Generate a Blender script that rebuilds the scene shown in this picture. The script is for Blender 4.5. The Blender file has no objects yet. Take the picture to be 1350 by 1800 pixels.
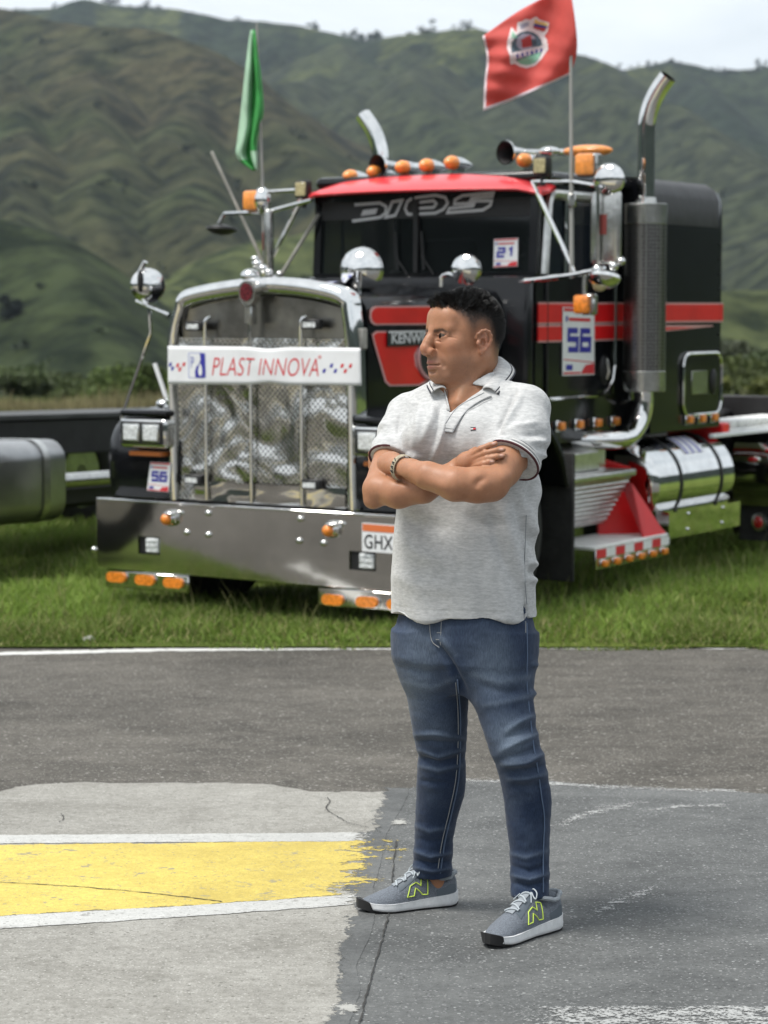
import bpy, bmesh, math, random
import numpy as np
from mathutils import Vector, Matrix
random.seed(7); RNG = np.random.default_rng(11)
D = bpy.data; SC = bpy.context.scene; COL = SC.collection
# ---------------------------------------------------------------- camera
F_PX, CAM_H, HOR = 4004.0, 1.5, 650.0            # focal length / horizon in pixels of the 1350 x 1800 photograph
PITCH = math.atan((900 - HOR) / F_PX)
cam = D.cameras.new('camera'); camo = D.objects.new('camera', cam); COL.objects.link(camo)
camo.location = (0, 0, CAM_H); camo.rotation_euler = (math.pi / 2 - PITCH, 0, 0)
cam.sensor_fit = 'VERTICAL'; cam.sensor_height = 36; cam.sensor_width = 27
cam.lens = F_PX / 1800 * 36
cam.clip_start = 0.1; cam.clip_end = 12000
cam.dof.use_dof = True; cam.dof.focus_distance = 6.02; cam.dof.aperture_fstop = 5.2; cam.dof.aperture_blades = 0
SC.camera = camo
SC.render.resolution_x = 768; SC.render.resolution_y = 1024
# ---------------------------------------------------------------- sky
SUN_EL, SUN_ROT = math.radians(64), math.radians(244)     # high, to the left of the camera and a little behind it
wd = D.worlds.new('World'); SC.world = wd; wd.use_nodes = True
nt = wd.node_tree; nt.nodes.clear()
def wn(t, **k):
    n = nt.nodes.new(t)
    for a, b in k.items(): setattr(n, a, b)
    return n
wo = wn('ShaderNodeOutputWorld'); bg = wn('ShaderNodeBackground'); bg.inputs[1].default_value = 0.1
sky = wn('ShaderNodeTexSky', sky_type='NISHITA', sun_disc=False, sun_elevation=SUN_EL, sun_rotation=SUN_ROT, air_density=1.0, dust_density=2.0)
tc = wn('ShaderNodeTexCoord'); mp = wn('ShaderNodeMapping'); mp.inputs['Scale'].default_value = (1.0, 1.0, 2.6)
n1 = wn('ShaderNodeTexNoise'); n1.inputs['Scale'].default_value = 2.3; n1.inputs['Detail'].default_value = 8; n1.inputs['Roughness'].default_value = 0.6
n1.inputs['Distortion'].default_value = 0.4
r1 = wn('ShaderNodeValToRGB'); r1.color_ramp.elements[0].position = 0.30; r1.color_ramp.elements[0].color = (5.2, 5.75, 6.2, 1)
r1.color_ramp.elements[1].position = 0.66; r1.color_ramp.elements[1].color = (8.4, 8.75, 9.0, 1)
mx = wn('ShaderNodeMix', data_type='RGBA'); mx.inputs[0].default_value = 0.93
nt.links.new(tc.outputs['Generated'], mp.inputs[0]); nt.links.new(mp.outputs[0], n1.inputs['Vector'])
nt.links.new(n1.outputs['Fac'], r1.inputs[0]); nt.links.new(sky.outputs[0], mx.inputs[6]); nt.links.new(r1.outputs[0], mx.inputs[7])
nt.links.new(mx.outputs[2], bg.inputs[0]); nt.links.new(bg.outputs[0], wo.inputs[0])
# ---------------------------------------------------------------- sun behind thin cloud
sl = D.lights.new('sun', 'SUN'); so = D.objects.new('sun', sl); COL.objects.link(so)
sl.energy = 2.7; sl.angle = math.radians(20); sl.color = (1.0, 0.965, 0.91)
sd = Vector((math.sin(SUN_ROT) * math.cos(SUN_EL), math.cos(SUN_ROT) * math.cos(SUN_EL), math.sin(SUN_EL)))
so.rotation_euler = sd.to_track_quat('Z', 'Y').to_euler(); so.location = (-20, -20, 60)
vs = SC.view_settings; vs.view_transform = 'Standard'; vs.look = 'None'; vs.exposure = 0.58; vs.gamma = 1.0; vs.use_curve_mapping = False
# ---------------------------------------------------------------- pixels to places
def ray(px, py):
    a = (px - 675) / F_PX; b = (900 - py) / F_PX
    return np.array([a, math.cos(PITCH) + b * math.sin(PITCH), -math.sin(PITCH) + b * math.cos(PITCH)])
CAMP = np.array([0, 0, CAM_H])
def gnd(px, py, z=0.0):
    r = ray(px, py); return CAMP + r * ((z - CAM_H) / r[2])
def aty(px, py, y):
    r = ray(px, py); return CAMP + r * (y / r[1])
def proj(p):
    p = np.asarray(p, float); x = p[..., 0]; y = p[..., 1]; z = p[..., 2] - CAM_H
    fw = y * math.cos(PITCH) - z * math.sin(PITCH); up = y * math.sin(PITCH) + z * math.cos(PITCH)
    return 675 + F_PX * x / fw, 900 - F_PX * up / fw
# ---------------------------------------------------------------- materials
def newmat(name):
    m = D.materials.new(name); m.use_nodes = True
    return m, m.node_tree, m.node_tree.nodes['Principled BSDF']
def nd(t, kind, **k):
    n = t.nodes.new(kind)
    for a, b in k.items():
        if a in n.inputs: n.inputs[a].default_value = b
        else: setattr(n, a, b)
    return n
def c4(c): return (c[0], c[1], c[2], 1)
def mat(name, col, rough=0.5, metal=0.0, var=None, bump=None, coat=0.0, spec=None, sss=0, trans=0, ior=None, rvar=0, coords='Object', alpha=None, emit=0, sheen=0, aniso=0):
    """principled material; var=(scale, amount[, second colour]); bump=(scale, strength[, detail])"""
    m, t, b = newmat(name); L = t.links.new
    b.inputs['Base Color'].default_value = c4(col); b.inputs['Roughness'].default_value = rough; b.inputs['Metallic'].default_value = metal
    b.inputs['Coat Weight'].default_value = coat; b.inputs['Coat Roughness'].default_value = 0.05
    if spec is not None: b.inputs['Specular IOR Level'].default_value = spec
    if sss: b.inputs['Subsurface Weight'].default_value = 1.0; b.inputs['Subsurface Radius'].default_value = (1, .35, .18); b.inputs['Subsurface Scale'].default_value = sss
    if trans: b.inputs['Transmission Weight'].default_value = trans
    if ior: b.inputs['IOR'].default_value = ior
    if alpha is not None: b.inputs['Alpha'].default_value = alpha
    if sheen: b.inputs['Sheen Weight'].default_value = sheen
    if emit: b.inputs['Emission Color'].default_value = c4(col); b.inputs['Emission Strength'].default_value = emit
    tcn = nd(t, 'ShaderNodeTexCoord')
    if var:
        n = nd(t, 'ShaderNodeTexNoise', Scale=var[0], Detail=6.0, Roughness=0.6); L(tcn.outputs[coords], n.inputs['Vector'])
        r = nd(t, 'ShaderNodeValToRGB'); a = var[1]
        c2 = var[2] if len(var) > 2 else tuple(min(1, c * (1 + a)) for c in col)
        c1 = col if len(var) > 2 else tuple(c * (1 - a) for c in col)
        r.color_ramp.elements[0].position = 0.36; r.color_ramp.elements[1].position = 0.66
        r.color_ramp.elements[0].color = c4(c1); r.color_ramp.elements[1].color = c4(c2)
        L(n.outputs['Fac'], r.inputs[0]); L(r.outputs[0], b.inputs['Base Color'])
        if rvar:
            mr = nd(t, 'ShaderNodeMapRange'); mr.inputs[1].default_value = .35; mr.inputs[2].default_value = .65
            mr.inputs[3].default_value = max(0.02, rough - rvar); mr.inputs[4].default_value = min(1, rough + rvar)
            L(n.outputs['Fac'], mr.inputs[0]); L(mr.outputs[0], b.inputs['Roughness'])
    if bump:
        n = nd(t, 'ShaderNodeTexNoise', Scale=bump[0], Detail=bump[2] if len(bump) > 2 else 4.0); L(tcn.outputs[coords], n.inputs['Vector'])
        bp = nd(t, 'ShaderNodeBump', Strength=bump[1], Distance=0.02); L(n.outputs['Fac'], bp.inputs['Height']); L(bp.outputs[0], b.inputs['Normal'])
    return m
# ---------------------------------------------------------------- mesh builder
class MB:
    def __init__(s): s.v = []; s.f = []; s.m = []
    def add(s, vs, fs, mi=0):
        o = len(s.v); s.v += [tuple(float(c) for c in v) for v in vs]; s.f += [[i + o for i in f] for f in fs]; s.m += [mi] * len(fs); return s
    def box(s, c, d, mi=0, bev=0.0, rot=None, seg=1):
        bm = bmesh.new(); bmesh.ops.create_cube(bm, size=1)
        for v in bm.verts: v.co = Vector((v.co.x * d[0], v.co.y * d[1], v.co.z * d[2]))
        if bev > 0: bmesh.ops.bevel(bm, geom=list(bm.edges), offset=min(bev, min(d) * .49), segments=seg, affect='EDGES', profile=.5)
        R = rot if rot is not None else Matrix.Identity(3)
        bm.verts.index_update()
        s.add([R @ v.co + Vector(c) for v in bm.verts], [[v.index for v in f.verts] for f in bm.faces], mi); bm.free(); return s
    def box2(s, a, b, mi=0, bev=0.0, seg=1):
        return s.box([(a[i] + b[i]) / 2 for i in range(3)], [abs(b[i] - a[i]) for i in range(3)], mi, bev, None, seg)
    def tube(s, path, r, n=10, mi=0, caps=True, closed=False, flat=None):
        P = [Vector(p) for p in path]; k = len(P); rs = list(r) if hasattr(r, '__len__') else [r] * k
        tang = []
        for i in range(k):
            if closed: t = P[(i + 1) % k] - P[i - 1]
            else: t = P[min(i + 1, k - 1)] - P[max(i - 1, 0)]
            tang.append(t.normalized())
        u = tang[0].orthogonal().normalized() if flat is None else (Vector(flat) - tang[0] * Vector(flat).dot(tang[0])).normalized()
        vs = []
        for i in range(k):
            t = tang[i]; u = (u - t * u.dot(t)).normalized(); w = t.cross(u)
            for j in range(n):
                a = 2 * math.pi * j / n; vs.append(P[i] + (u * math.cos(a) + w * math.sin(a)) * rs[i])
        fs = []
        for i in range(k if closed else k - 1):
            i2 = (i + 1) % k
            for j in range(n): fs.append([i * n + j, i * n + (j + 1) % n, i2 * n + (j + 1) % n, i2 * n + j])
        if caps and not closed: fs.append(list(range(n))[::-1]); fs.append([(k - 1) * n + j for j in range(n)])
        return s.add(vs, fs, mi)
    def cyl(s, a, b, r0, r1=None, n=16, mi=0, caps=True): return s.tube([a, b], [r0, r0 if r1 is None else r1], n, mi, caps)
    def lathe(s, o, ax, prof, n=24, mi=0, cap=True):
        """prof: list of (distance along ax, radius)"""
        o = Vector(o); ax = Vector(ax).normalized()
        path = [o + ax * p[0] for p in prof]; u = ax.orthogonal().normalized(); w = ax.cross(u); vs = []
        for p, q in zip(path, prof):
            for j in range(n):
                a = 2 * math.pi * j / n; vs.append(p + (u * math.cos(a) + w * math.sin(a)) * q[1])
        k = len(prof); fs = [[i * n + j, i * n + (j + 1) % n, (i + 1) * n + (j + 1) % n, (i + 1) * n + j] for i in range(k - 1) for j in range(n)]
        if cap: fs += [list(range(n))[::-1], [(k - 1) * n + j for j in range(n)]]
        return s.add(vs, fs, mi)
    def ball(s, c, r, mi=0, n=16, m=10, rot=None):
        r = r if hasattr(r, '__len__') else (r, r, r); vs = []; R = rot if rot is not None else Matrix.Identity(3)
        for i in range(1, m):
            for j in range(n):
                th = math.pi * i / m; ph = 2 * math.pi * j / n
                vs.append(Vector(c) + R @ Vector((r[0] * math.sin(th) * math.cos(ph), r[1] * math.sin(th) * math.sin(ph), r[2] * math.cos(th))))
        vs.append(Vector(c) + R @ Vector((0, 0, r[2]))); vs.append(Vector(c) + R @ Vector((0, 0, -r[2]))); a = len(vs) - 2; b = a + 1
        fs = [[i * n + j, (i + 1) * n + j, (i + 1) * n + (j + 1) % n, i * n + (j + 1) % n] for i in range(m - 2) for j in range(n)]
        fs += [[a, j, (j + 1) % n] for j in range(n)] + [[b, (m - 2) * n + (j + 1) % n, (m - 2) * n + j] for j in range(n)]
        return s.add(vs, fs, mi)
    def prism(s, pts, off, mi=0):
        """closed 3-D polygon pts, extruded by vector off"""
        n = len(pts); a = [Vector(p) for p in pts]; o = Vector(off)
        fs = [list(range(n))[::-1], [n + i for i in range(n)]] + [[i, (i + 1) % n, n + (i + 1) % n, n + i] for i in range(n)]
        return s.add(a + [p + o for p in a], fs, mi)
    def grid(s, rows, mi=0, closed=False):
        k = len(rows); n = len(rows[0]); vs = [p for r in rows for p in r]
        fs = [[i * n + j, i * n + (j + 1) % n, (i + 1) * n + (j + 1) % n, (i + 1) * n + j] for i in range(k - 1) for j in range(n if closed else n - 1)]
        return s.add(vs, fs, mi)
    def build(s, name, mats, parent=None, sharp=38, label=None, fixn=True):
        return mesh_obj(name, s.v, s.f, mats, parent, sharp, s.m, label, fixn)
def mesh_obj(name, v, f, mats, parent=None, sharp=38, mi=None, label=None, fixn=True):
    me = D.meshes.new(name); me.from_pydata(v, [], f)
    mats = mats if isinstance(mats, (list, tuple)) else [mats]
    for m in mats: me.materials.append(m)
    if mi is not None and len(mats) > 1: me.polygons.foreach_set('material_index', mi)
    if fixn:
        bm = bmesh.new(); bm.from_mesh(me); bmesh.ops.recalc_face_normals(bm, faces=bm.faces); bm.to_mesh(me); bm.free()
    me.polygons.foreach_set('use_smooth', [True] * len(me.polygons))
    if sharp: me.set_sharp_from_angle(angle=math.radians(sharp))
    me.update()
    o = D.objects.new(name, me); COL.objects.link(o)
    if parent is not None: o.parent = parent
    if label: o['label'] = label
    return o
def thing(name, label, cat, loc=(0, 0, 0), group=None):
    o = D.objects.new(name, None); COL.objects.link(o); o.location = loc; o.empty_display_size = .2
    return tag(o, label, cat, group)
def tag(o, label, cat, group=None):
    o['label'] = label; o['category'] = cat
    if group: o['group'] = group
    return o
def struct(o, kind='structure'): o['kind'] = kind; return o
def text_polys(txt, size=1.0, shear=0.0, space=1.0, extr=0.0, bold=0.0):
    """flat mesh (verts, faces) of a line of text in the built-in font, origin lower left"""
    cu = D.curves.new('t', 'FONT'); cu.body = txt; cu.size = size; cu.shear = shear; cu.space_character = space; cu.extrude = extr; cu.offset = bold
    o = D.objects.new('t', cu); COL.objects.link(o)
    bpy.context.view_layer.update()
    me = D.meshes.new_from_object(o.evaluated_get(bpy.context.evaluated_depsgraph_get()))
    v = [tuple(x.co) for x in me.vertices]; f = [list(p.vertices) for p in me.polygons]
    D.objects.remove(o); D.curves.remove(cu); D.meshes.remove(me)
    return v, f
def ribbon(pts, w, closed=False):
    """flat 2-D stroke of width w along pts -> verts2d, faces"""
    n = len(pts); P = [Vector((p[0], p[1])) for p in pts]; vs = []
    for i in range(n):
        a = P[i - 1] if (i > 0 or closed) else None; b = P[(i + 1) % n] if (i < n - 1 or closed) else None
        d1 = (P[i] - a).normalized() if a is not None else None; d2 = (b - P[i]).normalized() if b is not None else None
        if d1 is None: d1 = d2
        if d2 is None: d2 = d1
        t = d1 + d2
        t = t.normalized() if t.length > 1e-6 else d1
        nrm = Vector((-t.y, t.x)); k = min(2.2, 1 / max(.3, nrm.dot(Vector((-d1.y, d1.x)))))
        vs += [P[i] + nrm * w / 2 * k, P[i] - nrm * w / 2 * k]
    fs = [[2 * i, 2 * i + 1, 2 * ((i + 1) % n) + 1, 2 * ((i + 1) % n)] for i in range(n if closed else n - 1)]
    return vs, fs
def arc(c, r, a0, a1, n=8, ry=None):
    return [(c[0] + r * math.cos(math.radians(a0 + (a1 - a0) * i / n)), c[1] + (ry or r) * math.sin(math.radians(a0 + (a1 - a0) * i / n))) for i in range(n + 1)]
def smooth_path(pts, k=6):
    """Catmull-Rom through 3-D points"""
    P = [np.array(p, float) for p in pts]; P = [2 * P[0] - P[1]] + P + [2 * P[-1] - P[-2]]; out = []
    for i in range(1, len(P) - 2):
        for j in range(k):
            t = j / k; a, b, c, d = P[i - 1:i + 3]
            out.append(.5 * ((2 * b) + (-a + c) * t + (2 * a - 5 * b + 4 * c - d) * t * t + (-a + 3 * b - 3 * c + d) * t ** 3))
    out.append(P[-2]); return out
# ---------------------------------------------------------------- value noise for numpy geometry
def vnoise(p, seed=0):
    p = np.asarray(p, np.float64); i = np.floor(p).astype(np.int64); f = p - i; u = f * f * (3 - 2 * f); d = p.shape[-1]; r = 0
    for c in range(2 ** d):
        off = [(c >> k) & 1 for k in range(d)]; h = np.full(p.shape[:-1], seed * 7919 + 17, np.int64); w = 1.0
        for k in range(d):
            h = (h * 374761393 + (i[..., k] + off[k]) * (668265263, 2147483647 - 58, 1274126177)[k]) & 0x7fffffff
            h = (h ^ (h >> 13)) * 1274126177 & 0x7fffffff
            w = w * (u[..., k] if off[k] else 1 - u[..., k])
        r = r + w * (((h ^ (h >> 16)) & 0xffff) / 65535.0)
    return r * 2 - 1
def fbm(p, oct=5, seed=0, gain=.5, lac=2.03, ridged=False):
    p = np.asarray(p, float); a = 1; s = 0; n = 0
    for o in range(oct):
        v = vnoise(p, seed + o); s = s + a * ((1 - np.abs(v)) * 2 - 1 if ridged else v); n += a; a *= gain; p = p * lac + 13.7
    return s / n
# ================================================================ THE SETTING
def noisy_outline(poly, step=.06, amp=.02, seed=1, scale=3.0, k2=.35):
    out = []; n = len(poly)
    for i in range(n):
        a = np.array(poly[i][:2]); b = np.array(poly[(i + 1) % n][:2]); am = poly[i][2] if len(poly[i]) > 2 else amp
        m = max(1, int(np.linalg.norm(b - a) / step)); d = (b - a) / max(1e-6, np.linalg.norm(b - a)); nr = np.array([-d[1], d[0]])
        for j in range(m):
            p = a + (b - a) * j / m
            e = min(1, 4 * j / m, 4 * (m - j) / m) if m > 3 else 0
            w = fbm(np.array([p * scale]), 4, seed)[0] + k2 * vnoise(np.array([p * scale * 9]), seed + 5)[0]
            out.append(p + nr * w * am * e)
    return out
def sheet(name, poly, z, material, kind='structure', parent=None):
    me = D.meshes.new(name); bm = bmesh.new()
    vs = [bm.verts.new((p[0], p[1], z)) for p in poly]
    bm.edges.ensure_lookup_table()
    es = [bm.edges.new((vs[i], vs[(i + 1) % len(vs)])) for i in range(len(vs))]
    bmesh.ops.triangle_fill(bm, edges=es, use_beauty=True, use_dissolve=False)
    for f in bm.faces:
        f.normal_update()
        if f.normal.z < 0: f.normal_flip()
    bm.to_mesh(me); bm.free(); me.materials.append(material)
    o = D.objects.new(name, me); COL.objects.link(o)
    if kind: o['kind'] = kind
    if parent: o.parent = parent
    return o
# --- surface materials -------------------------------------------------
def rough_ground(name, c_lo, c_hi, speck=None, streak=0.5, fine=60, rough=.85, bump=.35, big=.45, wear=None, grit=90, cov=None):
    """worn mineral surface in world metres: broad stains, streaks along x, fine grit; wear=(colour, threshold) rubs through"""
    m, t, b = newmat(name); L = t.links.new; b.inputs['Roughness'].default_value = rough; b.inputs['Specular IOR Level'].default_value = .3
    g = nd(t, 'ShaderNodeNewGeometry')
    def noise(scale, det=6, rgh=.6, mapping=None, w=0):
        n = nd(t, 'ShaderNodeTexNoise', Scale=scale, Detail=float(det), Roughness=rgh, Distortion=w)
        if mapping:
            mm = nd(t, 'ShaderNodeMapping'); mm.inputs['Scale'].default_value = mapping; L(g.outputs['Position'], mm.inputs[0]); L(mm.outputs[0], n.inputs['Vector'])
        else: L(g.outputs['Position'], n.inputs['Vector'])
        return n.outputs['Fac']
    def mth(op, a, b_, clamp=False):
        n = nd(t, 'ShaderNodeMath', operation=op, use_clamp=clamp)
        for i, x in enumerate((a, b_)):
            if isinstance(x, (int, float)): n.inputs[i].default_value = x
            else: L(x, n.inputs[i])
        return n.outputs[0]
    A = noise(big, 8, .62, None, .3); S = noise(2.2, 7, .68, (1.0, 1.5, 1), .6); G = noise(fine, 5, .7); S2 = noise(7, 6, .7, (1.0, 1.3, 1), .5)
    v = mth('ADD', mth('MULTIPLY', A, 1.0), mth('MULTIPLY', mth('SUBTRACT', S, .5), streak)); v = mth('ADD', v, mth('MULTIPLY', mth('SUBTRACT', G, .5), .95)); v = mth('ADD', v, mth('MULTIPLY', mth('SUBTRACT', S2, .5), .6)); v = mth('ADD', v, mth('MULTIPLY', mth('SUBTRACT', noise(150, 3, .7), .5), .6))
    r = nd(t, 'ShaderNodeValToRGB'); r.color_ramp.elements[0].position = .25; r.color_ramp.elements[1].position = .75
    r.color_ramp.elements[0].color = c4(c_lo); r.color_ramp.elements[1].color = c4(c_hi); L(v, r.inputs[0]); col = r.outputs[0]
    for speck in (speck if isinstance(speck, list) else [speck] if speck else []):
        vo = nd(t, 'ShaderNodeTexVoronoi', Scale=speck[0]); L(g.outputs['Position'], vo.inputs['Vector'])
        sc = nd(t, 'ShaderNodeMath', operation='LESS_THAN'); L(vo.outputs['Distance'], sc.inputs[0]); sc.inputs[1].default_value = speck[2]
        rnd = nd(t, 'ShaderNodeMath', operation='GREATER_THAN'); L(vo.outputs['Color'], rnd.inputs[0]); rnd.inputs[1].default_value = .55
        k = mth('MULTIPLY', sc.outputs[0], rnd.outputs[0]); k = mth('MULTIPLY', k, .7)
        mxx = nd(t, 'ShaderNodeMix', data_type='RGBA'); L(k, mxx.inputs[0]); L(col, mxx.inputs[6]); mxx.inputs[7].default_value = c4(speck[1]); col = mxx.outputs[2]
    if wear:
        W = noise(wear[2] if len(wear) > 2 else 5, 9, .72, (1, 1.3, 1), .8); W2 = noise(38, 5, .75, (1, 1.3, 1))
        w = mth('ADD', W, mth('MULTIPLY', mth('SUBTRACT', W2, .5), .55))
        mr = nd(t, 'ShaderNodeMapRange'); L(w, mr.inputs[0]); mr.inputs[1].default_value = wear[1]; mr.inputs[2].default_value = wear[1] + .05
        mxx = nd(t, 'ShaderNodeMix', data_type='RGBA'); L(mr.outputs[0], mxx.inputs[0]); L(col, mxx.inputs[6]); mxx.inputs[7].default_value = c4(wear[0]); col = mxx.outputs[2]
    L(col, b.inputs['Base Color'])
    h = mth('ADD', mth('MULTIPLY', noise(grit, 4, .7), 1.0), mth('MULTIPLY', noise(14, 6, .6), .8))
    bp = nd(t, 'ShaderNodeBump', Strength=bump, Distance=.006); L(h, bp.inputs['Height']); L(bp.outputs[0], b.inputs['Normal'])
    if cov:          # paint film that has flaked away: coverage attribute (1 inside, 0 at the rim) against noise
        at = nd(t, 'ShaderNodeAttribute', attribute_name='cov'); nA = noise(cov[1], 8, .72, (1, cov[3] if len(cov) > 3 else 1.6, 1), .6); nB_ = noise(cov[1] * 7, 5, .7)
        w = mth('ADD', mth('MULTIPLY', mth('SUBTRACT', nA, .5), 2.2), mth('MULTIPLY', mth('SUBTRACT', nB_, .5), cov[2])); w = mth('ADD', w, at.outputs['Fac']); mr = nd(t, 'ShaderNodeMapRange'); L(w, mr.inputs[0]); mr.inputs[1].default_value = cov[0]; mr.inputs[2].default_value = cov[0] + .10
        tr = nd(t, 'ShaderNodeBsdfTransparent'); ms = nd(t, 'ShaderNodeMixShader'); L(mr.outputs[0], ms.inputs[0]); L(tr.outputs[0], ms.inputs[1]); L(b.outputs[0], ms.inputs[2]); L(ms.outputs[0], t.nodes['Material Output'].inputs[0])
    return m
def film(name, top, bot, m, z, soft=(.02, .02, .2, .2), n=90, k=9, seed=1, amp=.004):
    """paint film between two pixel polylines; soft = share of length/width over which the cover fades (start, end, far, near)"""
    A = [np.array(gnd(*p)) for p in top]; B_ = [np.array(gnd(*p)) for p in bot]
    def samp(P, t):
        d = np.concatenate([[0], np.cumsum([np.linalg.norm(b - a) for a, b in zip(P[:-1], P[1:])])]); return np.stack([np.interp(t * d[-1], d, [p[i] for p in P]) for i in range(3)], -1)
    t_ = np.linspace(0, 1, n); P, Q = samp(A, t_), samp(B_, t_); vs = []; cv = []
    for i in range(n):
        for j in range(k):
            v = j / (k - 1); p = P[i] + (Q[i] - P[i]) * v; e = [t_[i] / max(soft[0], 1e-4), (1 - t_[i]) / max(soft[1], 1e-4), v / max(soft[2], 1e-4), (1 - v) / max(soft[3], 1e-4), 1]; vs.append((p[0], p[1], z)); cv.append(max(0, min(e)))
    fs = [[i * k + j, i * k + j + 1, (i + 1) * k + j + 1, (i + 1) * k + j] for i in range(n - 1) for j in range(k - 1)]; me = D.meshes.new(name); me.from_pydata(vs, [], fs); at = me.attributes.new('cov', 'FLOAT', 'POINT'); at.data.foreach_set('value', cv); me.materials.append(m)
    bm = bmesh.new(); bm.from_mesh(me); bmesh.ops.recalc_face_normals(bm, faces=bm.faces); [f.normal_flip() for f in bm.faces if f.normal.z < 0]; bm.to_mesh(me); bm.free()
    o = D.objects.new(name, me); COL.objects.link(o); o['kind'] = 'structure'; return o
M_asph = rough_ground('asphalt', (.058, .054, .047), (.138, .128, .112), [(24, (.40, .39, .36), .16), (70, (.30, .29, .265), .30), (55, (.025, .024, .022), .26)], .9, 45, .9, 1.2)
M_conc = rough_ground('concrete', (.200, .193, .172), (.345, .336, .308), [(42, (.12, .115, .10), .20), (110, (.16, .155, .14), .28), (80, (.46, .45, .42), .24)], .7, 35, .9, .9, .6, ((.17, .165, .15), .735, 7))
M_slab = rough_ground('painted_slab', (.072, .075, .075), (.140, .144, .142), [(34, (.38, .39, .385), .15), (95, (.26, .265, .262), .30), (60, (.035, .036, .037), .22)], .9, 50, .8, .8, .7, ((.27, .275, .272), .735, 9))
M_yel = rough_ground('yellow_paint', (.47, .365, .095), (.66, .53, .135), [(45, (.26, .23, .14), .20), (100, (.34, .29, .13), .26)], .7, 40, .8, 1.0, .8, ((.30, .27, .17), .60, 10), cov=(.30, 6.0, 1.1))
M_wht = rough_ground('white_paint', (.40, .40, .385), (.54, .54, .52), [(45, (.20, .195, .18), .20), (100, (.28, .275, .26), .26)], .5, 40, .75, .9, .8, ((.30, .295, .28), .60, 11), cov=(.30, 8.0, 1.0))
M_wht2 = rough_ground('worn_white_paint', (.30, .305, .30), (.44, .445, .435), None, .5, 40, .8, .6, .8, cov=(.95, 14.0, 2.6, 2.0))
M_scuff = rough_ground('scuffed_paint', (.25, .255, .25), (.34, .345, .34), None, .5, 40, .85, .6, .8, cov=(.95, 14.0, 2.6, 2.0))
M_slab2 = rough_ground('painted_slab_edge', (.078, .081, .081), (.140, .144, .142), (30, (.42, .43, .43), .07), 1.1, 50, .75, .6, .7, cov=(.42, 6.0, .9, .8))
M_crack = mat('crack', (.035, .034, .032), .95)
E_Y = 12.22
road = sheet('road', [(-70, -60), (70, -60), (70, E_Y), (-70, E_Y)], 0.0, M_asph)
g = lambda px, py: gnd(px, py)[:2]
# concrete apron on the left, dark painted slab on the right
seam = [g(700, 1380), g(690, 1415), g(655, 1470), g(648, 1520), g(632, 1560), g(640, 1600), g(625, 1650), g(600, 1700), g(612, 1740), g(590, 1800), g(575, 1900)]
far_l = [g(-300, 1400), g(0, 1392), g(60, 1380), g(150, 1375), g(240, 1377), g(400, 1376), g(480, 1380), g(545, 1392), g(700, 1391)]
poly = [(-30, -30), (-30, far_l[0][1])] + [tuple(p) for p in far_l] + [tuple(p) for p in seam[1:]] + [(seam[-1][0] - .2, 3.0), (-.7, -30)]
conc = sheet('concrete_apron', noisy_outline(poly, .03, .035, 3, 4.0), .0016, M_conc)
far_r = [g(690, 1392), g(760, 1378), g(860, 1372), g(960, 1372), g(1050, 1382), g(1150, 1386), g(1350, 1396), g(1700, 1400)]
poly = [tuple(p) for p in far_r] + [(30, far_r[-1][1]), (30, -30), (-.75, -30), (seam[-1][0] - .35, 3.0)] + [tuple(np.array(p) - (.05, 0)) for p in seam[1:][::-1]]
slab = sheet('painted_slab', noisy_outline(poly, .03, .03, 8, 4.0), .0008, M_slab)
film('white_line', [(-11000, 1478), (-500, 1472), (0, 1469), (300, 1467), (664, 1464)], [(-11000, 1494), (-500, 1488), (0, 1485), (300, 1483), (660, 1481)], M_wht, .0036, (.001, .006, .10, .08), 400)
film('yellow_stripe', [(-11000, 1493), (-500, 1487), (0, 1484.5), (300, 1482), (740, 1474)], [(-12800, 1680), (-500, 1644), (0, 1613), (300, 1597), (668, 1572)], M_yel, .0030, (.001, .017, .02, .02), 700, 26)
film('white_line', [(-12800, 1678), (-500, 1642), (0, 1611), (300, 1595), (650, 1572)], [(-12900, 1706), (-500, 1668), (0, 1636), (300, 1616), (652, 1591)], M_wht, .0036, (.001, .006, .08, .08), 400)
film('edge_line', [(-500, 1153), (0, 1146), (300, 1138), (700, 1135), (1350, 1133), (1800, 1133)], [(-500, 1161), (0, 1153), (300, 1146), (700, 1143), (1350, 1142), (1800, 1142)], rough_ground('edge_paint', (.50, .50, .48), (.62, .62, .595), None, .5, 40, .75, .6, .8, cov=(.62, 2.2, 2.0)), .0020, (.02, .02, .35, .2), 160)
film('worn_line', [(760, 1756), (930, 1766), (1100, 1766), (1350, 1766), (1700, 1768)], [(760, 1850), (900, 1850), (1100, 1850), (1350, 1850), (1700, 1850)], M_wht2, .0028, (.25, .05, .06, .05), 120, 16)
film('worn_line', [(700, 1384), (800, 1362), (930, 1364), (1050, 1375), (1350, 1386)], [(700, 1400), (800, 1384), (930, 1386), (1050, 1392), (1350, 1402)], M_wht2, .0026, (.1, .1, .45, .45), 120)
film('scuff_mark', [(930, 1452), (1040, 1412), (1190, 1392)], [(960, 1475), (1060, 1440), (1200, 1412)], M_wht2, .0024, (.3, .3, .45, .45), 60)
film('scuff_mark', [(1080, 1425), (1200, 1410), (1345, 1408)], [(1090, 1440), (1210, 1424), (1345, 1424)], M_wht2, .0024, (.3, .3, .45, .45), 60)
film('scuff_mark', [(985, 1612), (1060, 1575), (1190, 1535)], [(1020, 1632), (1090, 1606), (1200, 1556)], M_wht2, .0024, (.3, .3, .45, .45), 60)
sl_ = [(712, 1384), (700, 1415), (668, 1470), (660, 1520), (645, 1560), (652, 1600), (640, 1650), (615, 1700), (625, 1740), (605, 1800), (590, 1900)]
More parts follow.
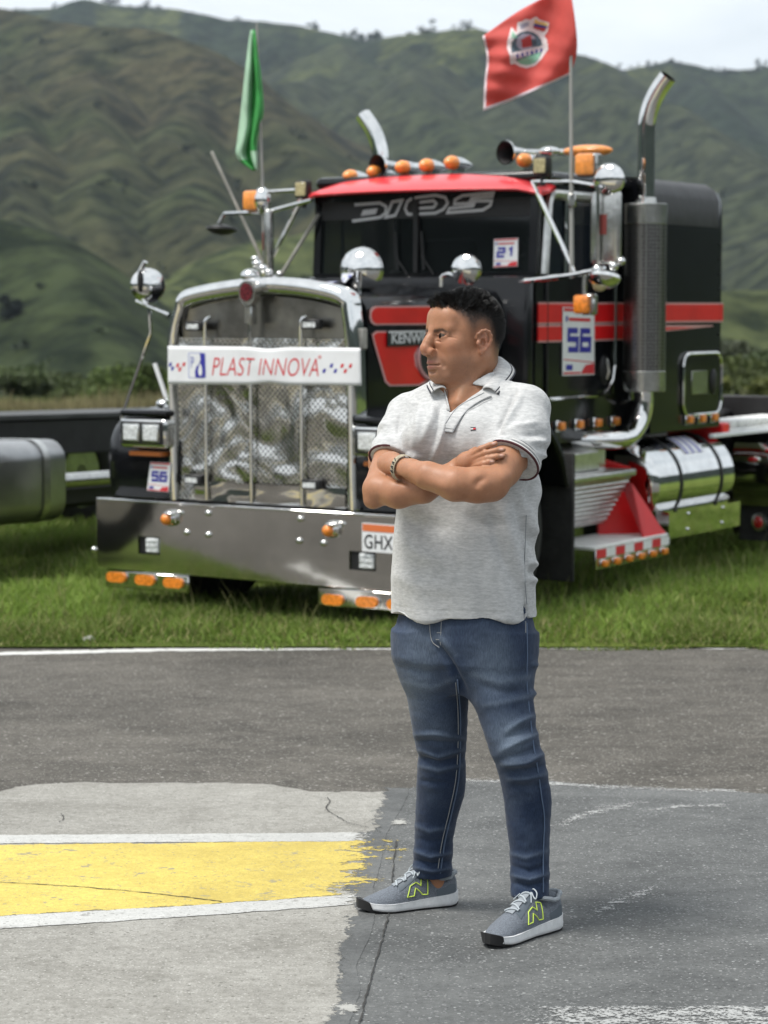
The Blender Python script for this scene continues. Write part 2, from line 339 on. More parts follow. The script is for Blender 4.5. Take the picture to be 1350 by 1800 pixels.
film('paint_edge', [(a - 48 - 10 * (i % 2), b) for i, (a, b) in enumerate(sl_)], [(a + 12, b) for a, b in sl_], M_slab2, .0022, (.02, .02, .95, .01), 140, 14)
for i, (a, b, w_) in enumerate(((702, 1446, 22), (612, 1775, 40))): film('bare_patch', [(a - w_, b - w_ * .35), (a + w_, b - w_ * .4)], [(a - w_, b + w_ * .4), (a + w_, b + w_ * .35)], rough_ground('bare_concrete_%d' % i, (.265, .262, .245), (.375, .372, .35), None, .6, 35, .9, .55, .6, cov=(.62, 16.0, 1.4)), .0034, (.45, .45, .45, .45), 20, 11)
def crack(name, pts, w, z, seed):
    P = smooth_path([tuple(gnd(*p)) for p in pts], 14); n = len(P); L = []; R = []
    for i, p in enumerate(P):
        t = P[min(n - 1, i + 1)] - P[max(0, i - 1)]; nn = np.array([-t[1], t[0]]) / np.linalg.norm(t[:2])
        j = RNG.normal(0, w * .5, 2); ww = w * (.35 + RNG.random() * .9)
        c = p[:2] + j * .6; L.append(c + nn * ww / 2); R.append(c - nn * ww / 2)
    return sheet(name, L + R[::-1], z, M_crack)
crack('expansion_joint', [(697, 1480), (690, 1540), (682, 1610), (668, 1665), (650, 1730), (632, 1800), (605, 1900)], .005, .0048, 1)
crack('expansion_joint', [(-200, 1545), (0, 1553), (150, 1562), (280, 1574), (390, 1587)], .006, .0048, 2)
crack('crack', [(575, 1403), (580, 1412), (574, 1424), (600, 1441), (615, 1449), (648, 1456)], .004, .0048, 3)
crack('crack', [(107, 1432), (112, 1440), (104, 1447)], .004, .0048, 4)
# --- grass bank and valley floor, then the mountains: one height field --------------
def near_h(y): return np.where(y < 22, .012 + .0272 * np.clip(y - E_Y, -1, None), .012 + .0272 * 9.78) + np.clip((y - 22) * .0, 0, 1)
RIDGES = [  # crest polylines (pixel x, pixel y, distance), fall-off slope
    ([(-700, 60, 3300), (-200, 20, 3250), (67, 22, 3200), (111, 20, 3200), (164, 4, 3150), (231, 13, 3150), (284, 18, 3150), (355, 31, 3100), (400, 40, 3100), (467, 42, 3100), (524, 46, 3050), (591, 60, 3000), (650, 73, 2950), (717, 63, 2800), (810, 53, 2700), (900, 75, 2700), (1023, 100, 2800), (1063, 113, 3050), (1183, 103, 3150), (1283, 120, 3150), (1350, 113, 3150), (1600, 80, 3100), (2100, 100, 3000)], .62),
    ([(-900, -60, 2100), (-300, -10, 1950), (0, 11, 1850), (124, 35, 1780), (200, 48, 1730), (267, 53, 1680), (311, 80, 1620), (378, 120, 1550), (427, 164, 1480), (471, 209, 1420), (533, 249, 1340), (596, 293, 1260), (680, 350, 1150), (760, 420, 1050), (830, 500, 950)], .66),
    ([(563, 93, 2900), (537, 120, 2700), (467, 163, 2350), (430, 215, 2150)], .75),
    ([(697, 87, 2750), (730, 130, 2450), (800, 200, 2150), (883, 280, 1900), (960, 350, 1700), (1010, 420, 1500)], .7),
    ([(600, 75, 2900), (620, 150, 2500), (640, 220, 2200), (665, 300, 1900)], .7),
    ([(1010, 100, 2700), (1090, 140, 2450), (1170, 187, 2250), (1230, 240, 2050), (1290, 300, 1850), (1360, 380, 1600), (1450, 470, 1300)], .72),
    ([(1183, 103, 3100), (1250, 170, 2700), (1340, 250, 2350), (1430, 330, 2000)], .75),
    ([(860, 90, 2700), (900, 180, 2300), (960, 250, 2050), (1050, 330, 1750), (1110, 420, 1450)], .72),
    ([(100, 120, 1500), (180, 260, 1250), (240, 400, 1050)], .8),
    ([(300, 160, 1480), (330, 280, 1250), (400, 390, 1020), (430, 460, 880)], .8),
    ([(-50, 130, 1500), (30, 260, 1250), (90, 380, 1050), (130, 470, 900)], .85),
    ([(-300, 330, 720), (-60, 390, 690), (0, 409, 680), (58, 467, 640), (102, 516, 610), (124, 560, 590), (135, 610, 560)], .7),
    ([(142, 590, 640), (200, 528, 720), (289, 489, 800), (356, 450, 850), (444, 414, 900), (560, 395, 930), (760, 420, 900)], .55),
    ([(1080, 520, 620), (1200, 505, 640), (1280, 503, 650), (1350, 508, 640), (1500, 490, 650), (1800, 470, 700)], .42),
]
def terrain_h(X, Y):
    base = near_h(Y) - np.clip(Y - 60, 0, 600) * .0028 + np.clip(Y - 750, 0, None) * .03
    wx = fbm(np.stack([X / 260, Y / 260], -1), 4, 3) * 60; wy = fbm(np.stack([X / 260, Y / 260], -1), 4, 9) * 60
    P = np.stack([X + wx * np.clip((Y - 300) / 800, 0, 1), Y + wy * np.clip((Y - 300) / 800, 0, 1)], -1)
    best = np.full(X.shape, -1e9)
    rid = np.full(X.shape, -1); bd = np.zeros(X.shape)
    for ri, (pts, k) in enumerate(RIDGES):
        W = [aty(a, b, d) for a, b, d in pts]
        for a, b in zip(W[:-1], W[1:]):
            ab = (b - a)[:2]; t = np.clip(((P - a[:2]) @ ab) / (ab @ ab), 0, 1)
            q = a[:2] + t[..., None] * ab; dist = np.hypot(X - q[..., 0] , Y - q[..., 1])
            dw = np.hypot(P[..., 0] - q[..., 0], P[..., 1] - q[..., 1]); dist = .25 * dist + .75 * dw
            z = a[2] + (b[2] - a[2]) * t - k * (np.sqrt(dist ** 2 + 9 ** 2) - 9)
            rid = np.where(z > best, ri, rid); bd = np.where(z > best, dist, bd); best = np.maximum(best, z)
    h = np.where(best > base, best, base)
    amp = np.clip((best - base) / 60, 0, 1)
    gul = fbm(np.stack([(X + .35 * Y) / 330, (Y - .2 * X) / 520], -1), 5, 21, .5, 2.1, True)
    gul2 = fbm(np.stack([(X - .3 * Y) / 120, (Y + .3 * X) / 210], -1), 4, 25, .5, 2.1, True)
    amp2 = amp * np.clip(bd / 130, .12, 1)
    h = h + amp2 * ((gul - .30) * (26 + 30 * np.clip((Y - 900) / 1500, 0, 1)) + (gul2 - .2) * (7 + 8 * np.clip((Y - 900) / 1500, 0, 1)) + fbm(np.stack([X / 60, Y / 60], -1), 4, 31) * 2.5)
    return np.maximum(h, base), amp, gul * .75 + gul2 * .35, np.where(best > base, rid, -1)
ys = np.concatenate([np.linspace(E_Y - .02, 24, 40), np.geomspace(24.5, 500, 90)[1:], np.linspace(505, 3500, 430)])
us = np.linspace(-1, 1, 330)
Yg = np.repeat(ys[:, None], len(us), 1); Xg = us[None, :] * (60 + .44 * np.clip(Yg, 0, None)) * (.6 + .4 * np.abs(us[None, :]))
Hg, amp, gul, rid = terrain_h(Xg, Yg)
ppx, ppy = proj(np.stack([Xg, Yg, Hg], -1))
tv = np.stack([Xg, Yg, Hg], -1).reshape(-1, 3); nr, nc = Xg.shape
idx = np.arange(nr * nc).reshape(nr, nc); tf = np.stack([idx[:-1, :-1], idx[:-1, 1:], idx[1:, 1:], idx[1:, :-1]], -1).reshape(-1, 4)
me = D.meshes.new('terrain'); me.from_pydata(tv.tolist(), [], tf.tolist())
me.polygons.foreach_set('use_smooth', [True] * len(me.polygons))
# plant cover: dry brown heights, green flanks, gullies darkened by scrub and painted-in shade, pale pasture low down
n_big = fbm(np.stack([Xg / 380, Yg / 380], -1), 5, 41); n_mid = fbm(np.stack([Xg / 70, Yg / 70], -1), 5, 51); n_sm = fbm(np.stack([Xg / 17, Yg / 17], -1), 4, 61)
green = np.array([.030, .041, .019]); brown = np.array([.054, .047, .030]); dark = np.array([.008, .014, .010]); past = np.array([.075, .090, .036]); lawn = np.array([.105, .150, .034])
def mixc(a, b, t): t = np.clip(t, 0, 1)[..., None]; return a * (1 - t) + b * t
c = np.broadcast_to(green, Xg.shape + (3,)).copy()
relh = (Hg - near_h(Yg)) / 300
isA = np.isin(rid, (1, 8, 9, 10)); isC = np.isin(rid, (2, 3, 4, 5, 7)); isB = np.isin(rid, (0, 6)); low = np.isin(rid, (12, 13))
c = mixc(c, brown, (.45 + n_big * .9 + relh * .5 + n_mid * .5) * isA); c = mixc(c, np.array([.037, .043, .026]), (.6 + n_big * .6 + n_mid * .4) * isC); c = mixc(c, np.array([.018, .028, .019]), (.75 + n_big * .6 + n_mid * .4) * isB)
c = mixc(c, past, (.75 + n_mid * .9) * low); c = mixc(c, past * .9, ((.16 - relh) * 4 + n_mid * .7 - .1) * .7 * isA)
c = mixc(c, dark, (-gul * 2.4 + .05 + n_mid * .8) * amp * 1.2)
c = mixc(c, dark, ((n_mid + .7 * n_sm) * 1.6 - .55) * (Yg > 140))
fields = vnoise(np.stack([np.floor(Xg / 55 + n_mid * .3), np.floor(Yg / 130 + n_mid * .2)], -1) * 3.7, 77)
c = mixc(c, past * .75, (fields - .25) * 3 * (Hg > 330) * (Yg > 2500))
c = mixc(c, lawn, (90 - Yg) / 20); c = mixc(c, lawn * np.array([1.15, .95, 1.0]), (n_mid * 1.2) * (Yg < 90))
c = c * (1 + .22 * n_sm[..., None])
col = np.concatenate([np.clip(c, .005, 1), np.ones(Xg.shape + (1,))], -1).reshape(-1, 4).astype(np.float32)
ca = me.color_attributes.new('cover', 'FLOAT_COLOR', 'POINT'); ca.data.foreach_set('color', col.ravel())
M_terr, t, b = newmat('hillside'); b.inputs['Roughness'].default_value = 1; b.inputs['Specular IOR Level'].default_value = .05
at = nd(t, 'ShaderNodeVertexColor', layer_name='cover'); gg = nd(t, 'ShaderNodeNewGeometry')
n1 = nd(t, 'ShaderNodeTexNoise', Scale=.05, Detail=9.0, Roughness=.68); t.links.new(gg.outputs['Position'], n1.inputs['Vector'])
rr = nd(t, 'ShaderNodeValToRGB'); rr.color_ramp.elements[0].position = .40; rr.color_ramp.elements[0].color = (.26, .31, .33, 1); rr.color_ramp.elements[1].position = .60; rr.color_ramp.elements[1].color = (1.28, 1.24, 1.15, 1)
t.links.new(n1.outputs['Fac'], rr.inputs[0]); mm = nd(t, 'ShaderNodeMix', data_type='RGBA', blend_type='MULTIPLY'); mm.inputs[0].default_value = 1
t.links.new(at.outputs[0], mm.inputs[6]); t.links.new(rr.outputs[0], mm.inputs[7]); t.links.new(mm.outputs[2], b.inputs['Base Color'])
me.materials.append(M_terr)
terr = D.objects.new('terrain', me); COL.objects.link(terr); struct(terr)
base = sheet('ground', [(9000 * math.cos(a), 9000 * math.sin(a)) for a in np.linspace(0, 2 * math.pi, 48, endpoint=False)], -.7, mat('far_ground', (.07, .095, .035), 1.0, var=(.02, .4), coords='Object'))

# hills on the other sides of the valley (behind and beside the camera; they show in the chrome)
ang = np.radians(np.linspace(26, 334, 150)); rad = np.array([90, 300, 600, 800, 950, 1100, 1250, 1400, 1600, 1900, 2300.])
A_, R_ = np.meshgrid(ang, rad); Xr = R_ * np.sin(A_); Yr = R_ * np.cos(A_)
crest = 215 + 70 * fbm(np.stack([np.cos(A_) * 4, np.sin(A_) * 4], -1), 4, 71); Zr = -.6 + crest * np.clip((R_ - 450) / 950, 0, 1) ** 1.2 - np.clip(R_ - 1500, 0, None) * .25
Zr = Zr + 22 * fbm(np.stack([Xr / 200, Yr / 200], -1), 4, 72) * np.clip((R_ - 500) / 300, 0, 1)
me = D.meshes.new('hills'); ii = np.arange(Xr.size).reshape(Xr.shape); me.from_pydata(np.stack([Xr, Yr, Zr], -1).reshape(-1, 3).tolist(), [], np.stack([ii[:-1, :-1], ii[1:, :-1], ii[1:, 1:], ii[:-1, 1:]], -1).reshape(-1, 4).tolist())
me.polygons.foreach_set('use_smooth', [True] * len(me.polygons)); cr_ = mixc(np.broadcast_to(np.array([.018, .026, .020]), Xr.shape + (3,)).copy(), dark, fbm(np.stack([Xr / 120, Yr / 120], -1), 4, 73) * 1.5 + .2)
ca = me.color_attributes.new('cover', 'FLOAT_COLOR', 'POINT'); ca.data.foreach_set('color', np.concatenate([cr_, np.ones(Xr.shape + (1,))], -1).astype(np.float32).ravel()); me.materials.append(M_terr)
struct(D.objects.new('hills', me)); COL.objects.link(D.objects['hills'])
# ================================================================ THE BLACK TRUCK (local: x to its left-hand side, y rearwards, z up)
TH, TAU = math.radians(33), math.radians(1.6)
_ex = np.array([math.cos(TH), -math.sin(TH), 0]); _ey = np.array([math.sin(TH), math.cos(TH), 0]); _ez = np.array([0, 0, 1.0])
_R = np.array([[1, 0, 0], [0, math.cos(TAU), -math.sin(TAU)], [0, math.sin(TAU), math.cos(TAU)]])
TB = _R @ np.stack([_ex, _ey, _ez], 1); TO = np.array([(447 - 675) / F_PX * 13.1, 13.1, 0.0])
def T(px, py, ax, v):
    o = TB.T @ (CAMP - TO); d = TB.T @ ray(px, py); return o + d * ((v - o[ax]) / d[ax])
M_blk = mat('black_paint', (.005, .0055, .007), .20, var=(4, .35), coat=.25, spec=.3)
M_blk2 = mat('black_plastic', (.010, .010, .011), .5, bump=(60, .15))
M_red = mat('red_paint', (.70, .012, .014), .35, var=(3, .12), coat=.3)
M_vis = mat('visor_red', (.74, .05, .06), .34, var=(3, .12), coat=.5)
M_pink = mat('stripe_edge', (.62, .33, .32), .4)
M_chr = mat('chrome', (.74, .74, .73), .055, 1.0, var=(9, .08), bump=(2.2, .05))
M_chr2 = mat('brushed_steel', (.50, .50, .48), .24, 1.0, var=(14, .15), bump=(40, .06))
M_bump = mat('bumper_chrome', (.60, .585, .56), .07, 1.0, var=(3, .10), bump=(1.4, .10))
M_alu = mat('aluminium', (.62, .62, .60), .32, 1.0, var=(20, .12), bump=(25, .08))
M_amb = mat('amber_lens', (.80, .24, .025), .18, var=(60, .25), coat=.6, bump=(90, .3))
M_amb2 = mat('orange_lens', (.85, .30, .06), .3, var=(40, .2), coat=.4)
M_rlens = mat('red_lens', (.45, .012, .018), .15, coat=.8)
M_lens = mat('clear_lens', (.66, .68, .68), .12, var=(50, .3), coat=.7, bump=(70, .5))
M_yl = mat('work_light_lens', (.46, .40, .22), .2, var=(50, .25), coat=.5)
M_rub = mat('rubber', (.018, .0175, .017), .8, var=(12, .4), bump=(40, .2))
M_steel = mat('dark_frame', (.012, .012, .013), .55, var=(6, .5))
M_white = mat('white_vinyl', (.78, .79, .80), .45, var=(6, .05))
M_blue = mat('blue_print', (.035, .035, .33), .5); M_redp = mat('red_print', (.62, .035, .045), .5); M_blkp = mat('black_print', (.02, .02, .022), .5)
M_silv = mat('silver_lettering', (.60, .61, .62), .4)
M_int = mat('cab_trim', (.022, .021, .020), .8, var=(10, .3))
M_whitetread = mat('white_tread_plate', (.78, .78, .76), .4, .0, var=(10, .12), bump=(60, .6))
M_stain = mat('mud_grey', (.30, .29, .26), .7, var=(8, .25))
def glassy(name, tint, alpha, rough=.02):
    m, t, b = newmat(name); b.inputs['Base Color'].default_value = c4(tint); b.inputs['Roughness'].default_value = rough; b.inputs['Alpha'].default_value = alpha
    b.inputs['Specular IOR Level'].default_value = .5; b.inputs['Coat Weight'].default_value = .3; return m
M_glass = glassy('tinted_glass', (.010, .013, .014), .52); M_glass2 = glassy('side_glass', (.008, .012, .018), .88)
def mesh_screen(name):
    """punched steel sheet, slightly buckled"""
    m, t, b = newmat(name); L = t.links.new; b.inputs['Metallic'].default_value = 1; b.inputs['Roughness'].default_value = .17
    tcn = nd(t, 'ShaderNodeTexCoord'); mp_ = nd(t, 'ShaderNodeMapping'); mp_.inputs['Rotation'].default_value = (0, math.radians(45), 0); mp_.inputs['Scale'].default_value = (40, 0, 40)
    L(tcn.outputs['Object'], mp_.inputs[0]); sx = nd(t, 'ShaderNodeSeparateXYZ'); L(mp_.outputs[0], sx.inputs[0]); acc = []
    for k in ('X', 'Z'):
        f = nd(t, 'ShaderNodeMath', operation='FRACT'); L(sx.outputs[k], f.inputs[0]); s_ = nd(t, 'ShaderNodeMath', operation='SUBTRACT'); L(f.outputs[0], s_.inputs[0]); s_.inputs[1].default_value = .5
        a = nd(t, 'ShaderNodeMath', operation='ABSOLUTE'); L(s_.outputs[0], a.inputs[0]); acc.append(a.outputs[0])
    mxm = nd(t, 'ShaderNodeMath', operation='MAXIMUM'); L(acc[0], mxm.inputs[0]); L(acc[1], mxm.inputs[1])
    ho = nd(t, 'ShaderNodeMapRange'); L(mxm.outputs[0], ho.inputs[0]); ho.inputs[1].default_value = .22; ho.inputs[2].default_value = .38
    r = nd(t, 'ShaderNodeMix', data_type='RGBA'); L(ho.outputs[0], r.inputs[0]); r.inputs[6].default_value = (.30, .297, .28, 1); r.inputs[7].default_value = (.72, .71, .68, 1); L(r.outputs[2], b.inputs['Base Color'])
    n = nd(t, 'ShaderNodeTexNoise', Scale=2.4, Detail=2.0, Distortion=.8); L(tcn.outputs['Object'], n.inputs['Vector'])
    bp = nd(t, 'ShaderNodeBump', Strength=.7, Distance=.12); L(n.outputs['Fac'], bp.inputs['Height'])
    bp2 = nd(t, 'ShaderNodeBump', Strength=.25, Distance=.004); L(ho.outputs[0], bp2.inputs['Height']); L(bp.outputs[0], bp2.inputs['Normal']); L(bp2.outputs[0], b.inputs['Normal']); return m
M_mesh = mesh_screen('punched_screen')
truck = thing('semi_truck', 'black long-nosed tractor truck with red stripes, red sun visor and chrome bumper on the grass', 'truck')
truck.matrix_world = Matrix.Translation(Vector(TO) + Vector((0, 0, .02))) @ Matrix(TB.tolist()).to_4x4()
def part(name, mb, mats, parent=None, sharp=38, label=None): return mb.build(name, mats, parent or truck, sharp, label)
# ---- flat prints on a quadrilateral
class Quad:
    def __init__(s, tl, tr, br, bl, out): s.c = [np.array(p, float) for p in (tl, tr, br, bl)]; s.n = np.array(out, float) / np.linalg.norm(out)
    def at(s, u, v, off=0.0):
        tl, tr, br, bl = s.c; a = bl + (br - bl) * u; b = tl + (tr - tl) * u; return a + (b - a) * v + s.n * off
    def flat(s, name, vs, fs, m, parent, off=.002, label=None):
        return mesh_obj(name, [tuple(s.at(p[0], p[1], off)) for p in vs], fs, m, parent, 0, None, label, False)
    def plate(s, name, m, parent, th=.003, label=None, n=1):
        mb = MB(); mb.prism([s.at(0, 0), s.at(1, 0), s.at(1, 1), s.at(0, 1)], tuple(s.n * th)); return mb.build(name, m, parent, 30, label)
DIG = {'5': [(1, 1), (0, 1), (0, .55), (1, .55), (1, 0), (0, 0)], '6': [(1, 1), (0, 1), (0, 0), (1, 0), (1, .55), (0, .55)], '2': [(0, 1), (1, 1), (1, .52), (0, .52), (0, 0), (1, 0)], '1': [(.25, .8), (.62, 1), (.62, 0)]}
def strokes(txt, x0, y0, w, h, gap, sw, sl=0.0):
    vs = []; fs = []; x = x0
    for ch in txt:
        p, f = ribbon([(x + a * w + sl * b, y0 + b * h) for a, b in DIG[ch]], sw); o = len(vs); vs += p; fs += [[i + o for i in q] for q in f]; x += w + gap
    return vs, fs
def number_card(q, txt, parent, label, big=True, name='number_card'):
    c = q.plate(name, M_white, parent, .004, label)
    R = lambda x0, y0, x1, y1, sk=0: ([(x0, y0), (x1, y0), (x1 + sk, y1), (x0 + sk, y1)], [[0, 1, 2, 3]])
    q.flat('digits', *strokes(txt, .16, .38, .28, .28, .12, .085, .02), M_blue, c, .006)
    q.flat('red_print', *R(.02, .94, .98, .985), M_redp, c, .006); q.flat('red_print', *R(.18, .80, .86, .85), M_redp, c, .006)
    q.flat('blue_print', *R(.08, .79, .14, .87), M_blue, c, .006)
    q.flat('red_print', *R(.02, .02, .55, .05), M_redp, c, .006); q.flat('red_print', [(.55, .02), (.98, .02), (.98, .17), (.70, .15)], [[0, 1, 2, 3]], M_redp, c, .007)
    q.flat('red_print', [(.02, .23), (.98, .18), (.98, .195), (.02, .245)], [[0, 1, 2, 3]], M_redp, c, .006); q.flat('blue_print', *R(.1, .08, .3, .16), M_blue, c, .0065)
    return c
def quad_px(tl, tr, br, bl, ax, v, out): return Quad(T(*tl, ax, v), T(*tr, ax, v), T(*br, ax, v), T(*bl, ax, v), out)
FRONT, LEFT = (0, -1, 0), (1, 0, 0)
# ---- chassis -------------------------------------------------------------
for sx in (-1, 1): part('frame_rail', MB().box2((sx * .42 - .04, .15, .62), (sx * .42 + .04, 6.9, .88), bev=.008), M_steel)
part('front_axle', MB().tube([(-.95, .93, .5), (-.6, .93, .42), (.6, .93, .42), (.95, .93, .5)], .06, 10), M_steel)
part('engine_block', MB().box2((-.4, .3, .6), (.4, 1.7, 1.2), bev=.05), M_steel)
def wheel(x, y, sx, front=True):
    r = .525; w = .28
    t_ = MB(); pr = [(-w / 2, .30), (-w / 2 - .004, .40), (-w / 2 + .02, .49), (-w / 2 + .045, r - .008)]
    for k in range(5):
        a = -w / 2 + .05 + k * .0385; pr += [(a, r), (a + .026, r), (a + .029, r - .014), (a + .0355, r - .014)]
    pr += [(w / 2 - .045, r - .008), (w / 2 - .02, .49), (w / 2 + .004, .40), (w / 2, .30)]
    t_.lathe((0, 0, 0), (1, 0, 0), pr, 40, cap=False); root = D.objects.new('wheel', None); COL.objects.link(root); root.parent = truck; root.location = (x, y, r - .02)
    t_.build('tyre', M_rub, root)
    rim = MB(); s = sx; rim.lathe((0, 0, 0), (s, 0, 0), [(-.12, .29), (.12, .305), (.135, .295), (.12, .28), (.03, .262), (.03, .14), (.06, .12), (.12, .11), (.15, .09), (.16, .0)], 32)
    for k in range(10):
        a = 2 * math.pi * k / 10; rim.cyl((s * .028, .18 * math.cos(a), .18 * math.sin(a)), (s * .062, .18 * math.cos(a), .18 * math.sin(a)), .016, n=8)
    rim.build('rim', M_chr2, root); return root
for sx in (-1, 1):
    wheel(sx * .98, .93, sx)
    for y in (5.75, 7.05):
        wheel(sx * .95, y, sx); wheel(sx * .66, y, sx)
for y in (5.75, 7.05): part('rear_axle', MB().cyl((-1, y, .5), (1, y, .5), .09, n=12), M_steel)
# ---- bumper ---------------------------------------------------------------
BX, BZ0, BZ1 = 1.18, .275, .682
hole = [(T(243, 960, 1, 0)[0], T(281, 960, 1, 0)[0]), (T(614, 990, 1, 0)[0], T(661, 990, 1, 0)[0])]; hz0, hz1 = .372, .478
mb = MB(); xs_ = [-BX, hole[0][0], hole[0][1], hole[1][0], hole[1][1], BX]; zs_ = [BZ0, hz0, hz1, BZ1]
for yy in (0.0, .012):
    for i in range(5):
        for j in range(3):
            if j == 1 and i in (1, 3): continue
            n_ = 8 if i in (0, 2, 4) else 1
            for k in range(n_):
                xa = xs_[i] + (xs_[i + 1] - xs_[i]) * k / n_; xb = xs_[i] + (xs_[i + 1] - xs_[i]) * (k + 1) / n_
                mb.add([(xa, yy, zs_[j]), (xb, yy, zs_[j]), (xb, yy, zs_[j + 1]), (xa, yy, zs_[j + 1])], [[0, 1, 2, 3]])
bumper = part('bumper', mb, M_bump)
part('bumper_lip', MB().box2((-BX, -.004, BZ1 - .006), (BX, .10, BZ1 + .012), bev=.006).box2((-BX, .0, BZ0 - .01), (BX, .07, BZ0 + .004), bev=.004), M_chr, bumper)
for sx in (-1, 1): part('bumper_end', MB().box2((sx * BX - .012, .004, BZ0), (sx * BX + .012, .14, BZ1), bev=.01, seg=2), M_chr, bumper)
for i, (x0, x1) in enumerate(hole):
    fl = part('fog_light', MB().box2((x0, .013, hz0), (x1, .12, hz1)), M_blk2, bumper)
    cx = x0 + (x1 - x0) * .64; ln = MB().box2((cx - .05, -.004, hz0 + .008), (cx + .05, .05, hz1 - .006), bev=.012, seg=2)
    for k in range(3): ln.box2((cx - .045, -.008, hz0 + .02 + k * .03), (cx + .045, -.002, hz0 + .024 + k * .03))
    part('lens', ln, M_lens, fl)
for px, py in ((303, 916), (587, 936)):
    p = T(px, py, 1, 0); a = part('bumper_marker_light', MB().lathe((p[0], .0, p[2]), (0, -1, .0), [(0, .05), (.02, .05), (.035, .042), (.05, .03)], 20), M_chr, bumper)
    part('lens', MB().ball((p[0] - .008, -.05, p[2] - .006), (.035, .03, .034)), M_amb, a)
    part('light_hood', MB().ball((p[0] + .012, -.035, p[2] + .028), (.045, .035, .018)), M_chr, a)
for px, py in ((365, 908), (327, 942), (365, 946), (527, 918), (525, 957), (568, 961), (164, 972)):
    p = T(px, py, 1, -.01); part('bolt', MB().ball((p[0], -.004, p[2]), (.021, .016, .018), n=12, m=8), M_chr, bumper)
for (xa, xb, dots) in ((T(184, 1020, 1, 0)[0], T(331, 1030, 1, 0)[0], ((207, 1020), (257, 1025), (307, 1030))), (T(559, 1058, 1, 0)[0], T(559, 1058, 1, 0)[0] + .64, ((587, 1060), (647, 1064), (702, 1069)))):
    lb = part('light_bar', MB().box2((xa, -.002, .155), (xb, .028, .262), bev=.008), M_bump, bumper)
    for px, py in dots:
        p = T(px, py, 1, 0); w_ = .068; q = [(p[0] + a, -.004, p[2] + b) for a, b in arc((w_ - .026, 0), .03, -90, 90, 6) + arc((-w_ + .026, 0), .03, 90, 270, 6)]
        bz = part('light_rim', MB().prism([(p[0] + (x[0] - p[0]) * 1.16, -.003, p[2] + (x[2] - p[2]) * 1.25) for x in q], (0, -.006, 0)), M_chr, lb)
        part('lens', MB().prism([(x[0], -.008, x[2]) for x in q], (0, -.014, 0)), M_amb, bz)
q = quad_px((637, 925), (752, 934), (752, 984), (637, 975), 1, -.012, FRONT); lp = q.plate('licence_plate', M_white, bumper, .004)
q.flat('orange_band', [(.01, .72), (.99, .72), (.99, .97), (.01, .97)], [[0, 1, 2, 3]], mat('plate_orange', (.68, .17, .05), .5), lp, .006)
v, f = text_polys('GHX-0', 1.0, 0, 1.05, 0, .008); W_ = max(p[0] for p in v); q.flat('plate_letters', [(.03 + p[0] / W_ * .62, .12 + p[1] * .70) for p in v], f, M_blkp, lp, .006)
# ---- radiator shell and screen -------------------------------------------------
gx = .645
apx = [(309, 548), (314, 535), (328, 527), (362, 519), (405, 512), (452, 507), (500, 509), (545, 515), (582, 524), (598, 534), (603, 550)]
arch = [(-gx + .012, .70), (-gx + .006, 1.2), (-gx, 1.6)] + [(T(a, b, 1, .03)[0], T(a, b, 1, .03)[2]) for a, b in apx] + [(gx - .02, 1.6), (gx - .01, 1.2), (gx - .005, .70)]
arch = [(p[0], p[1]) for p in smooth_path([(a, b, 0) for a, b in arch], 4)]
sec = [(-.030, .0), (-.02, -.016), (.0, -.024), (.018, -.016), (.026, .0), (.026, .11), (-.030, .11)]
rows = []
for i, (x, z) in enumerate(arch):
    a = np.array(arch[max(0, i - 1)]); b = np.array(arch[min(len(arch) - 1, i + 1)]); t_ = (b - a) / np.linalg.norm(b - a); o_ = np.array([-t_[1], t_[0]])
    fat = 1.0 + .75 * max(0, o_[1])
    rows.append([(x + o_[0] * s_[0] * fat, .06 + s_[1], z + o_[1] * s_[0] * fat) for s_ in sec])
shell = part('radiator_shell', MB().grid(rows, closed=True), M_chr, sharp=50)
scr = []
for k in range(15):
    x = -gx + .03 + (2 * gx - .06) * k / 14; zt = 1.90 - .10 * (abs(x) / gx) ** 2; scr.append([(x, .115, .70), (x, .115, 1.655), (x, .115, zt)])
part('radiator_core', MB().grid([[r[1], r[2]] for r in scr]), mat('radiator_core', (.30, .295, .28), .28, 1.0, var=(5, .3), bump=(3, .2)), shell)
pts = [[(-gx + .03 + (2 * gx - .06) * i / 28, .085 + .012 * fbm(np.array([[i * .25, j * .25]]), 3, 5)[0], .705 + .955 * j / 22) for i in range(29)] for j in range(23)]
part('punched_screen', MB().grid(pts), M_mesh, shell)
bot = [[(-gx + .16 + (2 * gx - .22) * i / 20, .072 + .008 * fbm(np.array([[i * .3, j * .6]]), 3, 15)[0], .705 + .115 * j / 5) for i in range(21)] for j in range(6)]
part('kick_plate', MB().grid(bot), M_bump, shell)
for px, top, hook in ((361, 566, 1), (440, 555, 0), (529, 565, 1)):
    x = T(px, 700, 1, .05)[0]; zt = T(px, top, 1, .05)[2]
    path = [(x, .055, .71), (x, .055, 1.2), (x, .05, zt - .06)] + ([(x + .004, .045, zt - .02), (x + .014, .05, zt), (x + .022, .07, zt + .008)] if hook else [(x, .055, zt + .12)])
    part('grille_bar', MB().tube(path, .0115, 10), M_chr, shell)
for px, py in ((341, 579), (546, 576), (339, 849), (546, 858)):
    p = T(px, py, 1, .04); l_ = part('screen_latch', MB().box2((p[0] - .062, .03, p[2] - .028), (p[0] + .062, .08, p[2] + .028), bev=.006), M_blk2, shell)
    part('reflector', MB().box2((p[0] - .045, .024, p[2] - .018), (p[0] + .04, .031, p[2] + .012)), M_lens, l_)
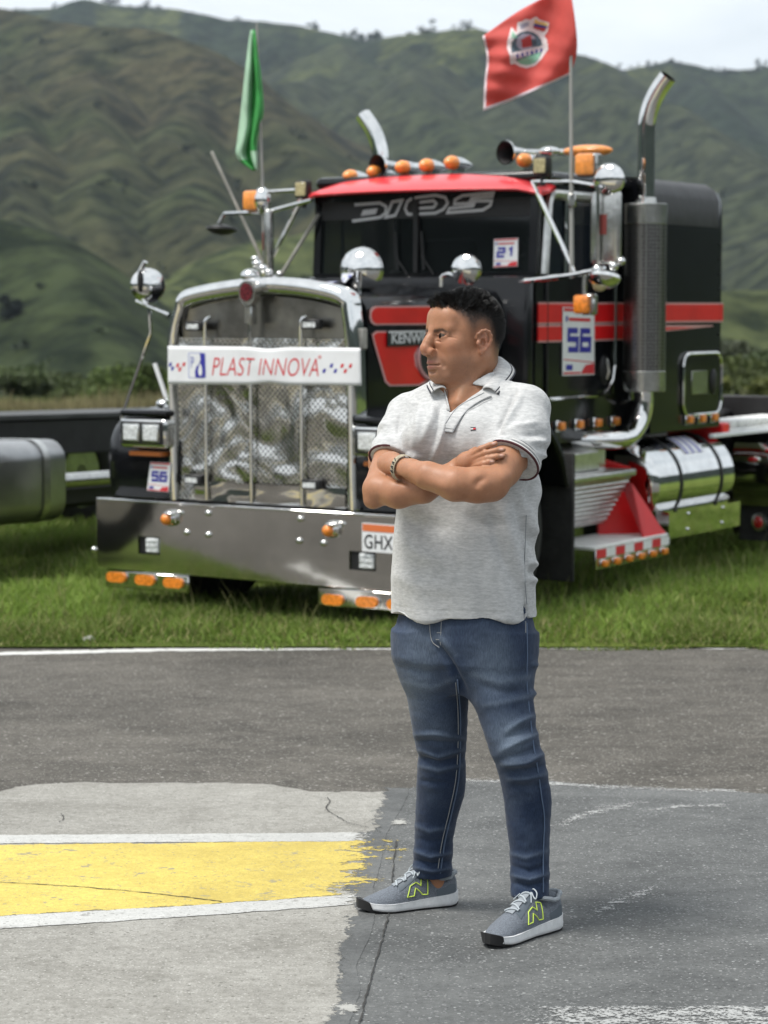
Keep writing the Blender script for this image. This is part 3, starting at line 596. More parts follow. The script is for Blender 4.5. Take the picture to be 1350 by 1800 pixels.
e = T(437, 518, 1, .0); em = part('radiator_badge', MB().prism([(e[0] + a, -.02, e[2] + b) for a, b in arc((0, 0), .062, 20, 160, 8, .06) + [(-.05, -.05), (-.022, -.085), (.022, -.085), (.05, -.05)]], (0, .06, 0)).box2((e[0] - .026, -.012, e[2] - .19), (e[0] + .026, .05, e[2] - .085), bev=.006), M_chr2, shell)
part('enamel', MB().prism([(e[0] + a * .7, -.022, e[2] + b * .75 - .005) for a, b in arc((0, 0), .062, 0, 360, 16, .07)[:-1]], (0, -.006, 0)), mat('badge_enamel', (.11, .012, .018), .25, var=(80, .6), coat=.8), em)
for px, py, r_ in ((440, 492, .055), (452, 470, .03), (462, 478, .028), (448, 461, .022), (472, 484, .024)):
    p = T(px, py, 1, .1); part('hood_ornament', MB().ball(p, (r_ * 1.1, r_, r_ * .8)), M_chr, shell)
# ---- hood -----------------------------------------------------------------------
HX = .66
def hood_sec(y, k, dz): return [(s * a * k, y, b + dz) for s, a, b in [(-1, HX, .98), (-1, HX, 1.4), (-1, HX, 1.80), (-1, HX - .012, 1.86), (-1, HX - .05, 1.905), (-1, HX - .12, 1.925), (-1, .3, 1.95), (-1, .04, 1.962), (1, .04, 1.962), (1, .3, 1.95), (1, HX - .12, 1.925), (1, HX - .05, 1.905), (1, HX - .012, 1.86), (1, HX, 1.80), (1, HX, 1.4), (1, HX, .98)]]
hood = part('hood', MB().grid([hood_sec(.20, .985, -.02), hood_sec(.3, 1.0, -.012), hood_sec(.9, 1, 0), hood_sec(1.5, 1.0, .015), hood_sec(1.74, 1.0, .03)]).add(hood_sec(.20, .985, -.02), [list(range(16))]), M_blk, sharp=30)
part('hood_hinge', MB().box2((-.02, .25, 1.965), (.02, 1.7, 1.985), bev=.004), M_chr, hood)
def side_decal(name, px_pts, X, m, parent, off=.004, th=.002): return part(name, MB().prism([tuple(T(a, b, 0, X) + np.array([off, 0, 0])) for a, b in px_pts], (th, 0, 0)), m, parent, 25)
def grow(pts, d):
    c = np.mean(np.array(pts), 0); return [(p[0] + d * np.sign(p[0] - c[0]), p[1] + d * np.sign(p[1] - c[1])) for p in pts]
s1 = [(662, 547), (657, 549), (653, 555), (652, 562), (654, 570), (660, 575), (860, 573), (860, 545)]
side_decal('stripe_edge', grow(s1, 2.8), HX, M_pink, hood, .002); side_decal('stripe', s1, HX, M_red, hood, .004)
s2 = [(662, 591), (656, 596), (660, 612), (679, 676), (686, 682), (735, 681), (752, 672), (738, 665), (728, 648), (726, 630), (733, 616), (744, 608), (760, 606), (860, 604), (860, 588)]
s2o = [(660, 588), (653, 594), (657, 612), (676, 678), (684, 685), (737, 684), (757, 675), (742, 663), (732, 647), (730, 631), (736, 619), (746, 611), (760, 608.5), (860, 607), (860, 585)]
side_decal('stripe_edge', s2o, HX, M_pink, hood, .002); side_decal('stripe', s2, HX, M_red, hood, .004)
q = quad_px((680, 588), (790, 586), (790, 612), (680, 615), 0, HX + .012, LEFT); kb = q.plate('name_badge', M_blk2, hood, .008)
v, f = text_polys('KENWORTH', 1.0, 0, 1.0, 0, .03); W_ = max(p[0] for p in v); q.flat('badge_letters', [(.04 + p[0] / W_ * .92, .2 + p[1] * .92) for p in v], f, M_silv, kb, .011)
q.flat('badge_trim', [(.0, .86), (1, .86), (1, 1), (0, 1)], [[0, 1, 2, 3]], M_silv, kb, .0115)
ci = T(757, 635, 0, HX); part('air_intake_ring', MB().tube([(HX + .012, ci[1] + .155 * math.cos(a), ci[2] + .125 * math.sin(a)) for a in np.linspace(0, 2 * math.pi, 32, endpoint=False)], .012, 8, closed=True), M_pink, hood)
part('air_intake', MB().prism([(HX + .003, ci[1] + .148 * math.cos(a), ci[2] + .118 * math.sin(a)) for a in np.linspace(0, 2 * math.pi, 32, endpoint=False)], (.008, 0, 0)), M_blk2, hood)
# printed sheet lying on the hood
pts = [[(-.30 + .62 * i / 12, .25 + .5 * j / 8, 1.975 + .02 * abs(fbm(np.array([[i * .4, j * .4]]), 3, 9)[0])) for i in range(13)] for j in range(9)]
m, t, b = newmat('printed_sheet'); b.inputs['Roughness'].default_value = .35; nz = nd(t, 'ShaderNodeTexNoise', Scale=5.0, Detail=1.0); rr = nd(t, 'ShaderNodeValToRGB'); rr.color_ramp.interpolation = 'CONSTANT'
rr.color_ramp.elements[0].color = (.07, .08, .45, 1); rr.color_ramp.elements[1].position = .46; rr.color_ramp.elements[1].color = (.72, .74, .80, 1); tcn = nd(t, 'ShaderNodeTexCoord'); t.links.new(tcn.outputs['Object'], nz.inputs['Vector']); t.links.new(nz.outputs['Fac'], rr.inputs[0]); t.links.new(rr.outputs[0], b.inputs['Base Color'])
part('printed_sheet', MB().grid(pts), m, hood)
# ---- fenders and headlamps ---------------------------------------------------------
prof = [(.10, .70), (.07, .80), (.06, .92), (.08, 1.04), (.14, 1.14), (.26, 1.205), (.5, 1.235), (.9, 1.245), (1.25, 1.215), (1.48, 1.11), (1.62, .95), (1.70, .76)]
prof = [(p[0], p[1]) for p in smooth_path([(a, b, 0) for a, b in prof], 4)]; cen = (.92, .62)
for sx in (-1, 1):
    rows = []
    for x, k in ((.60, 1), (.80, 1.0), (1.06, 1.0), (1.12, .99), (1.155, .965), (1.165, .92), (1.15, .90), (1.10, .93), (.60, .93)):
        rows.append([(sx * x, cen[0] + (y - cen[0]) * k, cen[1] + (z - cen[1]) * k) for y, z in prof])
    fe = part('fender', MB().grid(rows + [rows[0]]), M_blk, sharp=40)
    x0, x1 = (.615, .975) if sx < 0 else (.70, 1.06); z0, z1 = 1.005, 1.185
    hl = part('headlamp_bezel', MB().box2((sx * x0, -.035, z0), (sx * x1, .14, z1), bev=.03, seg=3), M_chr, fe)
    part('headlamp_backing', MB().box2((sx * (x0 + .02), -.040, z0 + .024), (sx * (x1 - .02), -.03, z1 - .02), bev=.004), M_blk2, hl)
    for k in (0, 1):
        c = x0 + .032 + (x1 - x0 - .064) * (k + .5) / 2; hw = (x1 - x0 - .09) / 4
        h_ = part('headlamp', MB().box2((sx * (c - hw), -.052, z0 + .034), (sx * (c + hw), -.02, z1 - .03), bev=.014, seg=2), M_chr2, hl)
        part('lens', MB().box2((sx * (c - hw + .012), -.056, z0 + .046), (sx * (c + hw - .012), -.045, z1 - .042), bev=.006), M_lens, h_)
    part('amber_strip', MB().box2((sx * (x0 + .06), -.012, .958), (sx * (x1 - .06), .09, .985), bev=.004), mat('dim_amber', (.42, .13, .03), .3), fe)
    part('fender_brow', MB().box2((sx * x0, -.03, z1 + .004), (sx * x1, .16, z1 + .05), bev=.02, seg=2), M_blk, fe)
part('splash_panel', MB().box2((-.60, .1, .66), (.60, .18, .73), bev=.01), M_steel)
number_card(quad_px((265, 818), (301, 820), (297, 871), (259, 868), 1, .03, FRONT), '56', truck, 'white card with blue number 56 taped under the headlamp')
for sx in (-1, 1): part('mud_flap', MB().box2((sx * .72, 1.70, .16), (sx * 1.16, 1.73, .95), bev=.006), M_rub)
# ---- cab ------------------------------------------------------------------------------
CX, CY0, CY1, CZ0, CZ1 = .835, 1.80, 3.05, .98, 2.62
wz0, wz1 = 2.055, 2.515
cab = part('cab', MB().box2((-CX, CY0, CZ0), (CX, CY0 + .06, wz0)).box2((-CX, CY0 + .06, CZ0), (-CX + .05, CY1, 2.03)).box2((CX - .05, CY0 + .06, CZ0), (CX, CY1, 2.03)).box2((-CX, CY1, CZ0), (CX, CY1 + .04, CZ1 - .02))
   .box2((-CX + .05, CY0 + .06, CZ0), (CX - .05, CY1, CZ0 + .05)).box2((-CX, CY0 + .02, wz1), (CX, CY0 + .07, 2.60)), M_blk, sharp=30)
part('roof', MB().box2((-CX - .005, CY0 + .02, 2.60), (CX + .005, CY1 + .05, 2.68), bev=.045, seg=3).box2((-CX, CY0 + .08, 2.53), (-CX + .05, CY1, 2.60)).box2((CX - .05, CY0 + .08, 2.53), (CX, CY1, 2.60)), M_blk, cab)
for sx in (-1, 1):
    part('windshield_pillar', MB().prism([(sx * CX, CY0 + .0, wz0), (sx * (CX - .055), CY0 + .0, wz0), (sx * (CX - .055), CY0 + .03, wz1), (sx * CX, CY0 + .03, wz1)], (0, .05, 0)), M_blk, cab)
    part('rear_pillar', MB().box2((sx * CX, 2.80, 2.03), (sx * (CX - .05), CY1, 2.60)), M_blk, cab)
mullx = T(722, 440, 1, 1.84)[0] + .06
part('windshield_divider', MB().box2((mullx - .018, CY0 - .002, wz0), (mullx + .018, CY0 + .05, wz1), bev=.004), M_blk2, cab)
for a, b_ in ((-CX + .055, mullx - .018), (mullx + .018, CX - .055)):
    part('windshield', MB().prism([(a, CY0 + .012, wz0), (b_, CY0 + .012, wz0), (b_, CY0 + .042, wz1), (a, CY0 + .042, wz1)], (0, .006, 0)), M_glass, cab)
part('sun_band', MB().prism([(-CX + .055, CY0 + .024, wz1 - .115), (CX - .055, CY0 + .024, wz1 - .115), (CX - .055, CY0 + .030, wz1), (-CX + .055, CY0 + .030, wz1)], (0, -.001, 0)), M_blk2, cab)
# interior
part('dashboard', MB().box2((-.8, CY0 + .08, 1.6), (.8, 2.2, 2.02), bev=.05, seg=2), M_int, cab); part('cab_floor', MB().box2((-.82, 2.2, 1.05), (.82, 2.93, 1.12)), M_int, cab); part('rear_trim', MB().box2((-.82, 2.90, 1.12), (.82, 2.94, 2.58)), M_int, cab)
part('headliner', MB().box2((-.82, CY0 + .1, 2.56), (.82, 2.9, 2.595)), M_int, cab)
for x in (-.42, .42): part('seat', MB().box2((x - .24, 2.35, 1.3), (x + .24, 2.8, 1.5), bev=.06, seg=2).box2((x - .24, 2.7, 1.5), (x + .24, 2.86, 2.3), bev=.06, seg=2), M_int, cab)
part('steering_wheel', MB().tube([(.45 + .22 * math.cos(a), 2.28 - .04 * math.sin(a), 1.98 + .2 * math.sin(a)) for a in np.linspace(0, 2 * math.pi, 24, endpoint=False)], .014, 8, closed=True), M_blk2, cab)
for x, w_, h_, m_ in ((-.62, .16, .14, M_lens), (-.30, .10, .06, M_stain), (.05, .30, .03, M_lens), (.28, .22, .02, M_lens)): part('dash_clutter', MB().ball((x, 1.98, 2.03 + h_ * .3), (w_ / 2, .06, h_ / 2)), m_, cab)
st = T(638, 440, 1, 1.98); part('dash_ornament', MB().lathe((st[0], 1.98, 2.03), (0, 0, 1), [(0, .10), (.04, .11), (.07, .05), (.12, .03), (.17, .018), (.22, .005)], 14), M_lens, cab)
for px in (696, 742):
    p = T(px, 470, 1, 1.80); part('wiper', MB().tube([(p[0] + .09, CY0 - .01, wz0 - .01), (p[0], CY0 - .015, wz0 + .11)], .006, 6).tube([(p[0] + .02, CY0 - .012, wz0 + .02), (p[0] - .01, CY0 + .005, wz0 + .26)], .009, 6), M_blk2, cab)
# lettering along the top of the glass
wsy = CY0 + .02
def crop_px(x, y): return (530 + x / 3, 180 + y / 3)
LET = {'D': [[(262, 642), (410, 622), (436, 600), (440, 566), (408, 546), (272, 556)], [(316, 606), (322, 591), (386, 583), (381, 597), (316, 606)]],
       'I': [[(438, 622), (472, 540), (524, 532), (488, 612), (438, 622)]],
       'O': [[(576, 522), (550, 540), (540, 578), (554, 606), (578, 606)], [(588, 520), (700, 506), (752, 518), (764, 548), (742, 580), (700, 600), (588, 606)], [(592, 546), (690, 534), (704, 550), (690, 570), (592, 576), (592, 546)]],
       'S': [[(1005, 494), (842, 508), (802, 530), (800, 552), (905, 548), (898, 563), (772, 575), (764, 598), (950, 584), (990, 560), (996, 535), (882, 536), (890, 521), (1000, 512), (1005, 494)]]}
for ch, ls in LET.items():
    for pl in ls:
        P2 = [T(*crop_px(*p), 1, CY0) for p in pl]; closed = pl[0] == pl[-1]; P2 = P2[:-1] if closed else P2
        vs, fs = ribbon([(p[0], p[2]) for p in P2], .018, closed); mesh_obj('windshield_letter', [(p[0], CY0 + .004 + (p[1] - wz0) / .46 * .012, p[1]) for p in vs], fs, M_silv, cab, 0, None, None, False)
number_card(quad_px((869, 426), (911, 424), (910, 474), (868, 476), 1, CY0 + .006, FRONT), '21', cab, 'white card with blue number 21 inside the windshield')
# visor
rows = []
for i in range(25):
    u = -1 + 2 * i / 24; x = u * .905; e_ = abs(u); fy = 1.60 + .14 * e_ ** 1.6; zl = 2.555 - .012 * e_ ** 3 - (.03 * max(0, e_ - .85) / .15); rise = .112 * (1 - .55 * max(0, e_ - .7) / .3)
    rows.append([(x, fy, zl), (x, fy - .012, zl + .012), (x, fy + .01, zl + .035), (x, fy + .09, zl + .072 * rise / .112), (x, fy + .20, zl + rise), (x, CY0 + .12, zl + rise + .015), (x, CY0 + .12, zl + rise - .01), (x, fy + .1, zl + .045 * rise / .112)])
visor = part('sun_visor', MB().grid(rows, closed=True).add(rows[0], [list(range(8))]).add(rows[-1], [list(range(8))]), M_vis, cab, 45)
for k, (px, py) in enumerate(((620, 316), (662, 308), (712, 300), (754, 297), (798, 292), (925, 288))):
    p = T(px, py, 1, 1.92); r_ = .042
    cl = part('cab_marker_light', MB().lathe((p[0], p[1] - .02, p[2]), (0, 1, -.02), [(0, r_), (.06, r_ * 1.02), (.13, r_ * .85), (.2, r_ * .45), (.24, .008)], 16).box2((p[0] - .02, p[1], p[2] - .06), (p[0] + .02, p[1] + .1, p[2] - .02)), M_chr, cab)
    part('lens', MB().lathe((p[0], p[1] - .02, p[2]), (0, -1, 0), [(-.015, r_ * 1.06), (.02, r_ * 1.05), (.05, r_ * .8), (.066, r_ * .3), (.07, .002)], 16), M_amb2, cl)
for px, py in ((663, 297), (888, 274)):
    p = T(px, py, 1, 1.84); ah = part('air_horn', MB().lathe((p[0], p[1], p[2]), (.22, 1, .05), [(0, .075), (.012, .076), (.03, .058), (.09, .034), (.2, .02), (.42, .016), (.5, .022), (.56, .022)], 24, cap=False), M_chr, cab)
    part('horn_throat', MB().lathe((p[0], p[1] + .004, p[2]), (.22, 1, .05), [(0, .07), (.05, .045), (.12, .02)], 24, cap=False), M_blk2, ah)
    part('horn_bracket', MB().box2((p[0] + .06, p[1] + .27, 2.66), (p[0] + .10, p[1] + .31, p[2] + .01)), M_chr2, ah)
# doors
for sx in (1, -1):
    X = sx * CX
    door = part('door', MB().box2((X, CY0 + .12, 1.26), (X + sx * .012, 2.84, 2.03), bev=.004), M_blk, cab)
    fr = [(1.88, 2.04), (1.93, 2.48), (1.955, 2.52), (2.0, 2.535), (2.76, 2.535), (2.80, 2.50), (2.80, 2.04)]
    part('window_frame', MB().tube([(X + sx * .012, a, b) for a, b in fr], .032, 8), M_alu, door)
    part('vent_divider', MB().tube([(X + sx * .012, 2.16, 2.04), (X + sx * .012, 2.17, 2.53)], .014, 8), M_chr, door)
    part('door_window', MB().prism([(X, 1.88, 2.04), (X, 2.80, 2.04), (X, 2.80, 2.52), (X, 1.96, 2.52)], (-sx * .006, 0, 0)), M_glass2 if sx > 0 else M_glass, door)
    part('door_trim', MB().tube([(X + sx * .014, y, z) for y, z in ((1.95, 1.265), (2.62, 1.265), (2.74, 1.29), (2.82, 1.36), (2.845, 1.46), (2.845, 2.02))], .011, 8), M_chr, door)
    h_ = part('door_handle', MB().ball((X + sx * .014, 2.70, 1.43), (.02, .062, .10)), M_blk2, door)
    part('handle_grip', MB().tube([(X + sx * .03, 2.70, 1.37), (X + sx * .045, 2.70, 1.42), (X + sx * .03, 2.70, 1.5)], .012, 8), M_chr2, h_)
    part('grab_rail', MB().tube([(X + sx * .02, 2.93, 1.20), (X + sx * .09, 2.93, 1.23), (X + sx * .09, 2.93, 2.12), (X + sx * .02, 2.93, 2.15)], .014, 8), M_chr, cab)
    for k in range(4):
        y = 2.10 + k * .25; a = part('cab_side_marker', MB().box2((X, y - .05, 1.055), (X + sx * .02, y + .05, 1.125), bev=.006), M_chr, cab); part('lens', MB().box2((X + sx * .02, y - .032, 1.062), (X + sx * .045, y + .032, 1.118), bev=.012, seg=2), M_amb, a)
    for z0, z1 in ((1.742, 1.856), (1.630, 1.716)):
        part('stripe_edge', MB().box2((X + sx * .004, CY0 + .02, z0 - .011), (X + sx * .0135, 3.04, z1 + .011)), M_pink, cab); part('stripe', MB().box2((X + sx * .006, CY0 + .015, z0), (X + sx * .0155, 3.045, z1)), M_red, cab)
part('door_seam', MB().box2((CX + .010, 1.925, 1.26), (CX + .0165, 1.935, 2.03)), M_blk2, cab)
q = Quad(*[np.array([CX + .02, 0, 0]) + np.array([0, 1, 1]) * T(a, b, 0, CX) for a, b in ((984, 545), (1039, 548), (1039, 664), (983, 666))], LEFT); number_card(q, '56', cab, 'tall white card with large blue number 56 on the door')
# cowl between hood and cab
part('cowl', MB().box2((-CX, 1.70, .98), (CX, 1.80, 2.03), bev=.03, seg=2), M_blk, cab)
# ---- sleeper ------------------------------------------------------------------------------
SX, SY0, SY1 = .985, 3.10, 4.22
rows = []
for y, k in ((SY0, 0), (SY1 - .06, 0), (SY1 - .015, .012), (SY1, .04)):
    rows.append([(s * (x - k * .6), y, z - (k * .9 if z > 2 else 0)) for s, x, z in [(-1, SX, 1.0), (-1, SX, 2.35), (-1, SX, 2.56), (-1, SX - .03, 2.63), (-1, SX - .10, 2.675), (-1, .5, 2.71), (1, .5, 2.71), (1, SX - .10, 2.675), (1, SX - .03, 2.63), (1, SX, 2.56), (1, SX, 2.35), (1, SX, 1.0)]])
sleeper = part('sleeper', MB().grid(rows, closed=True).add(rows[0], [list(range(12))]).add(rows[-1], [list(range(12))]), M_blk, sharp=32)
part('roof_cover', MB().grid([[(s * (x + .006), y, z + .006) for s, x, z in [(1, SX, 2.38), (1, SX, 2.56), (1, SX - .03, 2.634), (1, SX - .10, 2.68), (1, .5, 2.716), (-1, .5, 2.716), (-1, SX - .10, 2.68), (-1, SX - .03, 2.634), (-1, SX, 2.56), (-1, SX, 2.38)]] for y in (SY0 - .01, 3.4, 3.8, SY1 - .1)]), mat('vinyl_cover', (.014, .014, .015), .45, var=(6, .3), bump=(6, .25)), sleeper)
for k in range(12): part('rivet', MB().ball((SX + .002, SY1 - .06, 1.12 + k * .105), .008, n=8, m=6), M_blk2, sleeper)
part('stripe_edge', MB().box2((SX, SY0 + .005, 1.732), (SX + .005, SY1 - .01, 1.866)), M_pink, sleeper); part('stripe', MB().box2((SX, SY0, 1.744), (SX + .007, SY1 - .008, 1.854)), M_red, sleeper)
part('stripe_edge', MB().prism([(SX, 3.03, 1.665), (SX, 4.05, 1.703), (SX, 4.05, 1.71), (SX, 3.03, 1.717)], (.005, 0, 0)), M_pink, sleeper); part('stripe', MB().prism([(SX, 3.0, 1.675), (SX, 3.75, 1.697), (SX, 3.0, 1.705)], (.007, 0, 0)), M_red, sleeper)
hr = [(y, z) for y, z in arc((4.09, 1.43), .09, 0, 90, 4) + arc((3.66, 1.43), .09, 90, 180, 4) + arc((3.66, 1.185), .09, 180, 270, 4) + arc((4.09, 1.185), .09, 270, 360, 4)]
hatch = part('luggage_hatch', MB().prism([(SX, y, z) for y, z in hr], (.012, 0, 0)), M_blk, sleeper); part('hatch_trim', MB().tube([(SX + .012, y, z) for y, z in hr], .013, 8, closed=True), M_chr, hatch)
part('hatch_latch', MB().ball((SX + .014, 4.05, 1.32), (.018, .045, .09)), M_blk2, hatch); part('hatch_plate', MB().box2((SX + .012, 3.70, 1.24), (SX + .016, 3.95, 1.40), bev=.004), M_chr2, hatch)
for k in range(3):
    y = 3.66 + k * .2; a = part('sleeper_side_marker', MB().box2((SX, y - .05, 1.035), (SX + .02, y + .05, 1.105), bev=.006), M_chr, sleeper); part('lens', MB().box2((SX + .02, y - .032, 1.042), (SX + .045, y + .032, 1.098), bev=.012, seg=2), M_amb, a)
# ---- exhaust stacks ------------------------------------------------------------------------
def punched(name, c0, c1):
    m, t, b = newmat(name); b.inputs['Metallic'].default_value = 1; b.inputs['Roughness'].default_value = .3; tcn = nd(t, 'ShaderNodeTexCoord'); vo = nd(t, 'ShaderNodeTexVoronoi', Scale=70.0); vo.inputs['Randomness'].default_value = .15
    mp_ = nd(t, 'ShaderNodeMapping'); mp_.inputs['Scale'].default_value = (1, 1, .6); t.links.new(tcn.outputs['Object'], mp_.inputs[0]); t.links.new(mp_.outputs[0], vo.inputs['Vector'])
    r = nd(t, 'ShaderNodeValToRGB'); r.color_ramp.elements[0].position = .28; r.color_ramp.elements[0].color = c4(c1); r.color_ramp.elements[1].position = .42; r.color_ramp.elements[1].color = c4(c0); t.links.new(vo.outputs['Distance'], r.inputs[0]); t.links.new(r.outputs[0], b.inputs['Base Color']); return m
M_shield = punched('punched_shield', (.26, .255, .25), (.03, .03, .03))
for sx in (1, -1):
    x, y = (1.05, 2.87) if sx > 0 else (-1.0, 2.87); lo_ = 0 if sx > 0 else -.14
    stk = part('exhaust_stack', MB().tube(smooth_path([(x, y, 2.50), (x, y, 2.70), (x, y, 2.95 + lo_), (x + sx * .006, y, 3.04 + lo_), (x + sx * .035, y, 3.14 + lo_), (x + sx * .085, y, 3.23 + lo_), (x + sx * .15, y, 3.31 + lo_)], 5), .057, 20, caps=False), M_chr)
    part('pipe_mouth', MB().tube([(x + sx * .085, y, 3.23 + lo_), (x + sx * .149, y, 3.309 + lo_)], .053, 20, caps=False), M_blk2, stk)
    part('pipe_collar', MB().cyl((x, y, 2.49), (x, y, 2.545), .075, .066, 24), M_chr2, stk)
    ms = part('muffler_shield', MB().lathe((x, y, 1.29), (0, 0, 1), [(0, .13), (.003, .137), (.17, .137), (1.05, .137), (1.21, .137), (1.215, .06)], 36), M_shield, stk)
    for z in (1.29, 2.37): part('shield_band', MB().lathe((x, y, z), (0, 0, 1), [(0, .1375), (.003, .1405), (.13, .1405), (.133, .1375)], 36, cap=False), M_chr2, ms)
    part('lower_pipe', MB().tube(smooth_path([(x, y, 1.30), (x, y, 1.20), (x - sx * .01, y - .03, 1.10), (x - sx * .02, y - .14, 1.01), (x - sx * .04, y - .30, .985), (x - sx * .3, y - .42, .98)], 5), .062, 18), M_chr, stk)
# ---- mirrors, brackets and lamps on the cab corners ---------------------------------------------
for sx in (1, -1):
    yaw = math.radians(8 if sx > 0 else 48)
    Rm = Matrix.Rotation(-yaw, 3, 'Z'); c = Vector((sx * 1.36 if sx > 0 else -1.145, 1.72, 2.31 if sx > 0 else 2.25))
    mir = part('side_mirror', MB().box(c, (.215, .055, .44 if sx > 0 else .46), bev=.035, rot=Rm, seg=3), M_chr2)
    part('mirror_glass', MB().box(c + Rm @ Vector((0, .03, 0)), (.18, .006, .40), rot=Rm), M_chr, mir)
    part('mirror_badge', MB().box(c + Rm @ Vector((0, -.029, .02)), (.05, .006, .12), bev=.002, rot=Rm), mat('dull_red', (.16, .025, .02), .5), mir)
    dz = c.z + .285; part('spot_mirror', MB().ball((c.x + sx * .025, 1.70, dz), (.105 if sx > 0 else .06, .05, .098 if sx > 0 else .09), n=20, m=12), M_chr, mir)
    if sx > 0:
        cv = part('convex_mirror', MB().lathe((c.x, 1.70, c.z - .30), (0, -.25, -1), [(-.05, .04), (-.02, .095), (0, .10), (.03, .085), (.055, .05), (.065, .005)], 24), M_chr, mir); part('convex_glass', MB().ball((c.x - .01, 1.665, c.z - .335), (.05, .03, .045)), M_yl, cv)
        part('mirror_rod', MB().tube([(c.x - .03, 1.68, c.z - .26), (c.x - .03, 1.67, c.z + .26)], .011, 8), M_chr, mir)
    [part('mirror_clamp', MB().ball((c.x + a_, 1.69, c.z - b_), r_), M_chr, mir) for a_, b_, r_ in ((-.04, .25, .035), (.07, .23, .028), (.12, .20, .024))]
    ax = sx * 1.14
    part('mirror_arm', MB().tube([(sx * .70, 1.72, 1.985), (ax, 1.70, 2.03), (c.x, 1.71, c.z - .24)], [.017, .017, .014], 8).tube([(sx * .84, 1.74, 2.60), (ax + sx * .02, 1.70, 2.05)], .015, 8).tube([(sx * .84, 1.74, 2.60), (ax, 1.70, 2.59), (c.x, 1.72, c.z + .24)], .013, 8), M_chr, cab)
    wl = T(950, 297, 1, 1.7) if sx > 0 else T(530, 338, 1, 1.7)
    w_ = part('work_light', MB().box((wl[0], 1.72, wl[2]), (.105, .06, .115), bev=.014, seg=2).cyl((wl[0], 1.73, wl[2] - .12), (wl[0], 1.73, wl[2] - .05), .016), M_blk2, cab); part('lens', MB().box((wl[0], 1.687, wl[2]), (.08, .01, .088), bev=.004), M_yl, w_)
    bc = T(1033, 295, 1, 1.7) if sx > 0 else T(447, 358, 1, 1.7)
    b_ = part('side_beacon', MB().box((bc[0] + .035, 1.72, bc[2]), (.075, .08, .13), bev=.01), M_chr2, cab); part('lens', MB().box((bc[0] - .01, 1.69, bc[2]), (.125, .06, .13), bev=.02, seg=2), M_amb2, b_)
tl_ = T(1026, 541, 1, 1.7); ts = part('turn_signal', MB().box((tl_[0] + .03, 1.72, tl_[2]), (.09, .06, .13), bev=.012).tube([(tl_[0], 1.71, tl_[2] + .06), (tl_[0], 1.71, 2.04)], .015, 8), M_chr2, cab); part('lens', MB().box((tl_[0] - .005, 1.685, tl_[2]), (.105, .05, .115), bev=.02, seg=2), M_amb, ts)
bb = T(1033, 271, 1, 2.1); be = part('roof_beacon', MB().box2((bb[0] - .05, 2.06, 2.64), (bb[0] + .05, 2.14, bb[2])), M_blk2, cab); part('lens', MB().ball((bb[0], 2.1, bb[2]), (.175, .07, .038)), M_amb2, be)
sp = T(966, 272, 1, 1.9); part('roof_spot_lamp', MB().ball((sp[0], 1.9, sp[2]), (.07, .06, .03)).tube([(sp[0], 1.9, sp[2] - .02), (sp[0], 1.92, 2.62)], .012, 8), M_chr, cab)
# far side: drooping lamp on an arm, whip aerial
p0 = T(548, 357, 1, 1.7); p1 = T(395, 381, 1, 1.7); p2 = T(386, 398, 1, 1.7); lp_ = T(390, 407, 1, 1.7)
la = part('lamp_arm', MB().tube([tuple(p0), tuple(T(470, 378, 1, 1.7)), tuple(p1), tuple(p2)], .014, 8), M_chr, cab); part('drop_lamp', MB().lathe((lp_[0], 1.7, lp_[2] + .025), (0, -.1, -1), [(0, .03), (.02, .10), (.035, .105), (.06, .06), (.07, .005)], 20), M_blk2, la)
wa = T(372, 272, 1, 1.7); wb = T(450, 440, 1, 1.7); part('whip_aerial', MB().tube([tuple(wb), tuple((wa + wb) / 2), tuple(wa)], [.012, .009, .012], 8).tube([tuple(wb), tuple(T(462, 470, 1, 1.7))], .01, 6), M_stain, cab)
part('mirror_brace', MB().tube([tuple(T(495, 487, 1, 1.7)), tuple(T(560, 382, 1, 1.8))], .012, 8), M_stain, cab)
# fender and hood mirrors
def round_mirror(c, r, face, parent): return part('round_mirror', MB().lathe(c, face, [(0, r * .2), (.004, r), (.014, r * 1.02), (.03, r * .93), (.055, r * .7), (.07, r * .35), (.074, .003)], 28), M_chr, parent)
a = T(252, 508, 1, .3); ml = round_mirror((a[0], .34, a[2]), .105, (.75, -.66, .0), truck)
part('mirror_stalk', MB().tube([tuple(T(297, 560, 1, .3)), tuple(T(262, 545, 1, .3)), tuple(T(240, 535, 1, .3))], .013, 8).tube([tuple(T(262, 545, 1, .3)), tuple(T(265, 590, 1, .3)), tuple(T(213, 742, 1, .3))], .012, 8), M_chr, ml)
part('mirror_bracket', MB().tube([tuple(T(256, 466, 1, .3)), tuple(T(246, 485, 1, .3)), tuple(T(243, 520, 1, .3)), tuple(T(258, 542, 1, .3))], .016, 8), M_chr, ml)
part('mirror_bracket', MB().ball(T(247, 500, 1, .26), (.02, .02, .07)), M_blk2, ml)
part('fender_rod', MB().tube([tuple(T(272, 645, 1, .3)), tuple(T(292, 704, 1, .3))], .014, 8), M_white, truck); pb = T(287, 716, 1, .3); part('hood_catch', MB().ball(pb, (.05, .04, .03)).ball(pb + np.array([.05, 0, .02]), .03).ball(pb + np.array([.03, 0, -.02]), .03), M_chr, truck)
c_ = T(632, 481, 1, .5); mc = round_mirror((c_[0], .52, c_[2]), .132, (-.1, 1, 0), truck); part('mirror_bowl', MB().lathe((c_[0], .515, c_[2]), (.1, -1, 0), [(0, .132), (.02, .128), (.05, .10), (.075, .06), (.085, .004)], 28), M_chr, mc)
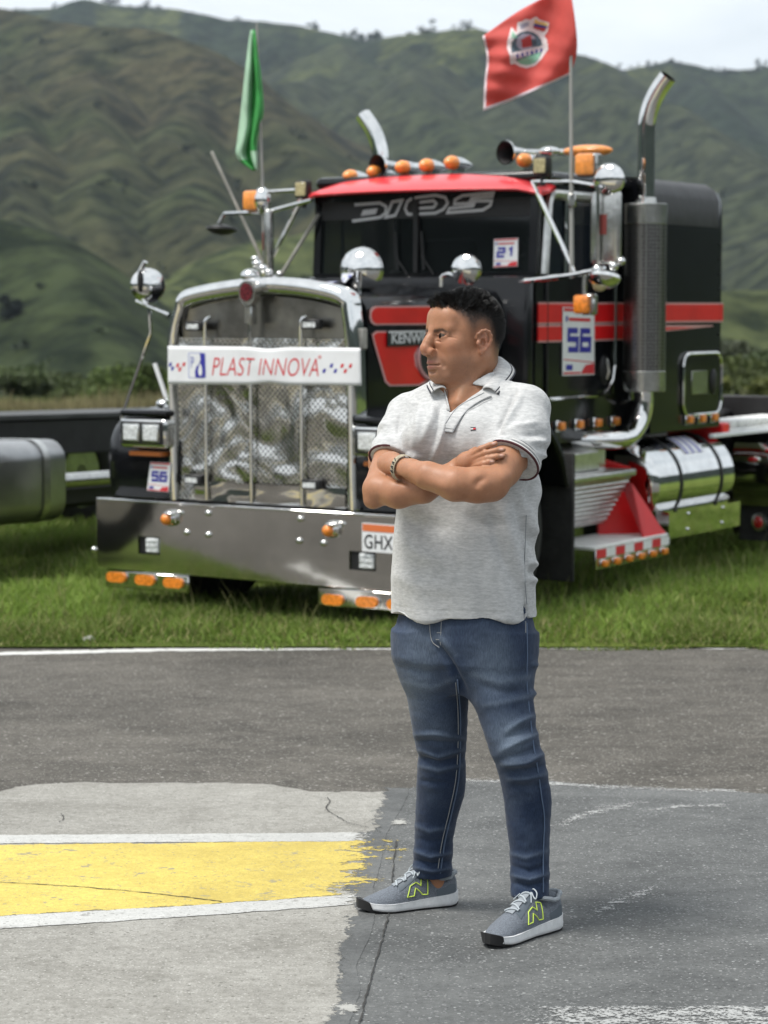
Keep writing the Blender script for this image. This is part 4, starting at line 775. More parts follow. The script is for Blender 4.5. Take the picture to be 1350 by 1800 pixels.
part('mirror_stalk', MB().tube([tuple(T(632, 482, 1, .44)), tuple(T(631, 525, 1, .46)), tuple(T(627, 560, 1, .4)), (HX - .02, .17, 1.68)], [.018, .013, .012, .014], 8), M_chr, mc); part('stalk_foot', MB().box((HX - .02, .15, 1.66), (.05, .06, .12), bev=.008), M_stain, mc)
c_ = T(817, 480, 1, .9); mr_ = round_mirror((c_[0], .92, c_[2]), .088, (-.1, 1, 0), truck); part('mirror_bowl', MB().lathe((c_[0], .915, c_[2]), (.1, -1, 0), [(0, .088), (.02, .085), (.04, .06), (.055, .004)], 24), M_chr, mr_)
part('mirror_stalk', MB().tube(smooth_path([tuple(T(800, 492, 1, .9)), tuple(T(788, 488, 1, .9)), tuple(T(777, 493, 1, .9)), tuple(T(775, 510, 1, .9))], 4), .012, 8), M_chr, mr_)
# ---- steps and tank ------------------------------------------------------------------------
box = part('battery_box', MB().prism([(.60, y, z) for y, z in ((1.78, .44), (2.62, .44), (2.62, .93), (1.78, .93))], (.30, 0, 0)), M_alu)
part('upper_step', MB().box2((.90, 1.78, .80), (1.0, 2.36, .93), bev=.012), M_alu, box)
part('step_tread', MB().box2((.90, 1.72, .755), (1.13, 2.62, .80), bev=.012, seg=2), M_alu, box)
part('step_riser', MB().prism([(.905, 1.74, .44), (.905, 2.60, .44), (1.10, 2.60, .755), (1.10, 1.74, .755)], (-.02, 0, 0)), M_alu, box)
for k in range(9):
    z = .47 + k * .031; x = .905 + (z - .44) / .315 * .195; part('tread_rib', MB().tube([(x + .004, 1.75, z), (x + .004, 2.59, z)], .008, 6), M_alu, box)
lstep = part('lower_step', MB().box2((.80, 1.92, .335), (1.20, 2.95, .36), bev=.006), M_whitetread, box)
part('step_face', MB().box2((1.185, 1.92, .215), (1.205, 2.95, .335), bev=.004), M_chr2, lstep)
for k in range(8):
    y = 1.93 + k * .1275; part('reflective_tape', MB().box2((1.205, y, .285), (1.2075, y + .126, .338)), M_redp if k % 2 == 0 else M_white, lstep)
for k in range(6):
    y = 2.02 + k * .168; a = part('step_light', MB().box2((1.205, y - .045, .222), (1.212, y + .045, .276), bev=.003), M_chr, lstep); part('lens', MB().box2((1.212, y - .032, .228), (1.235, y + .032, .270), bev=.01, seg=2), M_amb, a)
part('step_gusset', MB().prism([(1.19, 2.62, .34), (1.19, 2.95, .34), (1.10, 2.62, .70), (1.0, 2.62, .755)], (-.012, 0, 0)).prism([(.85, 2.63, .35), (1.19, 2.95, .35), (.95, 2.72, .66), (.85, 2.64, .72)], (0, .012, 0)), M_red, box)
part('step_gusset', MB().prism([(.80, 2.70, .36), (.80, 2.70, .86), (1.02, 2.74, .80), (.98, 2.78, .66), (1.10, 2.86, .36)], (0, .012, 0)), M_red, box)
part('step_hanger', MB().prism([(.85, 1.74, .95), (1.10, 1.74, .76), (.93, 1.80, .36), (.85, 1.80, .36)], (0, -.02, 0)), M_steel, box)
tc_, tr_ = (.80, .655), .305
tank = part('fuel_tank', MB().lathe((tc_[0], 2.97, tc_[1]), (0, 1, 0), [(0, .05), (.0, .24), (.012, .275), (.035, tr_), (1.22, tr_), (1.243, .275), (1.255, .24), (1.255, .05)], 48), M_chr)
for y in (3.34, 3.98): part('tank_strap', MB().lathe((tc_[0], y - .018, tc_[1]), (0, 1, 0), [(0, tr_), (0, tr_ + .006), (.036, tr_ + .006), (.036, tr_)], 48, cap=False), M_blk2, tank)
lab = [[(tc_[0] + (tr_ + .004) * math.cos(a), y, tc_[1] + (tr_ + .004) * math.sin(a)) for y in (3.52, 3.82)] for a in np.linspace(math.radians(38), math.radians(72), 7)]
m2, t, b = newmat('tank_label'); b.inputs['Roughness'].default_value = .4; tcn = nd(t, 'ShaderNodeTexCoord'); wv = nd(t, 'ShaderNodeTexWave', Scale=3.0, bands_direction='Y'); wv.inputs['Distortion'].default_value = 2; t.links.new(tcn.outputs['Object'], wv.inputs['Vector']); rr = nd(t, 'ShaderNodeValToRGB'); rr.color_ramp.elements[0].color = (.05, .05, .4, 1); rr.color_ramp.elements[0].position = .12; rr.color_ramp.elements[1].position = .2; rr.color_ramp.elements[1].color = (.75, .75, .8, 1); t.links.new(wv.outputs[0], rr.inputs[0]); t.links.new(rr.outputs[0], b.inputs['Base Color'])
part('tank_label', MB().grid(lab), m2, tank)
part('tank_skirt', MB().prism([(1.02, 3.10, .50), (1.13, 3.10, .475), (1.12, 3.12, .30), (1.0, 3.12, .30)], (0, 1.14, 0)), M_chr, tank)
for y in (3.4, 3.95): part('bolt', MB().ball((1.125, y, .345), .012, n=8, m=6).ball((1.13, y, .45), .012, n=8, m=6), M_chr, tank)
part('tank_bracket', MB().box2((.5, 3.08, .28), (1.02, 3.12, .62)), M_steel, tank)
# ---- behind the sleeper: deck plate, quarter fender, flap ---------------------------------------------
deck = part('deck_plate', MB().box2((-.95, 4.34, .955), (1.0, 5.5, .975), bev=.004), M_whitetread)
for k in range(8): part('deck_scallop', MB().box2((.72, 4.42 + k * .135, .975), (.97, 4.545 + k * .135, 1.03), bev=.02, seg=2), M_whitetread, deck)
part('deck_edge', MB().box2((.99, 4.0, .925), (1.03, 5.5, .955), bev=.006), M_white, deck)
part('hose_rack', MB().box2((-.1, 4.28, 1.16), (.5, 4.46, 1.30), bev=.05, seg=3), M_red, deck); part('fifth_wheel_plate', MB().box2((-.45, 5.0, 1.0), (.45, 6.0, 1.06), bev=.03), M_steel, deck); part('deck_rail', MB().box2((-.9, 5.6, .98), (.9, 5.7, 1.16), bev=.01), M_steel, deck)
p0 = T(1287, 892, 1, 4.62); p1 = T(1372, 786, 1, 4.62); zc = (p0[2] + p1[2]) / 2
qf = part('side_box', MB().grid([[(x, 4.62 + .03 * (abs(z - zc) / (p1[2] - zc)) ** 3, z) for x in np.linspace(p0[0], p1[0], 8)] for z in np.linspace(p0[2], p1[2], 10)]).box2((p0[0], 4.66, p0[2]), (p1[0], 5.05, p1[2])), M_bump)
for px in (1323, 1352):
    a = T(px, 813 if px < 1340 else 798, 1, 4.60); rr_ = part('reflector_rim', MB().ball((a[0], 4.615, a[2]), (.055, .014, .026)), M_chr2, qf); part('oval_reflector', MB().ball((a[0], 4.606, a[2]), (.042, .014, .018)), M_rlens, rr_)
fl2 = part('rear_flap', MB().box2((p0[0] + .02, 4.70, p0[2] - .26), (p1[0], 4.73, p0[2] - .004), bev=.005), M_rub); a = T(1336, 923, 1, 4.68)
rl_ = part('round_light', MB().lathe((a[0], 4.70, a[2]), (-.3, -1, 0), [(0, .066), (.03, .066), (.036, .048)], 24), M_alu, fl2); part('lens', MB().lathe((a[0] - .009, 4.67, a[2]), (-.3, -1, 0), [(0, .048), (.014, .036), (.02, .002)], 24), M_rlens, rl_)
part('deck_beam', MB().box2((.55, 4.24, .93), (.99, 4.36, 1.02), bev=.01), M_red, deck)
# ================================================================ BANNER TIED ACROSS THE RADIATOR, FLAGS
banner = thing('banner', 'white vinyl banner with red lettering tied across the truck radiator', 'banner'); banner.matrix_world = truck.matrix_world.copy()
QB = Quad(T(297, 614, 1, .02), T(635, 618, 1, .02), T(636, 684, 1, .02), T(298, 681, 1, .02), FRONT)
def bwave(u, v):
    w = .012 * math.sin(u * 5.2 + 1) + .010 * math.exp(-((u - .52) / .10) ** 2) * (1 - 2 * abs(v - .5)) + .004 * math.sin(u * 23 + v * 4) * (.4 + abs(v - .5)); return .006 + w * .5
dv = lambda u, v: (-.05 if v > .5 else .05) * math.exp(-((u - .53) / .07) ** 2) * abs(v - .5) * 2
def bp_(u, v, off=0): return tuple(QB.at(u, v + dv(u, v), bwave(u, v) + off))
rows = [[bp_(i / 60, j / 10) for i in range(61)] for j in range(11)]
cl = MB().grid(rows).build('cloth', M_white, banner, 0); sol = cl.modifiers.new('thickness', 'SOLIDIFY'); sol.thickness = .0015; sol.offset = -1
def bprint(name, vs, fs, m, off=.0025):
    bm = bmesh.new(); V = [bm.verts.new((p[0], p[1], 0)) for p in vs]
    for f_ in fs:
        try: bm.faces.new([V[i] for i in f_])
        except ValueError: pass
    bmesh.ops.triangulate(bm, faces=list(bm.faces))
    bmesh.ops.subdivide_edges(bm, edges=[e for e in bm.edges if e.calc_length() > .05], cuts=1, use_grid_fill=True); bm.verts.index_update()
    v2 = [bp_(v.co.x, v.co.y, off) for v in bm.verts]; f2 = [[v.index for v in f_.verts] for f_ in bm.faces]; bm.free()
    return mesh_obj(name, v2, f2, m, banner, 0, None, None, False)
v, f = text_polys('PLAST INNOVA', 1.0, .28, 1.02, 0, -.006); W_ = max(p[0] for p in v)
bprint('lettering', [(.232 + p[0] / W_ * .555, .235 + p[1] * .70) for p in v], f, M_redp)
bprint('registered_mark', [(.795 + a, .75 + b) for a, b in arc((0, 0), .009, 0, 360, 12, .05)[:-1]], [list(range(12))], mat('pale_red', (.65, .3, .3), .5))
bprint('logo', [(.118, .16), (.200, .16), (.206, .19), (.206, .80), (.200, .83), (.118, .83), (.112, .80), (.112, .19)], [list(range(8))], mat('logo_outline', (.30, .34, .62), .5), .002)
bprint('logo', [(.121, .18), (.197, .18), (.201, .21), (.201, .78), (.197, .81), (.121, .81), (.117, .78), (.117, .21)], [list(range(8))], M_white, .003)
bl = [(.150, .18), (.197, .18), (.203, .24), (.203, .78), (.197, .82), (.176, .82), (.180, .66), (.172, .54), (.156, .46), (.148, .34)]; bprint('logo', bl, [list(range(len(bl)))], M_blue, .004)
dr = [(.177 + a, .36 + b) for a, b in arc((0, 0), .011, 180, 360, 8, .14)] + [(.186, .46), (.178, .56), (.170, .46)]; bprint('logo', dr, [list(range(len(dr)))], M_white, .005)
v, f = text_polys('P', 1.0, 0, 1, 0, -.01); bprint('logo', [(.124 + p[0] * .042, .44 + p[1] * .42) for p in v], f, mat('logo_p', (.12, .15, .5), .5), .005)
def check(u, v, m, s=.014): bprint('check_mark', [(u, v), (u + s, v), (u + s * 1.45, v + .105), (u + s * .45, v + .105)], [[0, 1, 2, 3]], m)
for u, v, m in ((.004, .46, M_blue), (.016, .36, M_blue), (.044, .44, M_redp), (.056, .34, M_redp), (.078, .47, M_redp)): check(u, v, m)
for u, v, m in ((.806, .33, M_blue), (.843, .47, M_blue), (.862, .33, M_blue), (.896, .47, M_redp), (.912, .33, M_redp), (.938, .47, M_redp)): check(u, v, m)
def translucent(m, col, k):
    t = m.node_tree; tr = nd(t, 'ShaderNodeBsdfTranslucent'); tr.inputs[0].default_value = c4(col); ms = nd(t, 'ShaderNodeMixShader'); ms.inputs[0].default_value = k; t.links.new(t.nodes['Principled BSDF'].outputs[0], ms.inputs[1]); t.links.new(tr.outputs[0], ms.inputs[2]); t.links.new(ms.outputs[0], t.nodes['Material Output'].inputs[0]); return m
# ---- flags on poles clamped to the mirror arms -------------------------------------------
def tw(l): return np.array(truck.matrix_world @ Vector(l))
# green flag hanging slack
pb_ = tw(T(467, 490, 1, 1.7)); pt = tw(T(447, 60, 1, 1.7) + np.array([.02, 0, .05]))
gf = thing('green_flag', 'limp green and white flag on a thin pole beside the far mirror', 'flag')
MB().tube([tuple(pb_), tuple((pb_ + pt) / 2), tuple(pt)], [.013, .009, .006], 8).build('pole', mat('pole_grey', (.33, .33, .31), .6), gf)
M_green = mat('green_cloth', (.035, .27, .055), .75, var=(8, .2), bump=(120, .1)); M_pale = mat('pale_green_cloth', (.36, .55, .39), .75, var=(8, .12), bump=(120, .1))
def world_px(px, py, d=0.0): return tw(T(px, py, 1, 1.7 + d))
# vertical folds: outline rows of (py, x positions of five fold lines)
GR = [(58, 440, 442, 445, 447, 448), (90, 436, 440, 445, 450, 453), (130, 431, 438, 446, 452, 458), (170, 427, 436, 445, 455, 462), (205, 423, 434, 443, 454, 463), (230, 420, 432, 442, 450, 456), (255, 417, 428, 437, 446, 452), (275, 415, 424, 435, 447, 452), (290, 424, 430, 440, 449, 452), (305, 444, 446, 449, 451, 452)]
zz = (.03, -.03, .04, -.05, .03); rows = [[tuple(world_px(r[1 + k], r[0], zz[k] * min(1, i * .5) + .01 * math.sin(i * 1.7 + k))) for k in range(5)] for i, r in enumerate(GR)]
def dense(rows, a=4, b=4):
    R = [smooth_path(r, b) for r in rows]; Cc = [smooth_path([r[j] for r in R], a) for j in range(len(R[0]))]; return [[tuple(Cc[j][i]) for j in range(len(R[0]))] for i in range(len(Cc[0]))]
rows = dense(rows); mb = MB(); mb.grid(rows); nc_ = len(rows[0]) - 1
mb.m = [1 if ((k % nc_) < 7 and (k // nc_) < 31) or ((k // nc_) > 26 and (k % nc_) > 9) else 0 for k in range(len(mb.f))]
cl = mb.build('cloth', [M_green, M_pale], gf, 0); so2 = cl.modifiers.new('thickness', 'SOLIDIFY'); so2.thickness = .002
# red flag streaming
pb_ = tw(T(1005, 490, 1, 1.7)); pt = tw(T(1003, -60, 1, 1.7))
rf = thing('red_flag', 'red flag with white border and round emblem blowing from a pole by the near mirror', 'flag')
MB().tube([tuple(pb_), tuple((pb_ + pt) / 2), tuple(pt)], [.014, .011, .008], 8).build('pole', D.materials['pole_grey'], rf)
MB().box(tw(T(1005, 358, 1, 1.7)), (.05, .05, .09), bev=.01).build('pole_clamp', M_chr2, rf)
FR = [[(1003, -12), (960, 0), (905, 30), (848, 70)], [(1012, 50), (962, 65), (908, 85), (856, 108)], [(1014, 95), (965, 112), (912, 130), (852, 150)], [(1004, 136), (960, 156), (910, 178), (850, 201)]]
def fcoef(u, v):
    return .10 * math.sin(u * 5.0 + v * 1.2) * u + .03 * math.sin(u * 9 - v * 5) - .10 * u
NU, NV = 44, 30
FRd = [smooth_path([(a, b, 0.) for a, b in r], 15) for r in FR]; ncol = len(FRd[0]); FRd = [smooth_path([r[j] for r in FRd], 10) for j in range(ncol)]
nrow = len(FRd[0]); rows = []
for i in range(nrow):
    rows.append([tuple(world_px(FRd[j][i][0], FRd[j][i][1], fcoef(j / (ncol - 1), i / (nrow - 1)) + .012 * math.sin(i * .9 + j * .35) * (j / ncol))) for j in range(ncol)])
mb = MB().grid(rows); M_rcl = translucent(mat('red_cloth', (.74, .13, .11), .7, var=(7, .10), bump=(9, .25)), (.74, .12, .10), .4); M_wcl = mat('white_hem', (.75, .62, .66), .7)
nn_ = ncol - 1; mb.m = [1 if (k // nn_) >= nrow - 2 or (k % nn_) == nn_ - 1 else 0 for k in range(len(mb.f))]
cl = mb.build('cloth', [M_rcl, M_wcl], rf, 0); s3 = cl.modifiers.new('thickness', 'SOLIDIFY'); s3.thickness = .002
# emblem printed on the cloth (u along the fly, v down)
cr = lambda x, y: (800 + x / 5.19, y / 5.19)
M_em = [mat('emblem_white', (.72, .62, .62), .7), mat('emblem_navy', (.07, .11, .14), .7, var=(40, .5)), mat('emblem_green', (.22, .46, .32), .7), mat('emblem_yellow', (.72, .48, .14), .7), mat('emblem_blue', (.05, .06, .25), .7), mat('emblem_red', (.40, .05, .05), .7), mat('emblem_grey', (.36, .34, .42), .7)]
SH = [(0, ((480, 400), (515, 280), (560, 330), (570, 240), (640, 205), (690, 210), (705, 190), (730, 175), (770, 210), (860, 240), (845, 320), (815, 360), (840, 400), (855, 480), (825, 520), (790, 570), (730, 630), (660, 655), (590, 640), (540, 610), (505, 620), (495, 540), (475, 470))),
      (1, arc((655, 470), 145, 0, 360, 24, 155)[:-1]), (6, arc((650, 420), 95, 0, 360, 16, 80)[:-1]), (5, ((600, 390), (690, 350), (700, 450), (610, 470))), (1, ((690, 390), (780, 380), (790, 440), (700, 460))), (2, ((560, 585), (785, 505), (770, 560), (710, 612), (650, 628), (590, 612))), (0, ((520, 515), (820, 440), (825, 490), (530, 575)))]
for k in range(6): SH.append((4, tuple((552 + k * 44 + a, 532 - k * 11 + b_) for a, b_ in ((0, -2), (26, -9), (28, 24), (3, 31)))))
SH += [(3, ((725, 200), (765, 225), (850, 245), (845, 270), (718, 240))), (4, ((718, 240), (845, 270), (838, 290), (712, 268))), (5, ((712, 268), (838, 290), (820, 325), (710, 290))), (2, ((520, 310), (565, 372), (512, 384))), (6, ((585, 255), (670, 225), (672, 265), (600, 300)))]
SH = [(m_, np.array([cr(*p) for p in pl])) for m_, pl in SH]
def inside(pl, x, y):
    c_ = False; j = len(pl) - 1
    for i in range(len(pl)):
        if (pl[i][1] > y) != (pl[j][1] > y) and x < (pl[j][0] - pl[i][0]) * (y - pl[i][1]) / (pl[j][1] - pl[i][1]) + pl[i][0]: c_ = not c_
        j = i
    return c_
R3 = np.array(rows); PX = np.array([[FRd[j][i][:2] for j in range(ncol)] for i in range(nrow)]); sub = 5; cells = {}
lo_, hi_ = SH[0][1].min(0) - 4, SH[0][1].max(0) + 4
for i in range(nrow - 1):
    for j in range(ncol - 1):
        if not (lo_[0] < PX[i, j, 0] < hi_[0] and lo_[1] < PX[i, j, 1] < hi_[1]): continue
        bil = lambda A, u, v: (A[i, j] * (1 - u) + A[i, j + 1] * u) * (1 - v) + (A[i + 1, j] * (1 - u) + A[i + 1, j + 1] * u) * v
        n_ = np.cross(R3[i, j + 1] - R3[i, j], R3[i + 1, j] - R3[i, j]); n_ = n_ / np.linalg.norm(n_); n_ = n_ if n_[1] < 0 else -n_
        for a in range(sub):
            for c_ in range(sub):
                x, y = bil(PX, (a + .5) / sub, (c_ + .5) / sub); hit = [m_ for m_, pl in SH if inside(pl, x, y)]
                if hit: cells.setdefault(hit[-1], MB()).add([tuple(bil(R3, (a + da) / sub, (c_ + dc) / sub) + n_ * .004) for da, dc in ((0, 0), (1, 0), (1, 1), (0, 1))], [[0, 1, 2, 3]])
for m_, mb_ in cells.items(): struct(mb_.build('emblem_print', M_em[m_], rf, 0, fixn=False), 'stuff')
# ================================================================ GRASS, SHRUBS, HOUSES, NEIGHBOURING VEHICLES
def tcol_mat(name, rough=.7, sss=0, trans=0.0):
    m, t, b = newmat(name); at = nd(t, 'ShaderNodeVertexColor', layer_name='tint'); t.links.new(at.outputs[0], b.inputs['Base Color']); b.inputs['Roughness'].default_value = rough; b.inputs['Specular IOR Level'].default_value = .2
    if trans:
        tr = nd(t, 'ShaderNodeBsdfTranslucent'); t.links.new(at.outputs[0], tr.inputs[0]); mx_ = nd(t, 'ShaderNodeMixShader'); mx_.inputs[0].default_value = trans; t.links.new(b.outputs[0], mx_.inputs[1]); t.links.new(tr.outputs[0], mx_.inputs[2]); t.links.new(mx_.outputs[0], t.nodes['Material Output'].inputs[0])
    return m
M_blade = tcol_mat('grass_blade', .6, trans=.35); M_leaf = tcol_mat('leaf', .6, trans=.25)
def soup(name, V, Fq, col, m, parent=None):
    me = D.meshes.new(name); n = len(Fq); k = Fq.shape[1]
    me.vertices.add(len(V)); me.vertices.foreach_set('co', V.astype(np.float32).ravel()); me.loops.add(n * k); me.loops.foreach_set('vertex_index', Fq.astype(np.int32).ravel()); me.polygons.add(n); me.polygons.foreach_set('loop_start', np.arange(0, n * k, k, dtype=np.int32)); me.update(calc_edges=True)
    c_ = np.ones((len(V), 4), np.float32); c_[:, :3] = col; a = me.color_attributes.new('tint', 'FLOAT_COLOR', 'POINT'); a.data.foreach_set('color', c_.ravel()); me.materials.append(m); o = D.objects.new(name, me); COL.objects.link(o)
    if parent is not None: o.parent = parent
    return o
def blades(x, y, z, h, w, lean, col, name, m=None):
    n = len(x); a = RNG.random(n) * 2 * np.pi; b = RNG.random(n) * 2 * np.pi; sx, sy = np.cos(a) * w / 2, np.sin(a) * w / 2; lx, ly = np.cos(b) * lean * h, np.sin(b) * lean * h; P = np.stack([x, y, z], -1)
    def pt(k, t, s): return P + np.stack([sx * s + lx * t * t, sy * s + ly * t * t, h * t * (1 - .25 * lean * t)], -1)
    V = np.stack([pt(0, 0, -1), pt(0, 0, 1), pt(0, .45, .85), pt(0, .45, -.85), pt(0, 1, .06), pt(0, 1, -.06)], 1).reshape(-1, 3); i = np.arange(n)[:, None] * 6; Fq = np.concatenate([i + np.array([0, 1, 2, 3]), i + np.array([3, 2, 4, 5])])
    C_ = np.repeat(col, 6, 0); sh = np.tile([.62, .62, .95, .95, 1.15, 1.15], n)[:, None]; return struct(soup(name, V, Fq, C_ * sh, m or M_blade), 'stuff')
nB = 190000; yy = E_Y + 14 * RNG.random(nB * 2) ** 1.5; hw = yy * .22 + .9; xx = (RNG.random(nB * 2) * 2 - 1) * hw
yy = yy - .10 * np.clip(fbm(np.stack([xx * 2.2, xx * 0 + 3.], -1), 4, 87) * 2.0 + .1, -1, 1.2) * np.clip((E_Y + .5 - yy) / .5, 0, 1); tuft = fbm(np.stack([xx * 1.6, yy * 1.6], -1), 4, 81); keep = RNG.random(nB * 2) < np.clip(.62 + 1.2 * tuft, .12, 1) * np.where(yy < E_Y + .12, .35, 1)
lt = np.linalg.inv(TB) @ (np.stack([xx, yy, np.zeros_like(xx)]) - TO[:, None]); under = (np.abs(lt[0]) < 1.0) & (lt[1] > .25) & (lt[1] < 5); keep &= ~(under & (RNG.random(nB * 2) < .75)); xx, yy, tuft = xx[keep][:nB], yy[keep][:nB], tuft[keep][:nB]
nB = len(xx); hh = (.03 + .06 * RNG.random(nB) + .06 * np.clip(tuft, 0, 1)) * np.clip((yy - E_Y) / .5 + .35, .35, 1.15)
far_tall = np.clip((yy - 14.5) / 2, 0, 1); hh = hh * (1 + .35 * far_tall)
g1, g2, g3 = np.array([.225, .315, .060]), np.array([.130, .205, .042]), np.array([.36, .34, .15]); mix = RNG.random(nB)[:, None]; colg = g1 * mix + g2 * (1 - mix); dry = (RNG.random(nB) < np.where(yy < 13.2, .20, .07))[:, None]; pt_ = np.clip(fbm(np.stack([xx * .9, yy * .9], -1), 3, 83) * 1.4, -.5, .5)[:, None]; colg = np.where(dry, g3 * (.6 + .6 * mix), colg * (1 + pt_ * .5))
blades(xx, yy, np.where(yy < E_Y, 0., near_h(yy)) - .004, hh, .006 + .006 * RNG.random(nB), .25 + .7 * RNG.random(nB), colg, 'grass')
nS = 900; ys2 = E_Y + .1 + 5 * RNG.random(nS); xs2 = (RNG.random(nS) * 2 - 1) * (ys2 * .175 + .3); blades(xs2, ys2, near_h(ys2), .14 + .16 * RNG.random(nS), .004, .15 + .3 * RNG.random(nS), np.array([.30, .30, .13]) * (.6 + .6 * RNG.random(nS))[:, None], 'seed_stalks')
# meadow and reeds farther off
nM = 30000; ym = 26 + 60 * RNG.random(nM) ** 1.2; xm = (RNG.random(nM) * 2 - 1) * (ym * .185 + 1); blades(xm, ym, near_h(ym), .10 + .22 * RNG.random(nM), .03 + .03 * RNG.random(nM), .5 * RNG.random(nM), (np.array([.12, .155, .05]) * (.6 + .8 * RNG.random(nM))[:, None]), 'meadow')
nR = 5000; yr = 56 + 8 * RNG.random(nR); xr = -.178 * yr + 9.5 * RNG.random(nR); zr_ = near_h(yr); blades(xr, yr, zr_, .35 + .75 * RNG.random(nR) * np.clip(.5 + fbm(np.stack([xr * .5, yr * .5], -1), 3, 88), .1, 1.2), .03, .3 * RNG.random(nR), np.array([.26, .225, .12]) * (.45 + .9 * RNG.random(nR))[:, None], 'reeds')
# --- shrubs and trees: trunk + crown of separate leaf faces in clumps ------------------------------
def leaf_cloud(c, r, n, size, base, seed, lobes=9):
    rg = np.random.default_rng(seed); L = [(np.array(c) + rg.normal(size=3) * np.array(r) * .48, np.array(r) * (.32 + .3 * rg.random())) for _ in range(lobes)]; which = rg.integers(0, lobes, n); d = rg.normal(size=(n, 3)); d /= np.linalg.norm(d, axis=1, keepdims=True); rad_ = (.55 + .5 * rg.random(n) ** .5)[:, None]
    C0 = np.array([l[0] for l in L])[which]; R0 = np.array([l[1] for l in L])[which]; P = C0 + d * R0 * rad_; P[:, 2] = np.maximum(P[:, 2], c[2] - r[2] * .95)
    a = rg.normal(size=(n, 3)); a /= np.linalg.norm(a, axis=1, keepdims=True); b = np.cross(a, rg.normal(size=(n, 3))); b /= np.linalg.norm(b, axis=1, keepdims=True); s = (size * (.5 + rg.random(n)))[:, None]
    V = np.stack([P - a * s, P - b * s * .55, P + a * s, P + b * s * .55], 1).reshape(-1, 3); Fq = np.arange(n * 4).reshape(-1, 4); tone = (.55 + .6 * rg.random(n) + .35 * vnoise(which[:, None] * np.array([[3.7]]), 5))[:, None]
    return V, Fq, np.repeat(np.array(base) * tone, 4, 0)
def shrub(name, label, cat, p, r, n, size, base, seed, group):
    t_ = thing(name, label, cat, tuple(p), group); V, Fq, C_ = leaf_cloud((0, 0, r[2] * 1.15), r, n, size, base, seed); soup('crown', V, Fq, C_, M_leaf, t_)
    rg = random.Random(seed); mb = MB(); mb.tube([(0, 0, -.1), (.05 * r[0], 0, r[2] * .6), (.1 * r[0], .05 * r[0], r[2] * 1.3)], [.06 * r[2], .045 * r[2], .02 * r[2]], 7)
    for k in range(4): a = rg.random() * 6.28; mb.tube([(0, 0, r[2] * .3), (math.cos(a) * r[0] * .3, math.sin(a) * r[0] * .3, r[2] * .9), (math.cos(a) * r[0] * .5, math.sin(a) * r[0] * .5, r[2] * 1.3)], [.035 * r[2], .02 * r[2], .008 * r[2]], 6)
    mb.build('trunk', M_bark, t_); return t_
M_bark = mat('bark', (.06, .05, .04), .9, var=(6, .4))
def gz(x, y): return float(terrain_h(np.array([[float(x)]]), np.array([[float(y)]]))[0][0, 0])
for i, (px, y, rx, rz, lab, base) in enumerate(((1290, 62, 1.2, .62, 'olive green rounded bush behind the truck sleeper', (.085, .105, .040)), (1335, 60, 1.1, .55, 'yellowish green bush beyond the truck deck', (.120, .135, .040)), (1318, 74, 1.6, .95, 'grey green bush standing behind the olive bushes', (.085, .098, .062)), (1385, 66, 1.4, .7, 'dark green bush at the meadow edge past the truck', (.06, .085, .035)))):
    x = (px - 675) / F_PX * y; shrub('bush', lab, 'bush', (x, y, gz(x, y)), (rx, rx, rz), 2200, .11, base, 300 + i, 'bushes at the meadow edge')
for i, (px, y, rx, rz, lab, base) in enumerate(((20, 92, 1.7, .55, 'low dark bush beyond the reeds below the hillside', (.075, .10, .042)), (95, 100, 2.0, .6, 'broad green bush beyond the reeds below the pink-roofed house', (.085, .11, .045)), (170, 88, 1.6, .5, 'mid green bush beyond the reeds beside the fender mirror pole', (.095, .125, .045)), (250, 84, 1.8, .65, 'bright green bush behind the fender rod of the truck', (.085, .12, .034)), (25, 600, 2.7, 2.6, 'single dark round tree standing alone on the left-hand slope', (.014, .024, .018)))):
    x = (px - 675) / F_PX * y; shrub('bush' if y < 300 else 'tree', lab, 'bush' if y < 300 else 'tree', (x, y, gz(x, y)), (rx, rx, rz), 2200, .13 if y < 300 else .4, base, 330 + i, 'bushes beyond the reeds' if y < 300 else None)
# mass of scrub on the valley floor and hillsides, read as one
Vs, Fs, Cs = [], [], []; off = 0; rg = np.random.default_rng(5)
def scat(n, fy, fx, size, base, leaf, q):
    global off
    for k in range(n):
        y = fy(rg); x = fx(rg, y); s = size(rg, y); z = gz_tab(x, y); V, Fq, C_ = leaf_cloud((x, y, z + s * .45), (s, s, s * .55), q, leaf * s, np.array(base) * (.6 + .7 * rg.random()), int(rg.integers(1e6)), 4); Vs.append(V); Fs.append(Fq + off); Cs.append(C_); off += len(V)
from mathutils import kdtree
def gz_tab(x, y):
    i = min(max(np.searchsorted(ys, y), 1), len(ys) - 1); row = Xg[i]; j = min(max(np.searchsorted(row, x), 1), len(row) - 1); return float(Hg[i, j])
scat(150, lambda r: 150 + 420 * r.random() ** 1.2, lambda r, y: (r.random() * 2 - 1) * y * .19, lambda r, y: .8 + 1.6 * r.random(), (.055, .075, .034), .22, 70)
scat(140, lambda r: 550 + 1500 * r.random(), lambda r, y: (r.random() * 2 - 1) * y * .19, lambda r, y: 2 + 3.5 * r.random() ** 2, (.026, .038, .022), .28, 40)
crest_pts = [aty(a, b, d) for a, b, d in RIDGES[0][0]]
def crest_xy(r):
    k = r.integers(1, len(crest_pts) - 2); t = r.random(); p = crest_pts[k] * (1 - t) + crest_pts[k + 1] * t; return p
for k in range(150):
    p = crest_xy(rg); s = 3 + 7 * rg.random() ** 2; z = gz_tab(p[0], p[1]); V, Fq, C_ = leaf_cloud((p[0], p[1], z + s * .5), (s, s, s * .8), 40, .3 * s, (.03, .042, .03), int(rg.integers(1e6)), 4); Vs.append(V); Fs.append(Fq + off); Cs.append(C_); off += len(V)
